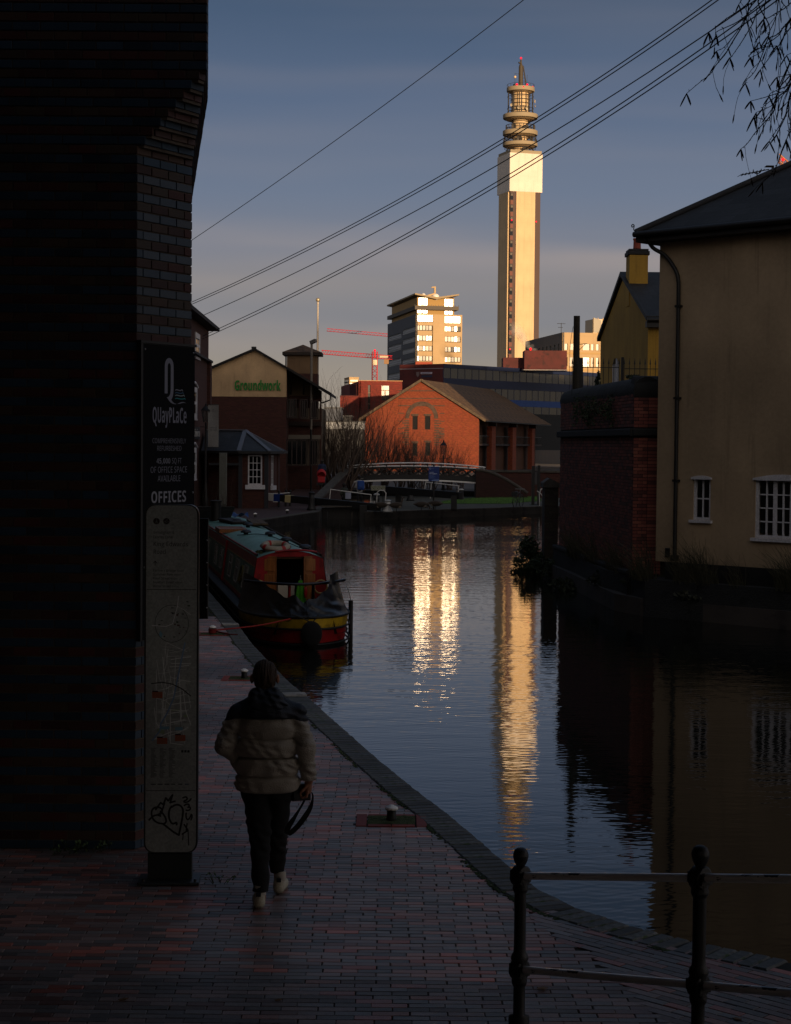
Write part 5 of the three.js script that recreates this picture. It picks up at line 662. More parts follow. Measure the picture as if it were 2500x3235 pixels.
  // trousers, shoes
  const tr = blend([cap([-.06, .86, Z], [.075, .86, Z], .115, .115), cap([-.07, .84, Z], [-.03, .5, Z + .06], .105, .080), cap([-.03, .5, Z + .06], [-.008, .135, .005], .080, .056), cap([.10, .84, Z], [.08, .5, Z - .13], .105, .082), cap([.08, .5, Z - .13], [.085, .16, -.425], .082, .056)], .02);
  mesh(t, 'trousers', nets((x, y, z) => Math.max(tr(x, y, z) + 1.3 * wrinkle(x, y * .8, z), y - .845, (z > -.2 ? .118 : .15) - y), [-.21, .1, -.55], [.24, .86, .12], .011), mTrous);
  const shoe = (x0, z0, turn, lift) => (x, y, z) => { const dx = (x - x0) * Math.cos(turn) - (z - z0) * Math.sin(turn), dz = (x - x0) * Math.sin(turn) + (z - z0) * Math.cos(turn), Y = y - lift; const f = blend([cap([0, .045, .03], [0, .04, -.12], .042, .040), cap([0, .085, .025], [0, .06, -.08], .040, .030), cap([0, .038, -.12], [.004, .034, -.19], .040, .034)], .02)(dx, Y, dz); return Math.max(f, -Y + .004); };
  for (const [x0, z0, tu, lf, nm] of [[-.02, .0, .12, .0], [.097, -.425, -.10, .0]]) { const s = mesh(t, 'shoe', nets(shoe(x0, z0, tu, lf), [x0 - .09, -.01, z0 - .28], [x0 + .09, .16, z0 + .1], .007), mShoe); mesh(s, 'sole', nets((x, y, z) => Math.max(shoe(x0, z0, tu, lf)(x, y, z) - .004, y - .026), [x0 - .1, -.012, z0 - .29], [x0 + .1, .04, z0 + .11], .007), mat(0x8f8a7c, .7)); mesh(s, 'heel_tab', at(soft(.035, .03, .012, .003, 0, 0, 0), x0 + .0, .108, z0 + .066, tu), mat(0x10141c, .6)); mesh(s, 'sock', cyl(.042, .042, .07, x0 + .008, .095, z0 + .012, 12), mat(0xb0aaa0, .9)); }
  // the camera in the right hand
  const wx = t.position.x, wz = t.position.z, cm = thing('photo_camera', 'black camera with hanging neck strap held in the person\'s right hand', 'camera', [wx + .262, .785, wz + Z - .03], .35), mC = mat(0x0a0a0b, .45, { bump: .001, s: 8 });
  mesh(cm, 'camera_body', [soft(.14, .092, .06, .01, 0, -.008, 0), soft(.05, .036, .05, .01, 0, .05, 0)], mC); mesh(cm, 'lens', [at(new THREE.CylinderGeometry(.04, .043, .09, 20).rotateX(Math.PI / 2), -.015, -.012, -.07), at(new THREE.CylinderGeometry(.036, .036, .02, 20).rotateX(Math.PI / 2), -.015, -.012, -.105)], mC); mesh(cm, 'camera_screen', box(.07, .045, .004, -.01, -.008, .027), mGlass);
  const sp = [V(.055, .02, 0), V(.085, -.01, .01), V(.075, -.09, .02), V(.0, -.21, .015), V(-.07, -.285, 0), V(-.10, -.30, -.01), V(-.095, -.265, -.02), V(-.04, -.18, -.02), V(.03, -.06, -.01), V(.05, .01, 0)], cv = new THREE.CatmullRomCurve3(sp); mesh(cm, 'strap', grid(80, 1, (u, v) => { const p = cv.getPoint(u), w = .014 + .022 * smooth(.15, .3, u) * smooth(.85, .7, u); return p.add(V(w * (v - .5) * .85, -w * (v - .5) * .5, (v - .5) * w * .5)); }), mat(0x0b0b0d, .8));
}
// ---------- lock side: far quay, cottage, bridge, people, birds ----------
const mBrickD = mat(0x4c2b22, .9, { tex: 'brickfar', s: .55 }), mBrickK = mat(0x3a211b, .9, { tex: 'brickfar', s: .55 }), mStoneG = mat(0x57524a, .9, { tex: 'grime', s: .4, bump: .02 }), mPave = mat(0x4a3432, .85, { tex: 'brickfar', s: 1.1 }), mTimber = mat(0x2a1710, .7, { tex: 'wood', s: 1 });
const glassWarm = mat(0x16130d, .2, { specularIntensity: 1 }), glassDark = mat(0x0c0e10, .1);
{
  struct('far_quay', ground([[-40, -60], [-7.9, -60], [-7.6, -70], [-6.1, -77.5], [-5.0, -83], [-4.1, -86.8], [-4.1, -125], [-40, -125]], -.013, .0), mPave, 'brick paved quay beside the lock', 'quay');
  const edge = (pts, lab) => { const t = struct('stone_edge', ground([...pts, ...offset(pts, -.42).reverse()], -.5, .02), mStoneG, lab, 'kerb'); return t; };
  edge([[-7.2, -70], [-5.7, -77.5], [-4.6, -83], [-3.75, -87], [-3.72, -94]].reverse(), 'worn stone edge of the quay left of the lock mouth');
  edge([[-1.5, -94], [-1.5, -87], [2.5, -91.5], [8, -97.5], [13, -99]].reverse().map(p => p), 'worn stone edge of the island right of the lock mouth');
  struct('island', ground([[-1.5, -125], [-1.52, -87.1], [2.5, -91.6], [8, -97.6], [13, -99.1], [20, -99], [20, -125]], -.013, .004), mat(0x4b4a3e, .95, { tex: 'grime', s: .3 }), 'paved ground between the lock and the basin', 'ground');
  // grass strip
  const gp = [[1400, 1592], [1395, 1588], [1480, 1578], [1700, 1572], [1712, 1583], [1600, 1592]].map(([x, y]) => { const p = G(x, y); return [p.x, p.z]; }), b = new Batch(), q = rng(33);
  const xs = gp.map(p => p[0]), zs = gp.map(p => p[1]), x0 = Math.min(...xs), x1 = Math.max(...xs), z0 = Math.min(...zs), z1 = Math.max(...zs);
  struct('lawn', ground(gp, .005, .03), mat(0x3f5f2a, .95, { tex: 'grime', s: .5 }), 'strip of mown grass by the lock', 'lawn');
  for (let k = 0; k < 9000; k++) { const x = mix(x0, x1, q()), z = mix(z0, z1, q()); if (!inside(x, z, gp)) continue; const h = .06 + .08 * q(), a = q() * 6.3, d = V(Math.cos(a) * .03, 0, Math.sin(a) * .03); b.tri(V(x, .02, z).add(d), V(x, .02, z).sub(d), V(x + (q() - .5) * .06, .02 + h, z + (q() - .5) * .06), V(0, .8, .6), new THREE.Color(.06, .14, .025).multiplyScalar(.5 + q())); }
  tag(batchMesh(scene, 'grass', b, tinted(.9)), 'short green grass on the lock lawn', 'grass', null, 'stuff');
  // ramp up to the footbridge
  struct('ramp', [quad(P(880, 1580, 100).setY(.01).toArray(), P(1005, 1592, 95).setY(.01).toArray(), [-2.9, .95, -112], [-5.6, 1.1, -113]), quad([-2.9, .95, -112], [-5.6, 1.1, -113], [-6, 1.2, -125], [-2, 1.2, -125])], mPave, 'brick paved ramp rising to the footbridge', 'ramp');
  const wl = thing('ramp_wall', 'dark ramp parapet with grey coping left of the footbridge', 'wall', [0, 0, 0]), w0 = P(1000, 1592, 95), w1 = P(1096, 1480, 111); { const f = facade([w0.x, w0.z], [w1.x, w1.z]); mesh(wl, 'brickwork', slab([[0, -.1], [f.L, -.1], [f.L, w1.y - .12], [0, w0.y + .2]], .35).rotateY(f.turn).translate(w0.x, 0, w0.z), mBrickK); mesh(wl, 'coping', beam(V(w0.x, w0.y + .26, w0.z), V(w1.x, w1.y - .06, w1.z), .5, .12), mStoneG); }
  // right abutment, curved
  const p = []; for (let k = 0; k <= 12; k++) { const s = k / 12, q0 = P(mix(1520, 1685, s), 0, 111.4); p.push([q0.x, mix(P(1520, 1486, 111.4).y, P(1685, 1560, 111.4).y, s * s * (1.5 - .5 * s))]); }
  const ab = thing('bridge_ramp', 'dark curved brick ramp wall right of the footbridge', 'wall', [0, 0, 0]); mesh(ab, 'brickwork', slab([[p[0][0], -.1], ...[...p].reverse().map(a => a).reverse(), [p[12][0], -.1]], 2.2, [], -111.4), mBrickK); mesh(ab, 'coping', tube(p.map(a => V(a[0], a[1] + .03, -111.45)), .11, 30, 7), mStoneG);
  const par = thing('parapet_wall', 'low dark red brick wall behind the bridge ramp', 'wall', [0, 0, 0]); mesh(par, 'brickwork', span(P(1540, 1500, 114).x, P(1800, 1500, 114).x, 0, P(1600, 1492, 114).y, -114.4, -114), mBrickD); mesh(par, 'coping', span(P(1538, 1500, 114).x, P(1802, 1500, 114).x, P(1600, 1492, 114).y + .002, P(1600, 1485, 114).y, -114.5, -113.9), mStoneG);
}
// footbridge
{
  const D = 112, t = thing('footbridge', 'black iron footbridge with white handrails over the lock', 'bridge', [P(1315, 1500, D).x, 0, -D]), X = px => P(px, 1500, D).x - t.position.x, Y = (px, py) => P(px, py, D).y, xa = X(1092), xb = X(1524), mI = mat(0x0b0b0d, .5), mW = mat(0xdedcd8, .5);
  const arc = (y0, ym) => k => mix(y0, ym, 1 - (2 * k - 1) ** 2), top = arc(Y(1100, 1482), Y(1315, 1476)), bot = arc(Y(1100, 1524), Y(1315, 1517)), hr = arc(Y(1100, 1474), Y(1315, 1464));
  const strip = (f0, f1, z0, z1, n = 20) => { const g = []; for (let k = 0; k < n; k++) { const a = k / n, b = (k + 1) / n, xA = mix(xa, xb, a), xB = mix(xa, xb, b); g.push(quad([xA, f0(a), z1], [xB, f0(b), z1], [xB, f1(b), z1], [xA, f1(a), z1]), quad([xA, f0(a), z0], [xB, f0(b), z0], [xB, f1(b), z0], [xA, f1(a), z0]), quad([xA, f1(a), z0], [xB, f1(b), z0], [xB, f1(b), z1], [xA, f1(a), z1]), quad([xA, f0(a), z0], [xB, f0(b), z0], [xB, f0(b), z1], [xA, f0(a), z1])); } return mergeGeometries(g); };
  for (const z of [0, -1.7]) {
    mesh(t, 'lower_flange', strip(k => bot(k) - .04, k => bot(k) + .05, z - .08, z + .08), mW); mesh(t, 'web_plate', strip(k => bot(k) + .052, k => bot(k) + .34, z - .015, z + .015), mI); mesh(t, 'upper_flange', strip(k => top(k) - .05, k => top(k) + .03, z - .06, z + .06), mI);
    const N = 14; for (let k = 0; k < N; k++) { const a = k / N, b = (k + 1) / N; for (const s of [0, 1]) { const A = s ? a : b, B = s ? b : a; mesh(t, 'lattice_bar', beam(V(mix(xa, xb, A), bot(A) + .33, z), V(mix(xa, xb, B), top(B) - .045, z), .02, .09), mI); } }
    mesh(t, 'handrail', tube([0, .125, .25, .375, .5, .625, .75, .875, 1].map(k => V(mix(xa - .05, xb + .2, k), hr(k) + .02, z)), .032, 50, 8), mW); mesh(t, 'handrail', tube([0, .25, .5, .75, 1].map(k => V(mix(xa, xb + .15, k), top(k) + .07, z)), .028, 50, 8), mW);
    for (let k = 0; k <= 10; k++) mesh(t, 'rail_stud', bar(V(mix(xa, xb, k / 10), top(k / 10), z), V(mix(xa, xb, k / 10), hr(k / 10) + .02, z), .035, 6), mI);
  }
  mesh(t, 'deck', strip(k => bot(k) + .06, k => bot(k) + .14, -1.68, -.02), mTimber);
  mesh(t, 'chalk_mark', [box(.02, .06, .004, X(1133), Y(1133, 1512), .0185, 0, 0, .3), box(.02, .06, .004, X(1137), Y(1133, 1512), .0185, 0, 0, -.3), box(.05, .015, .004, X(1142), Y(1133, 1512), .0185), box(.02, .06, .004, X(1147), Y(1133, 1512), .0185)], mW);
}
// gates and balance beams
{
  const mB = mat(0x0b0b0c, .6, { tex: 'wood', s: 1 }), mW = mat(0xd8d6d0, .5, { tex: 'fine', s: 2 });
  const a = P(815, 1566, 92), c = P(1195, 1603, 87.4), t = thing('balance_beam', 'lock balance beam with white, blue and cream painted end', 'lock beam', [a.x, 0, a.z]), L = (v) => v.clone().sub(t.position), at2 = k => a.clone().lerp(c, k);
  const seg = (k0, k1, m, n, e = 0) => mesh(t, n, beam(L(at2(k0)), L(at2(k1)), .34 + e, .36 + e), m);
  const we = seg(.0, .155, mW, 'white_end'); seg(.1552, .208, mat(0x0e2f74, .5), 'blue_band', .004); seg(.2082, .252, mB, 'black_band'); seg(.2522, .3, mat(0xb5a878, .5), 'cream_band', .004); seg(.3002, 1, mB, 'beam');
  const d = L(at2(.155)).sub(L(at2(0))).normalize(), ang = Math.atan2(-d.z, d.x), pt = print(256, 96, (x) => { x.clearRect(0, 0, 256, 96); x.fillStyle = '#2a2a2a'; fit(x, 'No 2', 60, 108, 36, 62, 'bold'); x.fillStyle = '#666'; fit(x, 'Fazeley', 118, 190, 36, 62); }); mesh(t, 'lettering', at(new THREE.PlaneGeometry(.86, .3), ...L(at2(.0775)).add(V(0, 0, .185)).toArray(), ang, 0, Math.asin(d.y)), new THREE.MeshPhysicalMaterial({ map: pt, transparent: true, roughness: .6 }), { uv: true });
  mesh(t, 'gate_post', [span(c.x - a.x - .9, c.x - a.x - .55, -1.2, c.y + .1, c.z - a.z - .3, c.z - a.z + .1)], mB);
  const gt = thing('lock_gate', 'dark timber lock gate at the mouth of the lock', 'lock gate', [-3.7, -1.3, -88.6]); for (let k = 0; k < 7; k++) mesh(gt, 'plank', span(k * .305 + .01, (k + 1) * .305 - .01, 0, 1.25, -.12, 0), mB); mesh(gt, 'rail', [span(0, 2.15, 1.252, 1.45, -.16, .04)], mB); mesh(gt, 'walkway', [span(0, 2.15, 1.5, 1.56, .05, .45)], mStoneG);
  const a2 = P(1215, 1546, 95.5), c2 = P(1456, 1566, 92), t2 = thing('balance_beam', 'plain black lock beam under the footbridge', 'lock beam', [a2.x, 0, a2.z]), M2 = v => v.clone().sub(t2.position); mesh(t2, 'beam', beam(M2(a2), M2(c2), .32, .36), mB); mesh(t2, 'strap', beam(M2(a2.clone().lerp(c2, .5)), M2(a2.clone().lerp(c2, .53)), .33, .37), mIron); mesh(t2, 'support', [span(c2.x - a2.x - .5, c2.x - a2.x - .2, 0, c2.y, c2.z - a2.z - .1, c2.z - a2.z + .1), span(.6, .9, 0, a2.y - .1, -.2, .1)], mB);
  // paddle posts
  const pd = (px, py, h, lab, white) => { const p = G(px, py), s = thing('paddle_post', lab, 'post', [p.x, 0, p.z], 0, 'lock paddle posts'); mesh(s, 'stand', lathe([[0, 0], [.26, 0], [.24, .08], [.17, .2], [.15, h * .6], [.17, h * .66], [.13, h * .7], [.13, h * .86], [0, h * .9]], 14), white === 2 ? mat(0xb4b4b2, .5) : mBlack); mesh(s, 'cap', lathe([[0, h * .86], [.16, h * .86], [.17, h * .93], [.1, h * .98], [0, h]], 14), white ? mat(0xaaaaa8, .5) : mBlack); if (!white) mesh(s, 'rack_bar', [span(-.03, .03, h * .8, h * 1.18, -.03, .03)], mBlack); if (white === 1) mesh(s, 'number_plate', [box(.2, .28, .03, -.16, h * .35, .18)], mat(0xa8a8a6, .5)); };
  pd(985, 1612, .95, 'black lock paddle stand on the quay beside the white ended beam', 0); pd(1190, 1608, .82, 'black post with white cap at the lock mouth', 1); pd(1457, 1583, .75, 'black post with white cap at the end of the plain lock beam', 1); pd(1226, 1618, .62, 'short all white post on the island tip', 2); pd(1297, 1582, .72, 'small black bollard standing under the footbridge', 0);
  // white hoop rails
  const hoop = (pts, D, lab, r = .026) => { const w = pts.map(([x, y]) => P(x, y, D)), o = w[0].clone(), s = thing('white_hoop_rail', lab, 'railing', o.toArray(), 0, 'white lock rails'); for (let k = 0; k < w.length - 1; k++) mesh(s, 'rail', bar(w[k].clone().sub(o), w[k + 1].clone().sub(o), r, 8), mW); for (let k = 1; k < w.length - 1; k++) mesh(s, 'elbow', new THREE.SphereGeometry(r * 1.15, 8, 6).translate(...w[k].clone().sub(o).toArray()), mW); };
  hoop([[1040, 1595], [1045, 1546], [1173, 1563], [1169, 1605]], 90, 'long white rail over the near lock gate'); hoop([[1341, 1560], [1345, 1523], [1450, 1535], [1446, 1575]], 95, 'long white rail beyond the blue sign'); hoop([[1360, 1575], [1363, 1524]], 95.4, 'single white upright beside the blue sign post'); hoop([[1190, 1598], [1192, 1556], [1200, 1549], [1213, 1549], [1220, 1558], [1217, 1600]], 89.5, 'white ladder hoop at the lock mouth'); hoop([[1705, 1600], [1704, 1556], [1697, 1551]], 99, 'thin white rail by the stone wall end'); hoop([[1718, 1596], [1714, 1566], [1706, 1556], [1709, 1546], [1718, 1543]], 98.6, 'curled white hoop by the stone wall end');
  const sg = P(1195, 1542, 90), sn = thing('lock_name_board', 'speckled white board above the ladder hoop', 'sign', [sg.x, 0, sg.z]); mesh(sn, 'board', soft(.74, .26, .06, .02, 0, sg.y, 0), mat(0x9a968c, .7, { tex: 'moss', s: 5 })); mesh(sn, 'leg', bar(V(-.25, 0, -.05), V(-.25, sg.y, -.05), .025, 6), mBlack); mesh(sn, 'leg', bar(V(.25, 0, -.05), V(.25, sg.y, -.05), .025, 6), mBlack);
  // quay railing with white rails
  const fr = thing('quay_railing', 'black posts with white rails in front of the cottage', 'railing', [P(770, 1592, 93).x, 0, -93]), fxp = px => P(px, 1560, 93).x - fr.position.x; for (const px of [770, 824, 882, 898, 912]) mesh(fr, 'post', [cyl(.07, .06, .78, fxp(px), 0, px > 885 ? -1.5 : 0, 8), at(new THREE.SphereGeometry(.075, 8, 6), fxp(px), .82, px > 885 ? -1.5 : 0)], mBlack); for (const y of [.72, .28]) mesh(fr, 'rail', [bar(V(fxp(770), y, 0), V(fxp(882), y, 0), .025, 6), bar(V(fxp(882), y, 0), V(fxp(912), y, -1.5), .025, 6)], mW);
  const bn = G(741, 1592), bx = thing('bin_store', 'pair of low dark bins against the cottage wall', 'bin', [bn.x, 0, bn.z]); for (const s of [-1, 1]) { const k = mesh(bx, 'bin', soft(.34, .42, .4, .02, s * .19, .21, 0), mat(0x0c0d0e, .6)); mesh(k, 'lid', soft(.37, .05, .43, .015, s * .19, .45, 0), mat(0x121314, .6)); }
}
// blue sign, lamps, banner, pillar sign, posts
{
  const D = 91, p = P(1370, 1600, D), t = thing('blue_canal_sign', 'blue canal sign on a black post before the footbridge', 'sign', [p.x, 0, -D]), y0 = P(1370, 1520, D).y, y1 = P(1370, 1474, D).y; mesh(t, 'post', [cyl(.04, .04, y1 + .06, 0, 0, 0, 8), at(new THREE.SphereGeometry(.055, 8, 6), 0, y1 + .08, 0)], mBlack); mesh(t, 'panel', soft(.55, y1 - y0, .03, .006, 0, (y0 + y1) / 2, .06), mat(0x0b2c6e, .5));
  mesh(t, 'lettering', sheet(.52, y1 - y0 - .04, 0, (y0 + y1) / 2, .0775), new THREE.MeshPhysicalMaterial({ roughness: .5, transparent: true, map: print(256, 352, x => { x.clearRect(0, 0, 256, 352); x.strokeStyle = '#a9b6d6'; x.lineWidth = 8; x.beginPath(); x.arc(36, 40, 18, 0, 5); x.stroke(); x.fillStyle = '#8fa0c8'; fit(x, 'Canal', 66, 130, 30, 44); x.fillStyle = '#b9c4de'; fit(x, 'Central', 18, 120, 124, 146, 'bold'); fit(x, 'Birmingham', 18, 214, 160, 184, 'bold'); x.fillStyle = '#5f7ab0'; for (let i = 0; i < 4; i++) x.fillRect(18, 214 + i * 22, 120 + 30 * (i % 2), 7); x.fillStyle = '#6f88bc'; x.beginPath(); x.moveTo(60, 350); x.bezierCurveTo(120, 310, 190, 330, 256, 315); x.lineTo(256, 352); x.fill(); }) }), { uv: true });
  const lamp = (px, py, pb, D, lab, banner) => { const b = G(px, pb).setZ(-D), top = P(px, py, D), x = P(px, 1500, D).x, s = thing('street_lamp', lab, 'street lamp', [x, 0, -D], 0, 'victorian style street lamps'), h = top.y; mesh(s, 'column', lathe([[0, 0], [.16, 0], [.15, .5], [.10, .62], [.09, 1.2], [.06, 1.3], [.045, h - 1.0], [.06, h - .95], [.0, h - .9]], 10), mBlack); mesh(s, 'ladder_bar', bar(V(-.3, h - 1.15, 0), V(.3, h - 1.15, 0), .02, 6), mBlack); mesh(s, 'lantern_glass', new THREE.CylinderGeometry(.27, .15, .55, 4).rotateY(Math.PI / 4).translate(0, h - .62, 0), mat(0x4a4a48, .3, { transparent: true, opacity: .5 })); mesh(s, 'lantern_frame', [...[0, 1, 2, 3].map(k => { const a = k * Math.PI / 2 + Math.PI / 4; return bar(V(Math.cos(a) * .15, h - .9, Math.sin(a) * .15), V(Math.cos(a) * .275, h - .345, Math.sin(a) * .275), .018, 5); })], mBlack); mesh(s, 'lantern_roof', new THREE.CylinderGeometry(.06, .34, .26, 4).rotateY(Math.PI / 4).translate(0, h - .2, 0), mBlack); mesh(s, 'finial', [at(new THREE.SphereGeometry(.06, 8, 6), 0, h - .03, 0), at(new THREE.ConeGeometry(.03, .16, 6), 0, h + .06, 0)], mBlack); return s; };
  lamp(650, 1277, 1600, 90, 'black lantern street lamp carrying the pale banner'); lamp(1401, 1392, 1580, 114.6, 'black lantern street lamp standing against the orange gable');
  const bp = P(674, 1412, 89.8), b = thing('banner', 'pale hanging office banner beside the street lamp', 'banner', [bp.x, bp.y, bp.z]); mesh(b, 'cloth', grid(6, 20, (u, v) => V((u - .5) * .54, v * 2.13, .03 * Math.sin(u * 3 + v * 4))), mat(0x8a8a88, .8, { tex: 'fine', s: 1 })); mesh(b, 'arm', [bar(V(-.36, 2.15, 0), V(.28, 2.15, 0), .018, 6), bar(V(-.36, -.02, 0), V(.28, -.02, 0), .018, 6)], mBlack);
  mesh(b, 'lettering', grid(6, 20, (u, v) => V((u - .5) * .5, .06 + v * 2.0, .03 * Math.sin(u * 3 + v * 4) + .006)).setAttribute('uv', new THREE.Float32BufferAttribute(Array.from({ length: 147 }, (_, i) => [(i % 7) / 6, Math.floor(i / 7) / 20]).flat(), 2)), new THREE.MeshPhysicalMaterial({ transparent: true, roughness: .8, side: THREE.DoubleSide, map: print(128, 512, x => { x.clearRect(0, 0, 128, 512); x.strokeStyle = '#4a4a4e'; x.lineWidth = 5; x.beginPath(); x.moveTo(56, 80); x.lineTo(56, 50); x.arc(62, 46, 8, 3.14, 0); x.lineTo(70, 76); x.stroke(); x.fillStyle = '#58585c'; fit(x, 'OFFICES', 14, 112, 270, 288, 'bold'); fit(x, 'TO LET', 18, 108, 298, 316, 'bold'); x.fillStyle = '#77777b'; for (let i = 0; i < 3; i++) x.fillRect(20, 212 + i * 14, 84, 4); }) }), { uv: true });
  const g0 = G(705, 1592), ps = thing('pillar_sign', 'slim grey pillar sign beside the cottage', 'sign', [P(705, 1500, 90).x, 0, -90]), ph = P(705, 1430, 90).y; mesh(ps, 'pillar', soft(.40, ph - .2, .12, .03, 0, (ph + .2) / 2, 0), mat(0x6a6c66, .6, { tex: 'fine', s: 1 })); mesh(ps, 'plinth', soft(.34, .2, .1, .01, 0, .1, 0), mat(0x3a3f3c, .6)); mesh(ps, 'print', [box(.2, .09, .004, -.02, ph - .2, .063), box(.24, .7, .004, 0, 1.3, .063)], mat(0x555850, .6));
  for (const [px, w, y0p, lab] of [[1685, .17, 1472, 'tall dark steel post left of the notice case'], [1703, .15, 1470, 'tall dark steel post right of the notice case']]) { const s = thing('steel_post', lab, 'post', [P(px, 1500, 100).x, 0, -100]); mesh(s, 'column', span(-w / 2, w / 2, 0, P(px, y0p, 100).y, -.08, .08), mBlack); mesh(s, 'foot', span(-.2, .2, 0, .03, -.2, .2), mBlack); }
  const nc = thing('notice_case', 'narrow grey notice case between two steel posts', 'sign', [P(1694, 1500, 100.1).x, P(1694, 1530, 100).y, -100.06]); mesh(nc, 'panel', soft(.15, .72, .05, .01, 0, .36, 0), mat(0x4a4a4c, .5)); mesh(nc, 'frame', [span(-.08, .08, .72, .75, -.03, .03), span(-.08, .08, -.03, 0, -.03, .03)], mBlack);
}
// people by the lock, pram, geese, bicycle
{
  const figure = (px, py, h, o) => { const p = G(px, py); const t = thing('person', o.label, 'person', [p.x, o.y || 0, p.z], o.turn || 0), s = h / 1.75; const k = (a, b, r, r2) => cap(a.map(v => v * s), b.map(v => v * s), r * s, r2 * s), hip = o.crouch ? .5 : .92, dz = o.crouch ? -.25 : 0, sh = hip + .5, kn = o.crouch ? .5 : .5;
    const body = nets(blend([ell([0, (sh + .22) * s, dz * s * 1.4], [.085 * s, .115 * s, .1 * s]), k([0, sh + .1, dz * 1.3], [0, sh, dz], .055, .06), k([-.13, sh - .02, dz], [.13, sh - .02, dz], .08, .08), k([0, sh - .08, dz], [0, hip, 0], .14, .13), k([-.17, sh - .03, dz], [-.22, hip + .2, dz], .05, .045), k([-.22, hip + .2, dz], [-.1, hip + .1, dz - .2], .045, .04), k([.17, sh - .03, dz], [.22, hip + .2, dz], .05, .045), k([.22, hip + .2, dz], [.1, hip + .1, dz - .2], .045, .04), k([-.09, hip, 0], [-.1, kn, o.crouch ? -.35 : -.02], .085, .06), k([-.1, kn, o.crouch ? -.35 : -.02], [-.1, .06, o.crouch ? -.1 : .03], .055, .045), k([.09, hip, 0], [.1, kn, o.crouch ? -.35 : .04], .085, .06), k([.1, kn, o.crouch ? -.35 : .04], [.1, .06, o.crouch ? -.1 : -.08], .055, .045), k([-.1, .05, 0], [-.1, .04, -.16], .045, .04), k([.1, .05, -.08], [.1, .04, -.24], .045, .04)], .05 * s), [-.35 * s, -.02, -.6 * s], [.35 * s, 1.85 * s, .3 * s], .028 * s);
    const b = mesh(t, 'body', body, mat(0x14151a, .85)); const coat = nets((x, y, z) => Math.max(blend([k([-.13, sh - .02, dz], [.13, sh - .02, dz], .10, .10), k([0, sh - .08, dz], [0, hip - .05, 0], .175, .17), k([-.17, sh - .03, dz], [-.23, hip + .2, dz], .07, .06), k([.17, sh - .03, dz], [.23, hip + .2, dz], .07, .06)], .05 * s)(x, y, z), (hip - .12) * s - y), [-.4 * s, .2, -.6 * s], [.4 * s, 1.7 * s, .35 * s], .028 * s); mesh(t, 'coat', coat, mat(o.coat, .75)); mesh(t, 'hair', at(new THREE.SphereGeometry(.105 * s, 14, 10), 0, (sh + .255) * s, dz * s * 1.4 + .015), mat(o.hair || 0x17110d, .8)); return t; };
  const a = figure(1136, 1598, 1.62, { label: 'person in a pale top with a bright blue backpack at the lock', coat: 0x9a9a9a, turn: .3 });
  const bp = thing('backpack', 'bright blue backpack on the person at the lock', 'backpack', a.position.toArray(), .3); mesh(bp, 'bag', nets((x, y, z) => { const q = [Math.abs(x) - .13, Math.abs(y - 1.12) - .2, Math.abs(z - .24) - .06]; return Math.hypot(Math.max(q[0], 0), Math.max(q[1], 0), Math.max(q[2], 0)) - .05; }, [-.25, .8, .05], [.25, 1.45, .42], .02), mat(0x0f3f86, .7)); mesh(bp, 'pocket', soft(.2, .16, .05, .02, 0, 1.0, .36), mat(0x0c3370, .7));
  figure(1095, 1600, 1.6, { label: 'stooping person in dark olive clothes beside the lock gate', coat: 0x1f2418, crouch: 1, turn: .5 });
  const pc = thing('paper_sheet', 'white sheet of paper held low by the stooping person', 'paper', [G(1098, 1600).x + .05, .42, G(1098, 1600).z + .35]); mesh(pc, 'sheet', grid(4, 4, (u, v) => V((u - .5) * .3, v * .34, .03 * Math.sin(u * 3))), mat(0x8f95a8, .8));
  const rp = P(1016, 1541, 103), r = figure(1016, 1600, 1.6, { label: 'person in dark blue coat pushing a red pushchair up the ramp', coat: 0x0d1c3c, y: rp.y }); r.position.set(rp.x, rp.y, rp.z - .5);
  const pm = thing('pushchair', 'red hooded pushchair on the ramp', 'pushchair', [rp.x, rp.y, rp.z + .15]), mR = mat(0xa00d14, .6); mesh(pm, 'hood', nets((x, y, z) => Math.max(ell([0, .8, 0], [.27, .3, .3])(x, y, z), -ell([0, .72, .12], [.21, .22, .3])(x, y, z), .62 - y), [-.35, .55, -.4], [.35, 1.15, .4], .03), mR); mesh(pm, 'seat', [soft(.42, .3, .3, .04, 0, .52, 0), soft(.4, .12, .22, .03, 0, .36, .14)], mR); mesh(pm, 'frame', [bar(V(-.22, .14, .25), V(-.2, .95, -.25), .016, 6), bar(V(.22, .14, .25), V(.2, .95, -.25), .016, 6), bar(V(-.2, .95, -.25), V(.2, .95, -.25), .016, 6)], mBlack); for (const [x, z] of [[-.24, .25], [.24, .25], [-.26, -.2], [.26, -.2]]) mesh(pm, 'wheel', at(new THREE.TorusGeometry(.11, .025, 6, 18).rotateY(Math.PI / 2), x, .135, z), mBlack); mesh(pm, 'basket', soft(.36, .14, .4, .02, 0, .22, 0), mBlack);
  const goose = (px, py, turn, label, peck) => { const p = G(px, py), t = thing('canada_goose', label, 'goose', [p.x, .02, p.z], turn, 'geese on the island edge'), nk = peck ? [[.22, .38, 0], [.36, .36, 0], [.46, .14, 0]] : [[.22, .40, 0], [.30, .58, 0], [.30, .72, 0]];
    mesh(t, 'body', nets(blend([ell([0, .34, 0], [.30, .15, .15]), cap([-.2, .34, 0], [-.42, .36, 0], .08, .02), cap(nk[0], nk[1], .06, .036), cap(nk[1], nk[2], .035, .032), cap(nk[2], [nk[2][0] + .06, nk[2][1] - .01, 0], .042, .03)], .06), [-.5, .08, -.22], [.62, .8, .22], .02), mat(0x4b4138, .85, { tex: 'fine', s: 4 }));
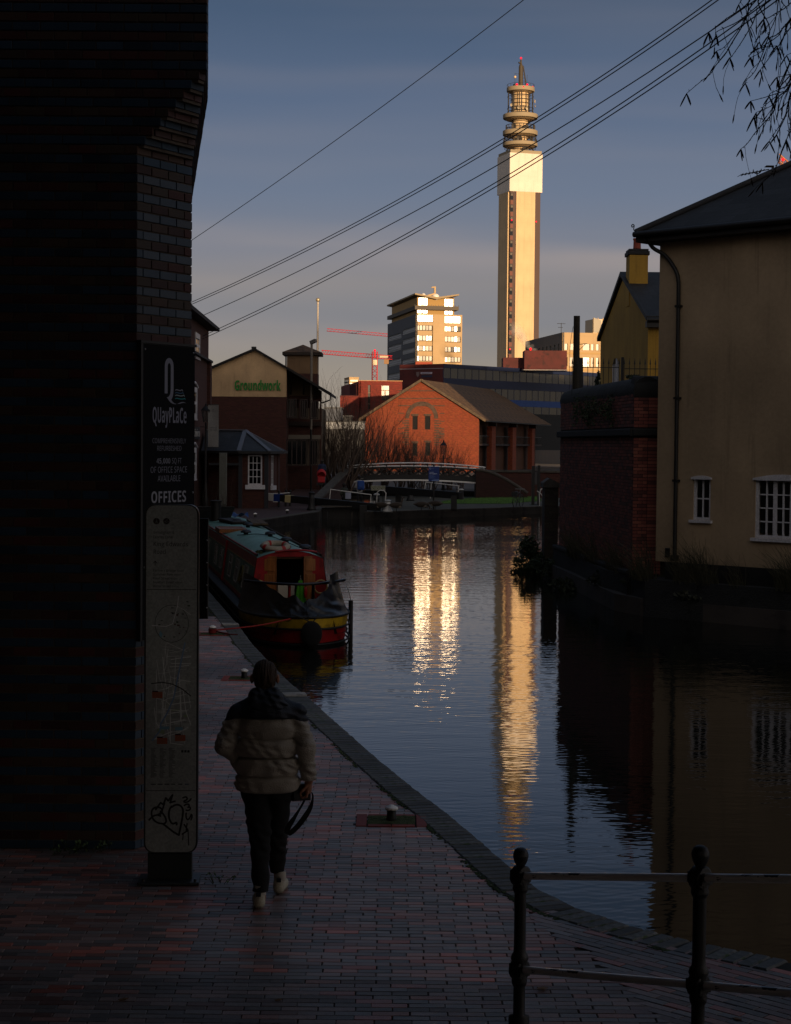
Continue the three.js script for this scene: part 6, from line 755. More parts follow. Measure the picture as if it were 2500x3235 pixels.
    mesh(t, 'neck', nets(blend([cap(nk[0], nk[1], .05, .04), cap(nk[1], nk[2], .039, .036), cap(nk[2], [nk[2][0] + .06, nk[2][1] - .01, 0], .046, .034)], .03), [.1, .05, -.1], [.65, .82, .1], .015), mat(0x0b0b0c, .8)); mesh(t, 'cheek', [at(new THREE.SphereGeometry(.03, 8, 6), nk[2][0] + .01, nk[2][1] - .015, .022), at(new THREE.SphereGeometry(.03, 8, 6), nk[2][0] + .01, nk[2][1] - .015, -.022)], mat(0xa09c94, .8)); mesh(t, 'beak', at(new THREE.ConeGeometry(.018, .06, 6).rotateZ(-Math.PI / 2), nk[2][0] + .12, nk[2][1] - .015, 0), mBlack); mesh(t, 'breast', at(new THREE.SphereGeometry(.13, 10, 8), .14, .31, 0), mat(0x8a8074, .85));
    for (const s of [-1, 1]) { const l = mesh(t, 'leg', bar(V(0, .22, s * .06), V(.02, .0, s * .06), .012, 5), mat(0x1a1814, .8)); mesh(l, 'foot', at(new THREE.ConeGeometry(.05, .012, 3), .05, .006, s * .06), mat(0x1a1814, .8)); mesh(t, 'wing', at(new THREE.SphereGeometry(1, 12, 8).scale(.26, .10, .03), -.04, .37, s * .135), mat(0x352d26, .85)); } };
  goose(1203, 1618, 2.9, 'goose with head tucked beside the white capped post', true); goose(1252, 1619, .1, 'goose facing right next to the short white post', false); goose(1331, 1616, .3, 'plump goose standing left of the blue sign post', true); goose(1376, 1613, 2.8, 'goose bending low right at the blue sign post', true);
  const bk = G(1637, 1603), by = thing('bicycle', 'bicycle standing on the quay by the grass seen nearly end on', 'bicycle', [bk.x, .01, bk.z], 1.15), wr = .33, fr = [[[-.5, wr], [-.12, .28]], [[-.12, .28], [-.22, .78]], [[-.12, .28], [.34, .74]], [[-.2, .7], [.32, .82]], [[-.5, wr], [-.2, .7]], [[.32, .86], [.5, wr]]]; for (const x of [-.5, .5]) { const w = mesh(by, 'wheel', at(new THREE.TorusGeometry(wr, .022, 6, 28), x, wr, 0), mBlack), sp = []; for (let k = 0; k < 10; k++) sp.push(bar(V(x, wr, 0), V(x + Math.cos(k * .628) * wr, wr + Math.sin(k * .628) * wr, 0), .004, 3)); mesh(w, 'spokes', sp, mat(0x777777, .4)); } mesh(by, 'frame', fr.map(([a, b]) => bar(V(a[0], a[1], 0), V(b[0], b[1], 0), .02, 6)), mat(0x17181a, .4)); mesh(by, 'handlebar', [bar(V(.3, .98, -.28), V(.3, .98, .28), .014, 6), bar(V(.32, .84, 0), V(.3, .98, 0), .014, 6)], mat(0x8a8a88, .4)); mesh(by, 'saddle', nets(blend([ell([-.26, .84, 0], [.12, .04, .07]), cap([-.24, .83, 0], [-.1, .83, 0], .03, .02)], .04), [-.42, .76, -.12], [.0, .92, .12], .012), mBlack); mesh(by, 'rear_bag', soft(.3, .24, .3, .03, -.5, .72, 0), mat(0x121416, .7));
}
// bare shrubs in front of the gable and beside the brick house
{
  const S = [[1165, 119, 3.3, 17], [1215, 118, 4.0, 20], [1262, 117, 3.3, 17], [1300, 118.6, 3.5, 17], [1330, 117.5, 3.4, 13], [1366, 117.6, 2.9, 14], [1420, 118, 3.0, 15], [1455, 117.5, 2.5, 12], [1062, 109, 5.2, 14], [1100, 111, 6.0, 16], [1140, 113, 4.8, 14], [1030, 110, 4.4, 12]];
  const LB = ['leafless shrub at the left corner of the orange gable', 'tallest leafless shrub before the orange gable', 'leafless shrub left of the gable windows', 'leafless shrub under the left gable window', 'pale twigged leafless shrub under the right gable window', 'leafless shrub left of the gable lamp', 'leafless shrub right of the gable lamp', 'smallest leafless shrub at the right of the gable', 'leafless shrub beside the far corner of the brick house', 'tall leafless shrub against the sky left of the gable', 'leafless shrub between the brick house and the gable', 'leafless shrub nearest the ramp'];
  S.forEach(([px, D, h, n], i) => bareShrub(P(px, 1500, D).x, .35, -D, h, n, 700 + i, LB[i], .9, i === 4 ? new THREE.Color(.16, .13, .11) : undefined));
  struct('shrub_bed', ground([[-9, -106.5], [-3.5, -106.5], [-3, -115], [7, -115], [7, -122], [-9, -122]], -.01, .36), mat(0x1d1a14, .95, { tex: 'grime', s: .6 }), 'dark planted bed behind the footbridge', 'planting bed');
}
// ---------- houses round the lock ----------
const FONT = await new FontLoader().loadAsync('fonts/droid/droid_sans_bold.typeface.json');
function letters(parent, s, w, h, x, y, z, m, d = .04) { const size = h / .73; let pen = 0; const gs = []; for (const c of s) { if (c === ' ') { pen += size * .3; continue; } const g = new TextGeometry(c, { font: FONT, size, depth: d, curveSegments: 4 }); g.computeBoundingBox(); gs.push([g, pen]); pen += size * FONT.data.glyphs[c].ha / FONT.data.resolution; } for (const [g, p] of gs) { g.translate(p, 0, 0); g.scale(w / pen, 1, 1); g.translate(x, y, z); mesh(parent, 'letter', g, m); } }
{ // tall brick house at far left
  const F = facade([-9.9, -78], [-10.33, -97.5]), t = thing('tall_brick_house', 'tall red brick house with white sash windows behind the left sign', 'house', F.pos, F.turn), L = F.L, ye = F.at(640, 1018)[1], ws = [[616, 1053, 630, 1131], [603, 1222, 621, 1322], [603, 1414, 619, 1514]].map(r => F.rect(...r));
  const extra = []; for (const w of ws) for (const dx of [-5.5, -11]) extra.push([w[0] + dx, w[1], w[2] + dx, w[3]]);
  mesh(t, 'wall', [slab([[0, 0], [L, 0], [L, ye], [0, ye]], .35, [...ws, ...extra])], mBrickD); mesh(t, 'backing', [span(0, L, 0, ye, -6, -.7), span(L - .05, L + .0, 0, ye, -.69, -.352)], mBrickK);
  const arches = []; for (const w of [...ws, ...extra]) { addWindow(t, w, mWhite, mGlass, { cols: 2, rows: 2, fw: .26, bw: .14, inset: -.03, sill: .08 }); }
  for (const w of ws.slice(1)) mesh(t, 'arched_hood', tube([V(w[0] - .1, w[3] + .02, .05), V((w[0] + w[2]) / 2, w[3] + .22, .05), V(w[2] + .1, w[3] + .02, .05)], .07, 14, 6), mWhite);
  const pil = F.at(664, 1300)[0]; mesh(t, 'pilaster', [span(L - .9, L + .12, 0, F.at(650, 1142)[1], .002, .18)], mBrickD); mesh(t, 'string_course', [span(0, L + .15, F.at(650, 1142)[1] + .002, F.at(650, 1142)[1] + .12, .0, .24)], mat(0x24262a, .8));
  const pr = [F.at(604, 1347), F.at(627, 1388)], sb = thing('office_sign', 'dark office sign with white lettering on the tall brick house', 'sign', F.pos, F.turn); mesh(sb, 'panel', span(pr[0][0] - .8, pr[1][0], pr[1][1], pr[0][1], .05, .09), mat(0x0e0f11, .6)); letters(sb, 'Acivico', (pr[1][0] - pr[0][0]) + .3, .27, pr[0][0] - .5, pr[1][1] + .13, .091, mat(0x9b9b98, .6), .02); mesh(sb, 'yellow_flash', slab([[pr[0][0] - .3, pr[0][1] - .36], [pr[0][0] + .6, pr[0][1] - .08], [pr[0][0] - .3, pr[0][1] - .08]], .01, [], .103), mat(0x8a6a14, .6));
  const rf = mesh(t, 'roof', [quad([-.3, ye, .55], [L + .7, ye, .55], [L - 3, ye + 2, -3], [-.3, ye + 2, -3]), quad([L + .7, ye, .55], [L + .7, ye, -6], [L - 3, ye + 2, -3], [L + .7, ye, .55])], mSlate); mesh(rf, 'eaves', [span(-.3, L + .7, ye - .18, ye - .004, .4, .55), span(L + .55, L + .7, ye - .18, ye - .004, -6, .399)], mat(0x15130f, .8)); mesh(rf, 'soffit', span(-.3, L + .54, ye - .17, ye - .15, -.3, .399), mat(0x2a2520, .8));
}
{ // gabled house with the green lettering
  const D = 105, X = px => P(px, 1300, D).x, Y = (px, py) => P(px, py, D).y, t = thing('gabled_house', 'brick house with cream gable carrying green lettering', 'house', [X(667), 0, -D]), x = px => X(px) - t.position.x, mG = mat(0xdcb88a, .85, { tex: 'render', s: .3 }), ax = x(805), ay = Y(805, 1108), re = x(905), rye = Y(905, 1157), lye = Y(667, 1163), yb = Y(780, 1253);
  mesh(t, 'gable_render', slab([[0, yb], [re, yb], [re, rye], [ax, ay], [0, lye]], .3, [], .02), mG); mesh(t, 'brick_wall', span(0, re, 0, yb - .002, -.3, 0), mBrickD); mesh(t, 'body', [span(.02, re - .05, 0, lye - .6, -9, -.302)], mBrickD);
  const Z2 = -2.2, x2 = px => P(px, 1300, D - Z2).x - t.position.x, y2 = (px, py) => P(px, py, D - Z2).y, r0 = x2(905), r1 = x2(1016);
  const wins = [[914, 1262, 944, 1322], [953, 1264, 978, 1324], [985, 1268, 1011, 1326], [912, 1388, 978, 1470], [984, 1388, 1012, 1470]].map(([a, b, c, d]) => [x2(a), y2(a, d), x2(c), y2(a, b)]);
  const yBand = y2(960, 1245); mesh(t, 'side_wall', slab([[r0, 0], [r1, 0], [r1, y2(1016, 1235)], [r0, y2(905, 1170)]], .3, wins, Z2), mBrickD); mesh(t, 'render_band', slab([[r0, yBand - .1], [r1, yBand - .1], [r1, y2(1016, 1238)], [r0, y2(905, 1172)]], .02, [], Z2 + .021), mat(0x6a5638, .85, { tex: 'render', s: .3 })); mesh(t, 'lintel', span(x2(908), x2(1014), y2(960, 1387), y2(960, 1374), Z2 + .001, Z2 + .1), mat(0x6a645a, .8)); mesh(t, 'bay_sill', span(x2(905), x2(1016), y2(960, 1345), y2(960, 1332), Z2 + .001, Z2 + .35), mTimber);
  for (const w of wins) addWindow(t, w, mTimber, glassDark, { cols: w[2] - w[0] > 1 ? 4 : 3, rows: 1, fw: .06, bw: .07, inset: .08 });
  mesh(t, 'room_wall', [span(r0, r1, 0, 5.5, -9, Z2 - .8)], mat(0x6a5f50, .9)); mesh(t, 'return_wall', span(re - .05, re, 0, rye, Z2 - .3, -.302), mBrickD);
  const ex = x(1046), ey = Y(1046, 1246), rf = mesh(t, 'roof', [slab([[-.25, lye - .18], [ax, ay + .02], [ax, ay + .16], [-.25, lye - .02]], 9, [], .25), slab([[ax, ay + .02], [ex, ey - .06], [ex, ey + .10], [ax, ay + .16]], 9, [], .25)], mat(0x1a1512, .8, { tex: 'slate', s: .3 }));
  for (const px of [912, 953, 988]) mesh(t, 'eaves_bracket', [beam(V(x(px), Y(px, 1225) - .3, Z2 + .05), V(x(px) + .15, Y(px, 1160 + (px - 905) * .6) - .1, -.1), .09, .09)], mTimber); mesh(rf, 'gutter_hook', tube([V(ex - .05, ey, .15), V(ex - .02, ey - .3, .12), V(ex - .3, ey - .42, 0), V(r1 + .02, ey - .45, Z2)], .045, 16, 6), mBlack); mesh(rf, 'flue', [cyl(.12, .12, .55, x(795), ay - .25, -1.5, 8), cyl(.15, .15, .12, x(795), ay + .2, -1.5, 8)], mBlack);
  letters(t, 'Groundwork', x(887) - x(741), Y(760, 1209) - Y(760, 1232), x(741), Y(760, 1233), .03, mat(0x0c7a24, .5), .07);
  // hipped turret behind
  const Dt = 112, u = px => P(px, 1150, Dt).x, vy = py => P(955, py, Dt).y, tt = thing('roof_turret', 'square turret with low hipped roof behind the gabled house', 'turret', [u(955), 0, -Dt]), h = (u(1003) - u(907)) / 2, ev = vy(1122), apx = vy(1086); mesh(tt, 'wall', span(-h, h, 0, ev, -2 * h, 0), mat(0x7a5f42, .85, { tex: 'render', s: .3 })); mesh(tt, 'brick_base', span(-h + .0, h + .02, 0, vy(1180), -2 * h - .02, .02), mBrickD); mesh(tt, 'eaves', span(-h - .28, h + .28, ev + .001, ev + .17, -2 * h - .28, .28), mat(0x241a12, .8)); const e = h + .3, rr2 = [[-e, ev + .172, .3], [e, ev + .172, .3], [e, ev + .172, -2 * h - .3], [-e, ev + .172, -2 * h - .3]], tp = [0, apx, -h]; mesh(tt, 'roof', [0, 1, 2, 3].map(k => quad(rr2[k], rr2[(k + 1) % 4], tp, tp)), mat(0x6a4f36, .85, { tex: 'slate', s: .4 })); mesh(tt, 'downpipe', bar(V(-h - .06, vy(1205), .05), V(-h - .06, ev, .05), .05, 6), mBlack);
  const fl = thing('floodlight_pole', 'short pole with floodlight in front of the turret', 'floodlight', [P(985, 1100, 106).x, 0, -106]); mesh(fl, 'pole', [bar(V(0, 4.2, 0), V(0, P(985, 1083, 106).y, 0), .07, 8)], mat(0x6a6258, .5)); mesh(fl, 'fixture', [beam(V(-.05, P(985, 1083, 106).y, 0), V(.25, P(985, 1076, 106).y, .2), .22, .2)], mat(0x55504a, .5)); mesh(fl, 'bracket', [bar(V(-.25, 6.1, 0), V(.25, 6.1, 0), .03, 5), bar(V(0, 0, -.6), V(0, 4.25, -.05), .07, 6)], mBlack);
  const fp = thing('flagpole', 'tall thin flagpole with a round ball on top', 'flagpole', [P(1004, 1100, 122).x, 0, -122]), fy = P(1004, 952, 122).y; mesh(fp, 'pole', [cyl(.12, .06, fy, 0, 0, 0, 8)], mat(0x9a9288, .4)); mesh(fp, 'ball', at(new THREE.SphereGeometry(.15, 12, 9), 0, fy + .1, 0), mat(0xa89c84, .35, { metalness: .5 })); mesh(fp, 'collar', cyl(.09, .09, .12, 0, fy - .2, 0, 8), mat(0x9a9288, .4));
}
{ // lock cottage
  const y0 = P(780, 1425, 91).y, c = [P(663, 1, 92), P(768, 1, 91), P(851, 1, 91.2), P(884, 1, 94)].map(p => [p.x, p.z]), back = [[c[3][0] - .1, -98], [c[0][0], -98]], t = thing('lock_cottage', 'small red brick lock cottage with hipped slate roof', 'cottage', [c[1][0], 0, c[1][1]]), o = t.position, lo = ([x, z]) => [x - o.x, z - o.z];
  const fs = [[c[0], c[1], []], [c[1], c[2], [[784, 1437, 829, 1532]]], [c[2], c[3], [[857, 1439, 866, 1534]]]];
  for (const [A, B, wr] of fs) { const F = facade(A, B), ws = wr.map(r => F.rect(...r)), put = g => { g.rotateY(F.turn); return g.translate(A[0] - o.x, 0, A[1] - o.z); }; mesh(t, 'wall', put(slab([[0, 0], [F.L, 0], [F.L, y0], [0, y0]], .25, ws)), mBrickD); mesh(t, 'dark_room', put(span(.03, F.L - .03, 0, y0, -.8, -.7)), mat(0x5a5048, .9));
    for (const w of ws) { const g = new THREE.Group(); g.name = 'sash_window'; g.position.set(A[0] - o.x, 0, A[1] - o.z); g.rotation.y = F.turn; t.add(g); const fr = addWindow(g, w, mWhite, mGlass, { cols: F.L < 3 && wr[0][0] > 850 ? 2 : 3, rows: 4, fw: .07, bw: .03, inset: .05, name: 'frame' }); mesh(g, 'sill', span(w[0] - .14, w[2] + .14, w[1] - .22, w[1] - .002, -.05, .12), mWhite); } }
  mesh(t, 'corner_post', [c[1], c[2]].map(p => { const [x, z] = lo(p); return span(x - .1, x + .1, 0, y0, z - .08, z + .06); }), mat(0x1b1e26, .7)); mesh(t, 'back_wall', ground([lo(c[0]), [lo(c[0])[0], lo(back[1])[1]], lo(back[0]), lo(c[3])].map(([x, z], i) => [x, z - (i === 0 || i === 3 ? 1.2 : 0)]), 0, y0 - .01), mBrickD); mesh(t, 'notice_ledge', span(lo(c[0])[0] + .2, lo(c[1])[0] - .05, P(720, 1470, 91).y, P(720, 1463, 91).y, -.9, .16), mat(0x24272c, .8));
  const e = [[c[0][0] - .3, c[0][1] + .35], [c[1][0] - .05, c[1][1] + .4], [c[2][0] + .2, c[2][1] + .38], [c[3][0] + .35, c[3][1] + .2], [back[0][0] + .4, back[0][1]], [c[0][0] - .3, -98]].map(([x, z]) => [x - o.x, y0, z - o.z]), r1 = P(775, 1360, 94), R2 = [r1.x - o.x, r1.y, r1.z - o.z], R1 = [e[0][0], r1.y, r1.z - o.z];
  const rf = mesh(t, 'roof', [quad(e[0], e[1], R2, R1), quad(e[1], e[2], R2, R2), quad(e[2], e[3], R2, R2), quad(e[3], e[4], R2, R2), quad(e[4], e[5], R1, R2)], mat(0x2e3238, .65, { tex: 'slate', s: .35 })); mesh(rf, 'lead_hip', [1, 2, 3].map(k => beam(V(...e[k]).add(V(0, .02, 0)), V(...R2).add(V(0, .03, 0)), .22, .05)), mat(0x5a5e68, .5)); mesh(rf, 'ridge', beam(V(...R1).add(V(0, .03, 0)), V(...R2).add(V(0, .03, 0)), .25, .06), mat(0x4a4e58, .5)); mesh(rf, 'eaves', [0, 1, 2, 3].map(k => beam(V(...e[k]).add(V(0, -.07, -.04)), V(...e[k + 1]).add(V(0, -.07, -.04)), .08, .13)), mat(0x0e0e10, .7));
}
{ // orange gabled building
  const A = [-3.77, -224], B = [10.2, -220], C = [21.5, -258.7], F = facade(A, B), S = facade(B, C), t = thing('orange_brick_building', 'sunlit orange brick gabled building with arched motif', 'building', F.pos, F.turn), L = F.L, e = F.at(1510, 1319)[1], ap = F.at(1334, 1203), mO = mat(0x8c4628, .9, { tex: 'brickfar', s: .55 }), mS = mat(0x5d4a3e, .9, { tex: 'grime', s: .6 });
  const ws = [[1303, 1314, 1320, 1357], [1342, 1314, 1360, 1357], [1303, 1400, 1319, 1440], [1344, 1398, 1360, 1440]].map(r => F.rect(...r));
  mesh(t, 'gable_wall', slab([[0, 0], [L, 0], [L, e], [ap[0], ap[1] - .05], [0, e]], .35, ws), mO); mesh(t, 'room_back', span(.4, L - .4, 0, e, -1.2, -1.1), mat(0x6a5c4c, .9)); for (const w of ws) { addWindow(t, w, mTimber, glassWarm, { cols: 1, rows: 1, fw: .09, inset: .12 }); mesh(t, 'stone_lintel', span(w[0] - .1, w[2] + .1, w[3] + .002, w[3] + .25, -.02, .05), mS); }
  const c = F.at(1333, 1322), ro = F.at(1385, 1322)[0] - c[0], ri = ro * .77, ring = new THREE.Shape(); ring.absarc(c[0], c[1], ro, 0, Math.PI, false); ring.absarc(c[0], c[1], ri, Math.PI, 0, true); mesh(t, 'arch_band', new THREE.ExtrudeGeometry(ring, { depth: .05, bevelEnabled: false, curveSegments: 20 }).translate(0, 0, .003), mS);
  const bl = F.at(1259, 1300)[0], br = F.at(1405, 1300)[0]; for (const py of [1236, 1260, 1283]) { const y = F.at(1333, py)[1]; mesh(t, 'stone_course', span(bl, br, y, y + .12, .003, .035), mS); } for (const py of [1307, 1332, 1355, 1372]) { const y = F.at(1333, py)[1]; mesh(t, 'stone_course', [span(bl, c[0] - ro - .2, y, y + .11, .003, .035), span(c[0] + ro + .2, br, y, y + .11, .003, .035)], mS); }
  for (let k = 0; k < 11; k++) { const y = c[1] - .2 - k * .3; for (const s of [-1, 1]) mesh(t, 'stone_quoin', span(c[0] + s * (ri + .0) - .0, c[0] + s * (ri + .6 + (k % 2) * .28), y - .16, y, .003, .04), mS); }
  for (let k = 0; k < 7; k++) { const y = F.at(1333, 1352)[1] - k * .2; mesh(t, 'stone_quoin', span(br - 1, br, y - .09, y, .003, .03), mS); }
  const into3 = g => into(t, g), sp = (u0, u1, y0, y1, z0, z1) => { const g = span(u0, u1, y0, y1, z0, z1); g.rotateY(S.turn); g.translate(B[0], 0, B[1]); return into3(g); }, es = e;
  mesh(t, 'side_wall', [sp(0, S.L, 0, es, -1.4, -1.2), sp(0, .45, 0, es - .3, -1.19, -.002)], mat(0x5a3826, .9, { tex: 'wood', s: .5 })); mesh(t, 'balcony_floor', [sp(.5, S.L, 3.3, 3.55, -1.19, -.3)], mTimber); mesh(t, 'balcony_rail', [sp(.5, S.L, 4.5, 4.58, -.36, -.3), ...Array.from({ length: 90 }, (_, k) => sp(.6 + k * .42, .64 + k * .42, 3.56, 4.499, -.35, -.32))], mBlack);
  for (const [a, b] of [[1553, 1567], [1619, 1633], [1681, 1688]]) { const u0 = S.at(a, 1400)[0], u1 = S.at(b, 1400)[0]; mesh(t, 'brick_pier', sp(u0, Math.min(u1, u0 + 2.2), 0, es - 1, -.6, .05), mO); mesh(t, 'timber_strut', [sp(u0 + .3, u0 + .9, es - 1, es - .05, -.5, .5)], mTimber); }
  for (const [a, b, c0, d] of [[1521, 1331, 1541, 1362], [1577, 1335, 1592, 1362], [1638, 1338, 1654, 1363], [1521, 1408, 1540, 1440], [1575, 1407, 1592, 1440], [1638, 1408, 1654, 1438], [1640, 1480, 1654, 1490]]) { const r = S.rect(a, b, c0, d), w = mesh(t, 'balcony_window', sp(r[0], r[2], r[1], r[3], -1.198, -1.15), mat(0x6a5a34, .25)); mesh(w, 'frame', [sp(r[0] - .05, r[2] + .05, r[3], r[3] + .06, -1.198, -1.1), sp((r[0] + r[2]) / 2 - .04, (r[0] + r[2]) / 2 + .04, r[1], r[3], -1.149, -1.12), sp(r[0] - .05, r[2] + .05, r[1] - .06, r[1], -1.198, -1.1)], mTimber); }
  const ov = .97, mT = mat(0x7a5c3c, .85, { tex: 'slate', s: .35 }), d3 = S.d, ptF = (u, y, back) => { const p = V(A[0], 0, A[1]).addScaledVector(F.d, u).addScaledVector(d3, back); return into3p(V(p.x, y, p.z)); }; function into3p(p) { t.updateMatrixWorld(true); return p.applyMatrix4(t.matrixWorld.clone().invert()).toArray(); }
  const E0 = [-ov, e - .35], E1 = [L + ov, e - .35], AP = [ap[0], ap[1] + .15], bk = S.L, f0 = -.3; const rf = mesh(t, 'roof', [quad(ptF(...E0, f0), ptF(...AP, f0), ptF(...AP, bk), ptF(...E0, bk)), quad(ptF(...AP, f0), ptF(...E1, f0), ptF(...E1, bk + 1), ptF(...AP, bk - 3)), quad(ptF(E0[0], E0[1] - .16, f0), ptF(AP[0], AP[1] - .17, f0), ptF(AP[0], AP[1] - .17, bk), ptF(E0[0], E0[1] - .16, bk)), quad(ptF(AP[0], AP[1] - .17, f0), ptF(E1[0], E1[1] - .16, f0), ptF(E1[0], E1[1] - .16, bk), ptF(AP[0], AP[1] - .17, bk))], mT); mesh(rf, 'verge_tiles', [beam(V(...ptF(E0[0], E0[1] - .05, f0 - .02)), V(...ptF(AP[0], AP[1] - .05, f0 - .02)), .14, .3), beam(V(...ptF(AP[0], AP[1] - .05, f0 - .02)), V(...ptF(E1[0], E1[1] - .05, f0 - .02)), .14, .3)], mat(0x6a5a48, .85, { tex: 'grime', s: 1 })); mesh(rf, 'gutter', [beam(V(...ptF(E1[0] + .05, E1[1] - .1, f0)), V(...ptF(E1[0] + .05, E1[1] - .1, bk)), .12, .12)], mBlack);
  const pw = facade(A, [A[0] - .3 - 6, A[1] - 22]); mesh(t, 'far_side', [into3(slab([[0, 0], [38, 0], [38, e - .5], [0, e - .5]], .3).rotateY(Math.atan2(22, -6.4) + 0).translate(A[0], 0, A[1]))], mO);
}
// ---------- the town beyond ----------
const mPale = mat(0xb79c74, .8, { tex: 'concrete', s: .08 }), mirror = mat(0x241c10, .2, { specularIntensity: 1 }), mirror2 = mat(0x3a2e18, .33, { specularIntensity: 1 }), mGrey = mat(0x4d5156, .7, { tex: 'concrete', s: .1 }), mRedB = mat(0x7a2a1c, .85, { tex: 'brickfar', s: .4 }), mDkRed = mat(0x5c1f1c, .8, { tex: 'grime', s: .2 });
function corner(px, D, deg) { const p = P(px, 1200, D), a = deg * Math.PI / 180; return { p, u: V(Math.cos(a), 0, -Math.sin(a)), w: V(-Math.sin(a), 0, -Math.cos(a)) }; }   // near corner; u along the right face, w along the left face
{ // office block with mirrored sun
  const c = corner(1312.5, 350, 10.6), t = thing('office_block', 'tall cream office block with sunlit windows and butterfly roof', 'office block', [c.p.x, 0, c.p.z]), F = facade([c.p.x, c.p.z], [c.p.x + c.u.x * 9.6, c.p.z + c.u.z * 9.6]), Ln = 31, Fl = facade([c.p.x + c.w.x * Ln, c.p.z + c.w.z * Ln], [c.p.x, c.p.z]); const W1 = F.at(1460, 1100)[0];
  const G2 = (f, g) => into(t, g.rotateY(f.turn).translate(f.A[0], 0, f.A[1])), y = py => F.at(1315, py)[1], top = y(992), holes = [], list = [];
  const rows = [[1030, 1045], [1062, 1078], [1095, 1110], [1127, 1142]], cr = rc => [F.at(rc[0], rc[1])[0], y(rc[3]), F.at(rc[2], rc[1])[0], y(rc[1])];
  for (const [a, b] of rows) { list.push([cr([1316, a - 3, 1366, b - 1]), 5, 0]); list.push([cr([1406, a - 1, 1456, b + 1]), 5, 1]); } list.push([cr([1320, 994, 1369, 1017]), 1, 2], [cr([1406, 996, 1456, 1020]), 1, 2]);
  mesh(t, 'front_wall', G2(F, slab([[0, -2], [W1, -2], [W1, top], [0, top]], .4, list.map(l => l[0]))), mPale); mesh(t, 'core', G2(F, span(.5, W1 - .1, -2, top - .1, -Ln + .5, -.8)), mGrey);
  const fp = mesh(t, 'front_pier', G2(F, span(F.at(1367, 1080)[0], F.at(1404, 1080)[0], -2, y(1027), .02, .35)), mPale); mesh(t, 'red_panel', G2(F, span(.0, F.at(1366, 1150)[0], y(1153), y(1143), .01, .1)), mat(0x8a3a24, .8));
  for (const [r, n, k] of list) { const w = mesh(t, 'window', G2(F, span(r[0], r[2], r[1], r[1] + .12, -.3, -.02)), mTimber), pw = (r[2] - r[0]) / n; for (let i = 0; i < n; i++) { const off = k < 2 && (i === 4 || (k === 1 && (i === 2 || R() < .2))); mesh(w, 'pane', G2(F, at(span(.06, pw - .06, .14, r[3] - r[1] - .04, -.03, 0), r[0] + i * pw, r[1], -.2, (R() - .5) * (k === 2 ? .006 : .07), (R() - .5) * (k === 2 ? .006 : .08))), off ? glassDark : k === 2 || R() < .15 ? mirror : mirror2); } if (n > 1) mesh(w, 'mullion', Array.from({ length: n + 1 }, (_, i) => G2(F, span(r[0] + i * pw - .05, r[0] + i * pw + .05, r[1], r[3], -.26, -.08))), mTimber); }
  // left face with bands of windows
  const yl = (s, py) => y(py), lh = []; const bands = [[1030, 1046], [1062, 1078], [1095, 1111], [1128, 1144]], L0 = []; for (const [a, b] of bands) L0.push([17, y(b), Ln - .5, y(a), 14, 2]); for (const [a, b] of [[1036, 1054], [1070, 1092], [1118, 1140], [1166, 1188]]) L0.push([1, y(b), 16, y(a), 11, 3]);
  mesh(t, 'side_wall', G2(Fl, slab([[0, -2], [Ln, -2], [Ln, top], [0, top]], .4, L0.map(l => l.slice(0, 4)))), mGrey); for (const [a, b, d, e, n, m] of L0) { const w = mesh(t, 'window_band', G2(Fl, span(a, d, b, e, -.38, -.3)), mat(0x2a3036, .12)), ms = []; for (let i = 0; i <= n; i++) ms.push(G2(Fl, span(mix(a, d, i / n) - .12, mix(a, d, i / n) + .12, b, e, -.299, -.1))); for (let i = 1; i < m; i++) ms.push(G2(Fl, span(a, d, mix(b, e, i / m) - .08, mix(b, e, i / m) + .08, -.299, -.12))); mesh(w, 'mullion', ms, mat(0xa4aab0, .6)); }
  // penthouse floors, balcony and butterfly roof
  const s0 = F.at(1320, 960)[0], s1 = F.at(1437, 960)[0], b0 = F.at(1310, 975)[0], b1 = F.at(1448, 975)[0], ph = mesh(t, 'penthouse', G2(F, span(s0, s1, top - .1, y(938), -Ln + 3, -.5)), mat(0x9a7c48, .8)); mesh(t, 'balcony', G2(F, span(b0, b1, y(978), y(966), -Ln + 1, .5)), mat(0x4b4338, .7)); mesh(t, 'balcony_rail', Array.from({ length: 14 }, (_, i) => G2(F, span(mix(b0, b1, i / 13) - .04, mix(b0, b1, i / 13) + .04, y(966), y(962), .4, .48))), mGrey);
  for (const [a, b, cc, d] of [[1325, 940, 1352, 963], [1407, 942, 1433, 966], [1321, 978, 1352, 988], [1407, 980, 1431, 990]]) { const r = [F.at(a, b)[0], y(d), F.at(cc, b)[0], y(b)], w = mesh(t, 'penthouse_window', G2(F, span(r[0], r[2], r[1], r[3], -.498, -.46)), mirror); mesh(w, 'frame', [G2(F, span((r[0] + r[2]) / 2 - .08, (r[0] + r[2]) / 2 + .08, r[1], mix(r[1], r[3], .55), -.459, -.4)), G2(F, span((r[0] + r[2]) / 2 - .8, (r[0] + r[2]) / 2 + .1, mix(r[1], r[3], .5), mix(r[1], r[3], .58), -.459, -.4)), G2(F, span(r[0] - .1, r[2] + .1, r[3], r[3] + .1, -.498, -.38))], mTimber); }
  const rl = F.at(1310, 931), rc = F.at(1380, 946), rr3 = F.at(1449, 934); mesh(t, 'butterfly_roof', G2(F, slab([[rl[0], rl[1]], [rc[0], rc[1]], [rr3[0], rr3[1]], [rr3[0], rr3[1] + .28], [rc[0], rc[1] + .42], [rl[0], rl[1] + .28]], Ln, [], .6)), mat(0x8d7b5c, .7)); mesh(t, 'penthouse_glazing', G2(Fl, span(3, Ln - 2, y(966), y(943), -1.1, -1.0)), mat(0x59636a, .15));
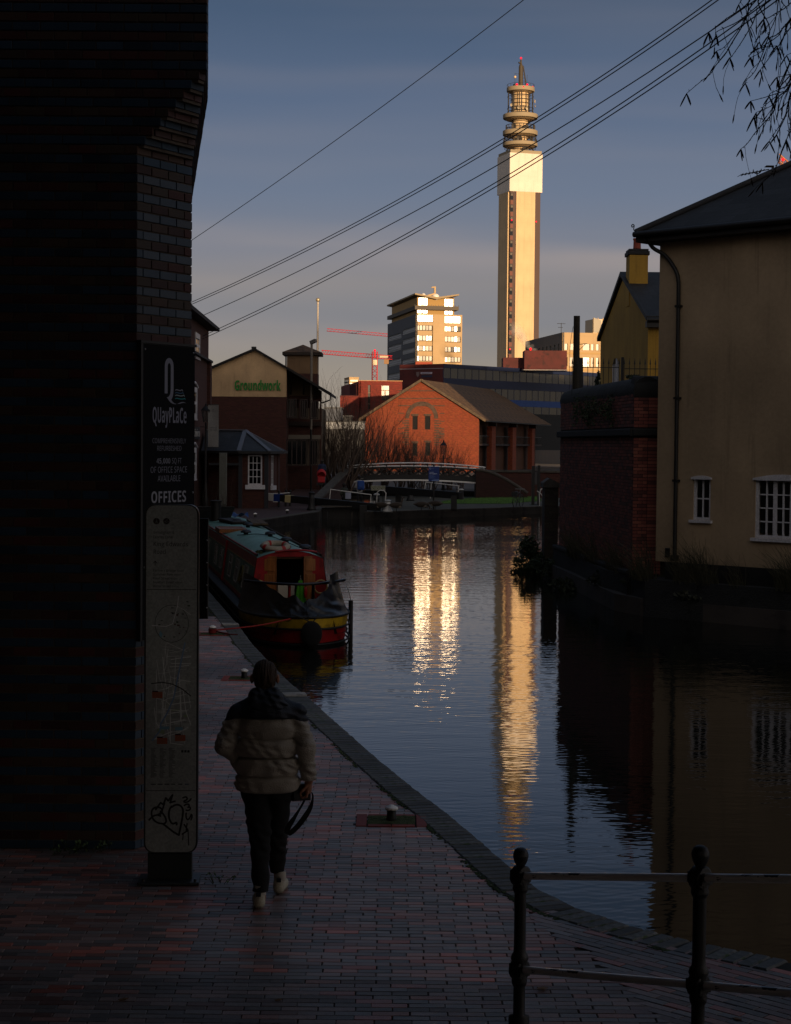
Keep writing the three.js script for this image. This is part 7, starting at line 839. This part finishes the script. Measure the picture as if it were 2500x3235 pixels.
  mesh(t, 'roof_cradle', [bar(V(2.4, y(932), -4), V(4.6, y(921), -4), .22, 6), bar(V(4.6, y(922), -4), V(4.6, y(899), -4), .22, 6), bar(V(4.7, y(899), -4), V(3.9, y(901), -4), .15, 6)].map(g => G2(F, g)), mat(0xb59a70, .6)); mesh(t, 'roof_dish', [G2(F, at(new THREE.SphereGeometry(.8, 14, 8, 0, 7, 0, 1), F.at(1380, 934)[0], y(937), -1, 0, 1.35))], mat(0xd8d4cc, .5)); mesh(t, 'roof_lamp_box', [G2(F, at(new THREE.SphereGeometry(.45, 10, 8), F.at(1340, 931)[0], y(932), -.5))], mat(0xd8d4cc, .4));
}
{ // the telecommunications tower
  const D = 640, pc = P(1641, 1000, D), th = 17.7 * Math.PI / 180, t = thing('telecom_tower', 'tall concrete telecom tower with round galleries and mast', 'tower', [pc.x, 0, -D - 6], th), y = py => P(1640, py, D).y, mC = mat(0xd4b88e, .8, { tex: 'concrete', s: .06 }), mCw = mat(0xe4d8c8, .75, { tex: 'concrete', s: .06 }), mBr = mat(0x44322e, .7), mDk = mat(0x2a2724, .6), mGal = mat(0x8d8068, .75);
  const y0 = -5, ys = y(606), yt = y(484); mesh(t, 'core', span(-5.8, 5.8, y0, ys, -5.8, 5.8), mBr); for (const [k, n] of [[0, 'front_panel'], [1, 'side_panel'], [2, 'rear_panel'], [3, 'side_panel']]) mesh(t, n, at(soft(k % 2 ? 9.4 : 7.3, ys - y0 + .2, 6.25, .05, 0, (y0 + ys) / 2, 3.12), 0, 0, 0, k * Math.PI / 2), mC);
  mesh(t, 'plant_box', soft(12.6, yt - ys, 12.6, .08, 0, (yt + ys) / 2, 0), mCw); mesh(t, 'plant_box_cap', [span(-6.0, 6.0, yt + .01, y(474), -6.0, 6.0)], mGal);
  for (let k = 0; k < 15; k++) { const py = 612 + k * 37.4, w = mesh(t, 'stair_window', span(-5.75, -4.75, y(py + 20), y(py), 5.8, 5.9), glassDark); mesh(w, 'lit_pane', span(-5.65, -4.85, y(py + 8), y(py + 1), 5.901, 5.95), mirror2); mesh(w, 'spandrel', span(-5.79, -4.7, y(py + 35), y(py + 22), 5.8, 5.93), mat(0x6a4238, .8)); }
  const cy = (d, p0, p1, m, n, b = .3) => mesh(t, n, lathe([[0, y(p0)], [d / 2 - b, y(p0)], [d / 2, y(p0) + b], [d / 2, y(p1) - .1], [d / 2 - .12, y(p1)], [0, y(p1)]], 36), m);
  cy(5.5, 485, 370, mC, 'drum', .01); cy(6.1, 371, 278, mC, 'drum', .01); for (const [a, b, d] of [[459, 443, 12.6], [424, 405, 12.6], [371, 353, 12.6], [285, 267, 10.1]]) { cy(d, a - 4, b, mGal, 'gallery', .2); cy(d - .5, a, a - 5, mC, 'gallery_rim', 1.0); }
  const ringRods = (r, p0, p1, n, rad, nm, st = 0) => mesh(t, nm, Array.from({ length: n }, (_, k) => { const a = st + k / n * 6.283; return bar(V(Math.cos(a) * r, y(p0), Math.sin(a) * r), V(Math.cos(a) * r, y(p1), Math.sin(a) * r), rad, 4); }), mDk), hoopR = (r, py, rad, nm) => mesh(t, nm, at(new THREE.TorusGeometry(r, rad, 5, 36).rotateX(Math.PI / 2), 0, y(py), 0), mDk);
  ringRods(4.6, 353, 283, 10, .16, 'antenna_frame'); ringRods(3.4, 353, 283, 14, .07, 'cable_tray'); for (const py of [292, 306, 318, 329, 340, 348]) hoopR(3.5, py, .1, 'ring_rail'); for (const py of [296, 345]) hoopR(4.7, py, .08, 'ring_rail'); for (const py of [428, 462, 475]) hoopR(5.6, py, .09, 'ring_rail'); for (const py of [376, 383]) hoopR(3.2, py, .09, 'ring_rail'); for (const py of [334]) hoopR(4.7, py, .09, 'ring_rail'); ringRods(5.2, 405, 388, 22, .12, 'equipment_cage'); hoopR(5.2, 388, .12, 'ring_rail'); hoopR(5.2, 397, .1, 'ring_rail'); ringRods(5.8, 443, 423, 30, .08, 'equipment_cage'); ringRods(6.1, 443, 434, 30, .06, 'gallery_rail'); hoopR(6.1, 434, .08, 'gallery_rail'); ringRods(4.8, 478, 460, 18, .1, 'equipment_cage'); hoopR(5.0, 467, .1, 'ring_rail'); ringRods(4.9, 267, 258, 16, .06, 'gallery_rail'); hoopR(4.9, 258, .06, 'gallery_rail');
  for (const [a, r, p, s] of [[.6, 5.0, 312, .7], [1.35, 4.0, 337, .75], [2.6, 5.0, 328, .6], [2.1, 3.6, 335, .6], [.4, 5.1, 326, .5], [1.0, 4.6, 436, 1.1], [2.0, 4.6, 436, 1.1], [1.5, 4.5, 470, 1.2], [1.5, 4.9, 398, .9], [2.4, 5.2, 396, .9], [.8, 5.2, 396, 1]]) mesh(t, 'dish', at(lathe([[0, -.1], [s * .6, .02], [s, .3], [s * .95, .34], [0, 0]], 14).rotateX(Math.PI / 2), Math.cos(a) * r, y(p), Math.sin(a) * r, Math.PI / 2 - a), mat(s > .8 ? 0x3a3630 : 0xb0a48c, .6));
  mesh(t, 'mast', [lathe([[.82, y(268)], [.78, y(200)], [.55, y(193)], [.32, y(188)], [.28, y(176)], [0, y(175)]], 14)], mat(0x3d3526, .7)); mesh(t, 'mast_brace', [bar(V(.7, y(196), .2), V(1.9, y(262), .4), .16, 5), bar(V(.9, y(196), .2), V(2.2, y(262), .4), .1, 5), bar(V(-.3, y(187), 0), V(-.9, y(187), 0), .35, 6), ...[0, 1, 2, 3, 4].map(k => bar(V(.6, y(215 + k * 10), .2), V(1.1 + k * .2, y(215 + k * 10), .3), .07, 4))], mDk); mesh(t, 'whip_aerial', [bar(V(-2.5, y(268), .6), V(-2.5, y(222), .6), .06, 4), bar(V(2.2, y(268), .6), V(2.2, y(225), .6), .06, 4), bar(V(-2.5, y(224), .6), V(-.5, y(224), .6), .05, 4)], mDk); mesh(t, 'globe', at(new THREE.SphereGeometry(.48, 10, 8), -2.5, y(235), .7), mat(0xc9b088, .6)); mesh(t, 'roof_plant', [span(-2.6, -.9, y(267), y(256), -1, .6), span(2.2, 4, y(267), y(260), -1, 1)], mDk);
  const mL = new THREE.MeshStandardMaterial({ color: 0x300406, emissive: 0xff1230, emissiveIntensity: 1.5 }); for (const [a, r, py, s] of [[2.25, 4.6, 264, .42], [1.05, 3.0, 260, .40], [.72, 4.6, 267, .36], [1.75, 4.9, 272, .3]]) mesh(t, 'warning_light', at(new THREE.SphereGeometry(s, 10, 8), Math.cos(a) * r, y(py), Math.sin(a) * r), mL); mesh(t, 'warning_light', at(new THREE.SphereGeometry(.4, 10, 8), 0, y(172), 0), mL); for (const [x, z, py] of [[-5.3, 6.1, 697], [4.2, 6.0, 698], [-5.4, 6.1, 1104]]) mesh(t, 'warning_light', at(new THREE.SphereGeometry(.3, 8, 6), x, y(py), z), mL);
}
{ // pale building right of the tower, glass block behind it
  const c = corner(1775, 330, 9), F = facade([c.p.x, c.p.z], [c.p.x + c.u.x * 14, c.p.z + c.u.z * 14]), Ln = 30, Fl = facade([c.p.x + c.w.x * Ln, c.p.z + c.w.z * Ln], [c.p.x, c.p.z]), t = thing('pale_block', 'pale flat roofed block with bright windows right of the tower', 'building', [c.p.x, 0, c.p.z]), G2 = (f, g) => into(t, g.rotateY(f.turn).translate(f.A[0], 0, f.A[1])), y = py => F.at(1776, py)[1], X = px => F.at(px, 1100)[0], top = y(1050), ws = [];
  for (const [a, b] of [[1085, 1105], [1128, 1157], [1178, 1207]]) for (const [p, q] of [[1784, 1794], [1801, 1821], [1842, 1864], [1868, 1877], [1884, 1893], [1899, 1919]]) ws.push([X(p), y(b), X(q), y(a)]);
  mesh(t, 'front_wall', G2(F, slab([[0, -2], [14, -2], [14, top], [0, top]], .4, ws)), mPale); mesh(t, 'core', G2(F, span(.5, 13.9, -2, top - .2, -Ln + .5, -.7)), mGrey); ws.forEach((r, i) => { const w = mesh(t, 'window', G2(F, at(span(0, r[2] - r[0], 0, r[3] - r[1], -.04, 0), r[0], r[1], -.25, (hash(i, 1, 3) - .5) * .05, (hash(i, 2, 3) - .5) * .05)), hash(i, 5, 3) < .3 ? glassDark : mirror2); mesh(w, 'sill', G2(F, span(r[0] - .1, r[2] + .1, r[1] - .12, r[1] - .002, -.1, .12)), mPale); });
  for (const py of [1112, 1165]) mesh(t, 'band', G2(F, span(0, 14, y(py + 6), y(py), .002, .08)), mat(0xa88a58, .8));
  const lw = Array.from({ length: 9 }, (_, i) => [2 + i * 3.1, y(1110), 3.1 + i * 3.1, y(1084)]); mesh(t, 'side_wall', G2(Fl, slab([[0, -2], [Ln, -2], [Ln, top], [0, top]], .4, lw)), mat(0x6a6864, .8, { tex: 'concrete', s: .1 })); lw.forEach(r => { const w = mesh(t, 'side_window', G2(Fl, span(r[0], r[2], r[1], r[3], -.38, -.3)), mat(0x1e3238, .15)); mesh(w, 'mullion', G2(Fl, span(r[0], r[2], mix(r[1], r[3], .6), mix(r[1], r[3], .66), -.299, -.2)), mGrey); });
  mesh(t, 'roof_aerial', [bar(V(.3, top, -2), V(.3, y(1018), -2), .05, 4), bar(V(-.5, y(1020), -2), V(1.1, y(1020), -2), .04, 4), bar(V(-.3, y(1032), -2), V(.6, y(1032), -2), .04, 4)].map(g => G2(F, g)), mIron);
  const c2 = corner(1872, 420, 12), g2 = thing('glass_block', 'glazed golden rooftop block behind the pale building', 'building', [c2.p.x, 0, c2.p.z], 12 * Math.PI / 180), yy = py => P(1890, py, 420).y, gm = mat(0x9a7f4e, .3); mesh(g2, 'glass_wall', [span(0, 6, -2, yy(1008), -6, 0)], gm); mesh(g2, 'mullion', [0, 1, 2, 3, 4, 5].map(k => span(k * 1.2 - .07, k * 1.2 + .07, yy(1055), yy(1004), .0, .12)), mat(0xc0a06a, .6)); mesh(g2, 'wing_wall', [slab([[0, yy(1050)], [1.9, yy(1050)], [1.9, yy(1012)], [0, yy(1004)]], .2, [], .4)], mat(0x6a6048, .2));
}
{ // long dark blue banded building in front, with brick end
  const A = P(1263, 1200, 254), B = P(1401, 1200, 250), C = P(1900, 1200, 278), F = facade([B.x, B.z], [C.x, C.z]), F0 = facade([A.x, A.z], [B.x, B.z]), t = thing('banded_building', 'long dark building with navy bands and dark red brick end', 'building', [A.x, 0, A.z]), G2 = (f, g) => into(t, g.rotateY(f.turn).translate(f.A[0], 0, f.A[1])), y = py => F.at(1402, py)[1], L = F.L, mN = mat(0x0a1a3a, .6), mBl = mat(0x123a78, .6);
  mesh(t, 'brick_end', G2(F0, span(0, F0.L, -2, F0.at(1330, 1151)[1], -8, 0)), mDkRed); for (const py of [1164, 1230]) mesh(t, 'white_line', G2(F0, span(0, F0.L, F0.at(1330, py + 2)[1], F0.at(1330, py)[1], .003, .04)), mat(0x8a8288, .7)); mesh(t, 'sign_strip', G2(F0, span(F0.at(1330, 1180)[0], F0.at(1366, 1180)[0], F0.at(1330, 1182)[1], F0.at(1330, 1176)[1], .003, .06)), mat(0xb0a8b4, .6)); mesh(t, 'sign_print', G2(F0, span(F0.at(1333, 1180)[0], F0.at(1362, 1180)[0], F0.at(1330, 1180)[1], F0.at(1330, 1178)[1], .061, .066)), mat(0x3a3450, .6)); const cr = F0.at(1321, 1183); mesh(t, 'crest', G2(F0, slab([[cr[0] - .26, cr[1] + .36], [cr[0] + .26, cr[1] + .36], [cr[0] + .26, cr[1] - .08], [cr[0], cr[1] - .42], [cr[0] - .26, cr[1] - .08]], .05, [], .055)), mat(0x6a5a5a, .7)); mesh(t, 'blue_lettering', G2(F0, [span(F0.at(1332, 1189)[0], F0.at(1366, 1189)[0], F0.at(1330, 1192)[1], F0.at(1330, 1186)[1], .003, .03)][0]), mat(0x14203c, .7));
  const bd = (a, b, m, n, o = .1) => mesh(t, n, G2(F, span(0, L, y(b), y(a), -8, o)), m); bd(1149, 1162, mN, 'roof_band', .15); bd(1194.2, 1221, mN, 'navy_band'); bd(1255.2, 1276, mBl, 'blue_band'); bd(1300, 1420, mat(0x14171a, .8), 'lower_wall', 0);
  for (const [a, b, n] of [[1162.2, 1194, 24], [1221.2, 1255, 26], [1276.2, 1299.8, 20]]) { for (let k = 0; k < n; k++) { const w = mesh(t, 'window', G2(F, span(L * k / n + .06, L * (k + 1) / n - .06, y(b), y(a), -.06, -.02)), mat([0x16191d, 0x22231f, 0x1a1d22, 0x2c2a24][k * 7 % 4], .15)); mesh(w, 'mullion', G2(F, span(L * k / n - .04, L * k / n + .04, y(b), y(a), -.06, .01)), mN); } } mesh(t, 'room_fill', [[1162.2, 1194], [1221.2, 1255], [1276.2, 1299.8]].map(([a, b]) => G2(F, span(0, L, y(b), y(a), -3, -2.4))), mat(0x6a655c, .9));
  const pb = (x0, x1, y0, y1, D) => { const a = P(x0, y1, D), b = P(x1, y0, D), s = thing('plant_room', x0 < 1600 ? 'smaller dark red rooftop plant room left of the tall one' : 'larger dark red rooftop plant room below the tower', 'plant room', [a.x, P(1600, 1160, D).y - .3, -D]); mesh(s, 'wall', span(0, b.x - a.x, 0, b.y - s.position.y, -4, 0), mDkRed); mesh(s, 'base_trim', span(-.1, b.x - a.x + .1, -.12, -.002, -4, .1), mat(0x9a9490, .7)); if (x0 > 1600) mesh(s, 'warning_light', at(new THREE.SphereGeometry(.2, 8, 6), .9, b.y - s.position.y + .2, -.1), new THREE.MeshStandardMaterial({ color: 0x300406, emissive: 0xff1a20, emissiveIntensity: 2 })); return s; };
  pb(1590, 1655, 1130, 1158, 263); pb(1657, 1792, 1108, 1156, 261);
}
{ // red brick modern block, pale far tower, low grey sheds
  const c = corner(1133, 245, 8), F = facade([c.p.x, c.p.z], [c.p.x + c.u.x * 6.6, c.p.z + c.u.z * 6.6]), Fl = facade([c.p.x + c.w.x * 22, c.p.z + c.w.z * 22], [c.p.x, c.p.z]), t = thing('red_brick_block', 'sunlit red brick modern block behind the orange gable', 'building', [c.p.x, 0, c.p.z]), G2 = (f, g) => into(t, g.rotateY(f.turn).translate(f.A[0], 0, f.A[1])), y = py => F.at(1134, py)[1], X = px => F.at(px, 1240)[0], ws = [[X(1163), y(1292), X(1171), y(1216)], [X(1206), y(1264), X(1231), y(1217)]];
  mesh(t, 'front_wall', G2(F, slab([[0, -2], [6.1, -2], [6.1, y(1203)], [0, y(1203)]], .35, ws)), mRedB); mesh(t, 'core', G2(F, span(.4, 6.0, -2, y(1206), -6, -.6)), mRedB); mesh(t, 'parapet', G2(F, span(-.05, 6.15, y(1203) + .002, y(1201), -.4, .06)), mat(0xa8845c, .7)); ws.forEach((r, i) => { const w = mesh(t, 'window', G2(F, span(r[0], r[2], r[1], r[3], -.3, -.22)), i ? mirror : glassDark); mesh(w, 'frame', [G2(F, span(mix(r[0], r[2], .45), mix(r[0], r[2], .52), r[1], mix(r[1], r[3], .7), -.219, -.12)), G2(F, span(r[0], r[2], mix(r[1], r[3], .66), mix(r[1], r[3], .7), -.219, -.14)), G2(F, span(r[0], r[2], mix(r[1], r[3], .2), mix(r[1], r[3], .24), -.219, -.14))], mat(0x5a4a34, .6)); });
  mesh(t, 'side_wall', G2(Fl, slab([[0, -2], [22, -2], [22, y(1205)], [0, y(1205)]], .35)), mRedB); mesh(t, 'side_fin', Array.from({ length: 9 }, (_, i) => G2(Fl, span(13 + i, 13.3 + i, -2, y(1212), .002, .2))), mDkRed);
  const l = P(1075, 1252, 242), r = P(1134, 1252, 242), lt = thing('low_brick_wing', 'lower dark brick wing left of the red brick block', 'building', [l.x, 0, -242]); mesh(lt, 'wall', span(0, r.x - l.x, -2, l.y, -10, 0), mRedB); mesh(lt, 'fin', Array.from({ length: 8 }, (_, i) => span(.3 + i * .28, .4 + i * .28, -2, l.y - .9, .002, .1)), mDkRed); mesh(lt, 'parapet', span(-.05, r.x - l.x + .05, l.y + .002, l.y + .12, -.3, .06), mDkRed);
  const f = corner(1104, 520, 10), ft = thing('far_tower_block', 'distant pale tower block lit by the low sun', 'tower block', [f.p.x, 0, f.p.z], 10 * Math.PI / 180), fy = py => P(1110, py, 520).y; mesh(ft, 'wall', span(0, 2.8, -2, fy(1193), -10, 0), mPale); mesh(ft, 'parapet', [span(-.1, 2.9, fy(1193) + .01, fy(1191), -10, .1)], mPale); for (let i = 0; i < 5; i++) { mesh(ft, 'window', span(.3, 2.5, fy(1200 + i * 10 + 5), fy(1200 + i * 10), .002, .06), i === 1 ? mirror : mat(0x5a4a38, .3)); mesh(ft, 'side_window', span(-.06, -.002, fy(1204 + i * 10), fy(1199 + i * 10), -8, -1), glassDark); mesh(ft, 'balcony', span(-.4, -.07, fy(1207 + i * 10), fy(1205 + i * 10), -8, -1), mGrey); }
  const s0 = P(1112, 1218, 400), s1 = P(1140, 1250, 400), sh = thing('grey_plant_box', 'pale grey rooftop box beside the distant tower block', 'plant room', [s0.x, 0, -400]); mesh(sh, 'wall', span(0, s1.x - s0.x, -2, s0.y, -4, 0), mat(0x77787a, .7)); mesh(sh, 'window', [span(.2, 1.3, s1.y, s1.y + .4, .002, .05)], glassDark);
  for (const [x0, x1, y0, y1, D, col, lab] of [[1027, 1078, 1290, 1330, 170, 0x4a5260, 'grey blue flat roofed block behind the bare shrubs'], [1020, 1150, 1333, 1356, 160, 0x9aa0a8, 'long pale sunlit roof strip behind the bare shrubs'], [1015, 1110, 1315, 1334, 190, 0x33373c, 'dark low roof left of the red brick wing']]) { const a = P(x0, y0, D), b = P(x1, y1, D), q = thing('low_building', lab, 'building', [a.x, 0, -D], 0, 'low buildings behind the shrubs'); mesh(q, 'wall', span(0, b.x - a.x, -2, x0 === 1020 ? b.y : a.y, -6, 0), mat(x0 === 1020 ? 0x3c3e42 : col, .7, { tex: 'concrete', s: .2 })); if (x0 === 1020) mesh(q, 'pale_cladding', span(0, b.x - a.x, b.y + .002, a.y, -6, .06), mat(col, .7, { tex: 'concrete', s: .2 })); mesh(q, 'roof_edge', span(-.1, b.x - a.x + .1, a.y + .002, a.y + .12, -6, .12), mGrey); }
}
{ // red tower cranes
  const mR = mat(0xb4142a, .5), truss = (a, b, h, n) => { const g = [], d = b.clone().sub(a), up = V(0, h, 0), z = V(0, 0, h * .4), k = i => a.clone().addScaledVector(d, i / n); g.push(bar(a.clone().add(up), b.clone().add(up), h * .10, 4), bar(a.clone().add(z), b.clone().add(z), h * .09, 4), bar(a.clone().sub(z), b.clone().sub(z), h * .09, 4)); for (let i = 0; i < n; i++) { g.push(bar(k(i).add(z), k(i + .5).add(up), h * .055, 3), bar(k(i + .5).add(up), k(i + 1).add(z), h * .055, 3), bar(k(i).sub(z), k(i + .5).add(up), h * .055, 3), bar(k(i).add(z), k(i).sub(z), h * .05, 3)); } return g; };
  const crane = (D, x0, y0, x1, y1, xm, lab, mast) => { const a = P(x0, y0, D), b = P(x1, y1, D), m = P(xm, mix(y0, y1, (xm - x0) / (x1 - x0)), D), t = thing('tower_crane', lab, 'crane', [m.x, 0, -D], 0, 'red tower cranes'), o = v => v.clone().sub(V(m.x, 0, -D)); mesh(t, 'jib', truss(o(a), o(b), .62, 26), mR); const g = []; const w = .42; for (const [i, j] of [[-1, -1], [1, -1], [1, 1], [-1, 1]]) g.push(bar(V(i * w, 0, j * w), V(i * w, m.y + (mast ? 1.1 : 0), j * w), .09, 4)); for (let h = 0; h < m.y - 1; h += .9) g.push(bar(V(-w, h, w), V(w, h + .9, w), .05, 3), bar(V(w, h, w), V(-w, h + .9, w), .05, 3), bar(V(w, h, w), V(w, h + .9, -w), .05, 3)); mesh(t, 'mast', g, mR); mesh(t, 'counterweight', [box(.8, .9, .5, o(b).x - 1, o(b).y - .3, 0)], mat(0x8a6a4a, .8)); mesh(t, 'cab', [box(.72, .85, .7, .05, m.y - .75, .35)], mat(0xd8c8a8, .3)); mesh(t, 'name_plate', [box(1.4, .34, .06, o(a.clone().lerp(b, .88)).x, o(a.clone().lerp(b, .88)).y + .35, .4)], mat(0xb4a284, .5)); if (mast) { mesh(t, 'apex', [bar(V(0, m.y, 0), V(0, m.y + 1.1, 0), .2, 5)], mR); mesh(t, 'warning_light', at(new THREE.SphereGeometry(.2, 8, 6), 0, m.y + 1.3, 0), new THREE.MeshStandardMaterial({ color: 0x300406, emissive: 0xff1230, emissiveIntensity: 1.2 })); } mesh(t, 'hoist_line', [bar(V(2.2, m.y - .1, 0), V(2.2, m.y - 2.3, 0), .03, 3)], mIron); };
  crane(300, 1016, 1118, 1240, 1136, 1184.5, 'lower red tower crane with its mast in view', true); crane(420, 1033, 1046, 1330, 1072, 1300, 'upper red tower crane jib reaching out from the office block', false);
  const D = 180, a = P(2462, 512, D), b = P(2540, 580, D), t = thing('crane_jib_tip', 'tip of a pale crane jib with red lamp over the slate roof', 'crane', a.toArray()); mesh(t, 'lattice', truss(V(0, 0, 0), b.clone().sub(a), .8, 8), mat(0x9a6a48, .6)); mesh(t, 'warning_light', at(new THREE.SphereGeometry(.16, 8, 6), .3, .2, .4), new THREE.MeshStandardMaterial({ color: 0x300406, emissive: 0xff1a20, emissiveIntensity: 2 })); mesh(t, 'mast', [bar(b.clone().sub(a), V(b.x - a.x + 4, -a.y, 0), .4, 4)], mat(0x9a6a48, .6));
}
{ // wisp of steam by the tower
  const q = rng(14), gs = [], D = 320; let p = P(1690, 1100, D); for (let k = 0; k < 26; k++) { const s = k / 25, c = P(mix(1693, 1632, s ** .7) + (q() - .5) * 14, mix(1106, 1040, s) + (q() - .5) * 12, D), g = new THREE.IcosahedronGeometry(mix(.4, 1.1, s) * (.6 + .6 * q()), 3); gs.push(g.translate(c.x, c.y, c.z + (q() - .5))); }
  lone('steam_plume', 'thin wisp of steam drifting across the foot of the tower', 'steam', gs, new THREE.MeshStandardMaterial({ color: 0xd8d4d0, roughness: 1, transparent: true, opacity: .035 }));
}
// ---------- unseen blocks added behind and beside the view to cast shade ----------
{
  const blk = (x0, x1, z0, h, lab) => { const t = thing('added_shade_block', lab, 'building', [x0, 0, z0], 0, 'added shading blocks out of view'), L = x1 - x0, ws = []; for (let r = 0; r * 3.4 + 4 < h; r++) for (let k = 0; k * 4 + 2.6 < L; k++) ws.push(span(1.2 + k * 4, 2.6 + k * 4, 1.4 + r * 3.4, 3.1 + r * 3.4, -.06, -.002)); mesh(t, 'wall', span(0, L, 0, h - .6, 0, 12), mBrickD); mesh(t, 'window_row', ws, glassDark); mesh(t, 'cornice', span(-.3, L + .3, h - .598, h, -.3, 12.3), mStoneG); };
  blk(4, 57, 40, 24, 'long brick block added behind the viewpoint to shade the canal'); blk(57.5, 85, 41, 18, 'lower brick block added behind the viewpoint to shade the lock ground'); blk(43.5, 80, -150, 22.9, 'brick block added beyond the right edge of view to shade the banded building'); 
}
// ---------- unseen bridge added over the viewpoint to darken the foreground ----------
{
  const t = thing('added_shade_bridge', 'unseen brick bridge added over the viewpoint to darken the near towpath', 'bridge', [0, 0, 8]);
  const p = [[-14, 6.35]]; for (let k = 0; k <= 12; k++) p.push([mix(-9, 8, k / 12), 6.35 + .4 * Math.sin(Math.PI * k / 12)]); p.push([11, 6.35], [11, 9.6], [-14, 9.6]);
  mesh(t, 'arch', slab(p, 32.4, [], 13), mBrickK); mesh(t, 'parapet_coping', [span(-14, 11, 9.602, 9.8, -19.6, -19), span(-14, 11, 9.602, 9.8, 12.6, 13.2)], mStoneG); mesh(t, 'abutment', [span(8, 11, -.01, 6.19, -2, 13)], mBrickK);
  const w = thing('added_shade_wing', 'unseen brick wing added beside the viewpoint to darken the left wall', 'building', [-9, 0, 0]); mesh(w, 'wall', span(0, 5.5, 0, 12.8, -14.3, 16), mBrickK); mesh(w, 'cornice', span(0, 5.4, 12.802, 13.1, -14.3, 16.2), mStoneG);  // wing added out of view to keep sky light off the left wall
}
renderer.render(scene, camera);
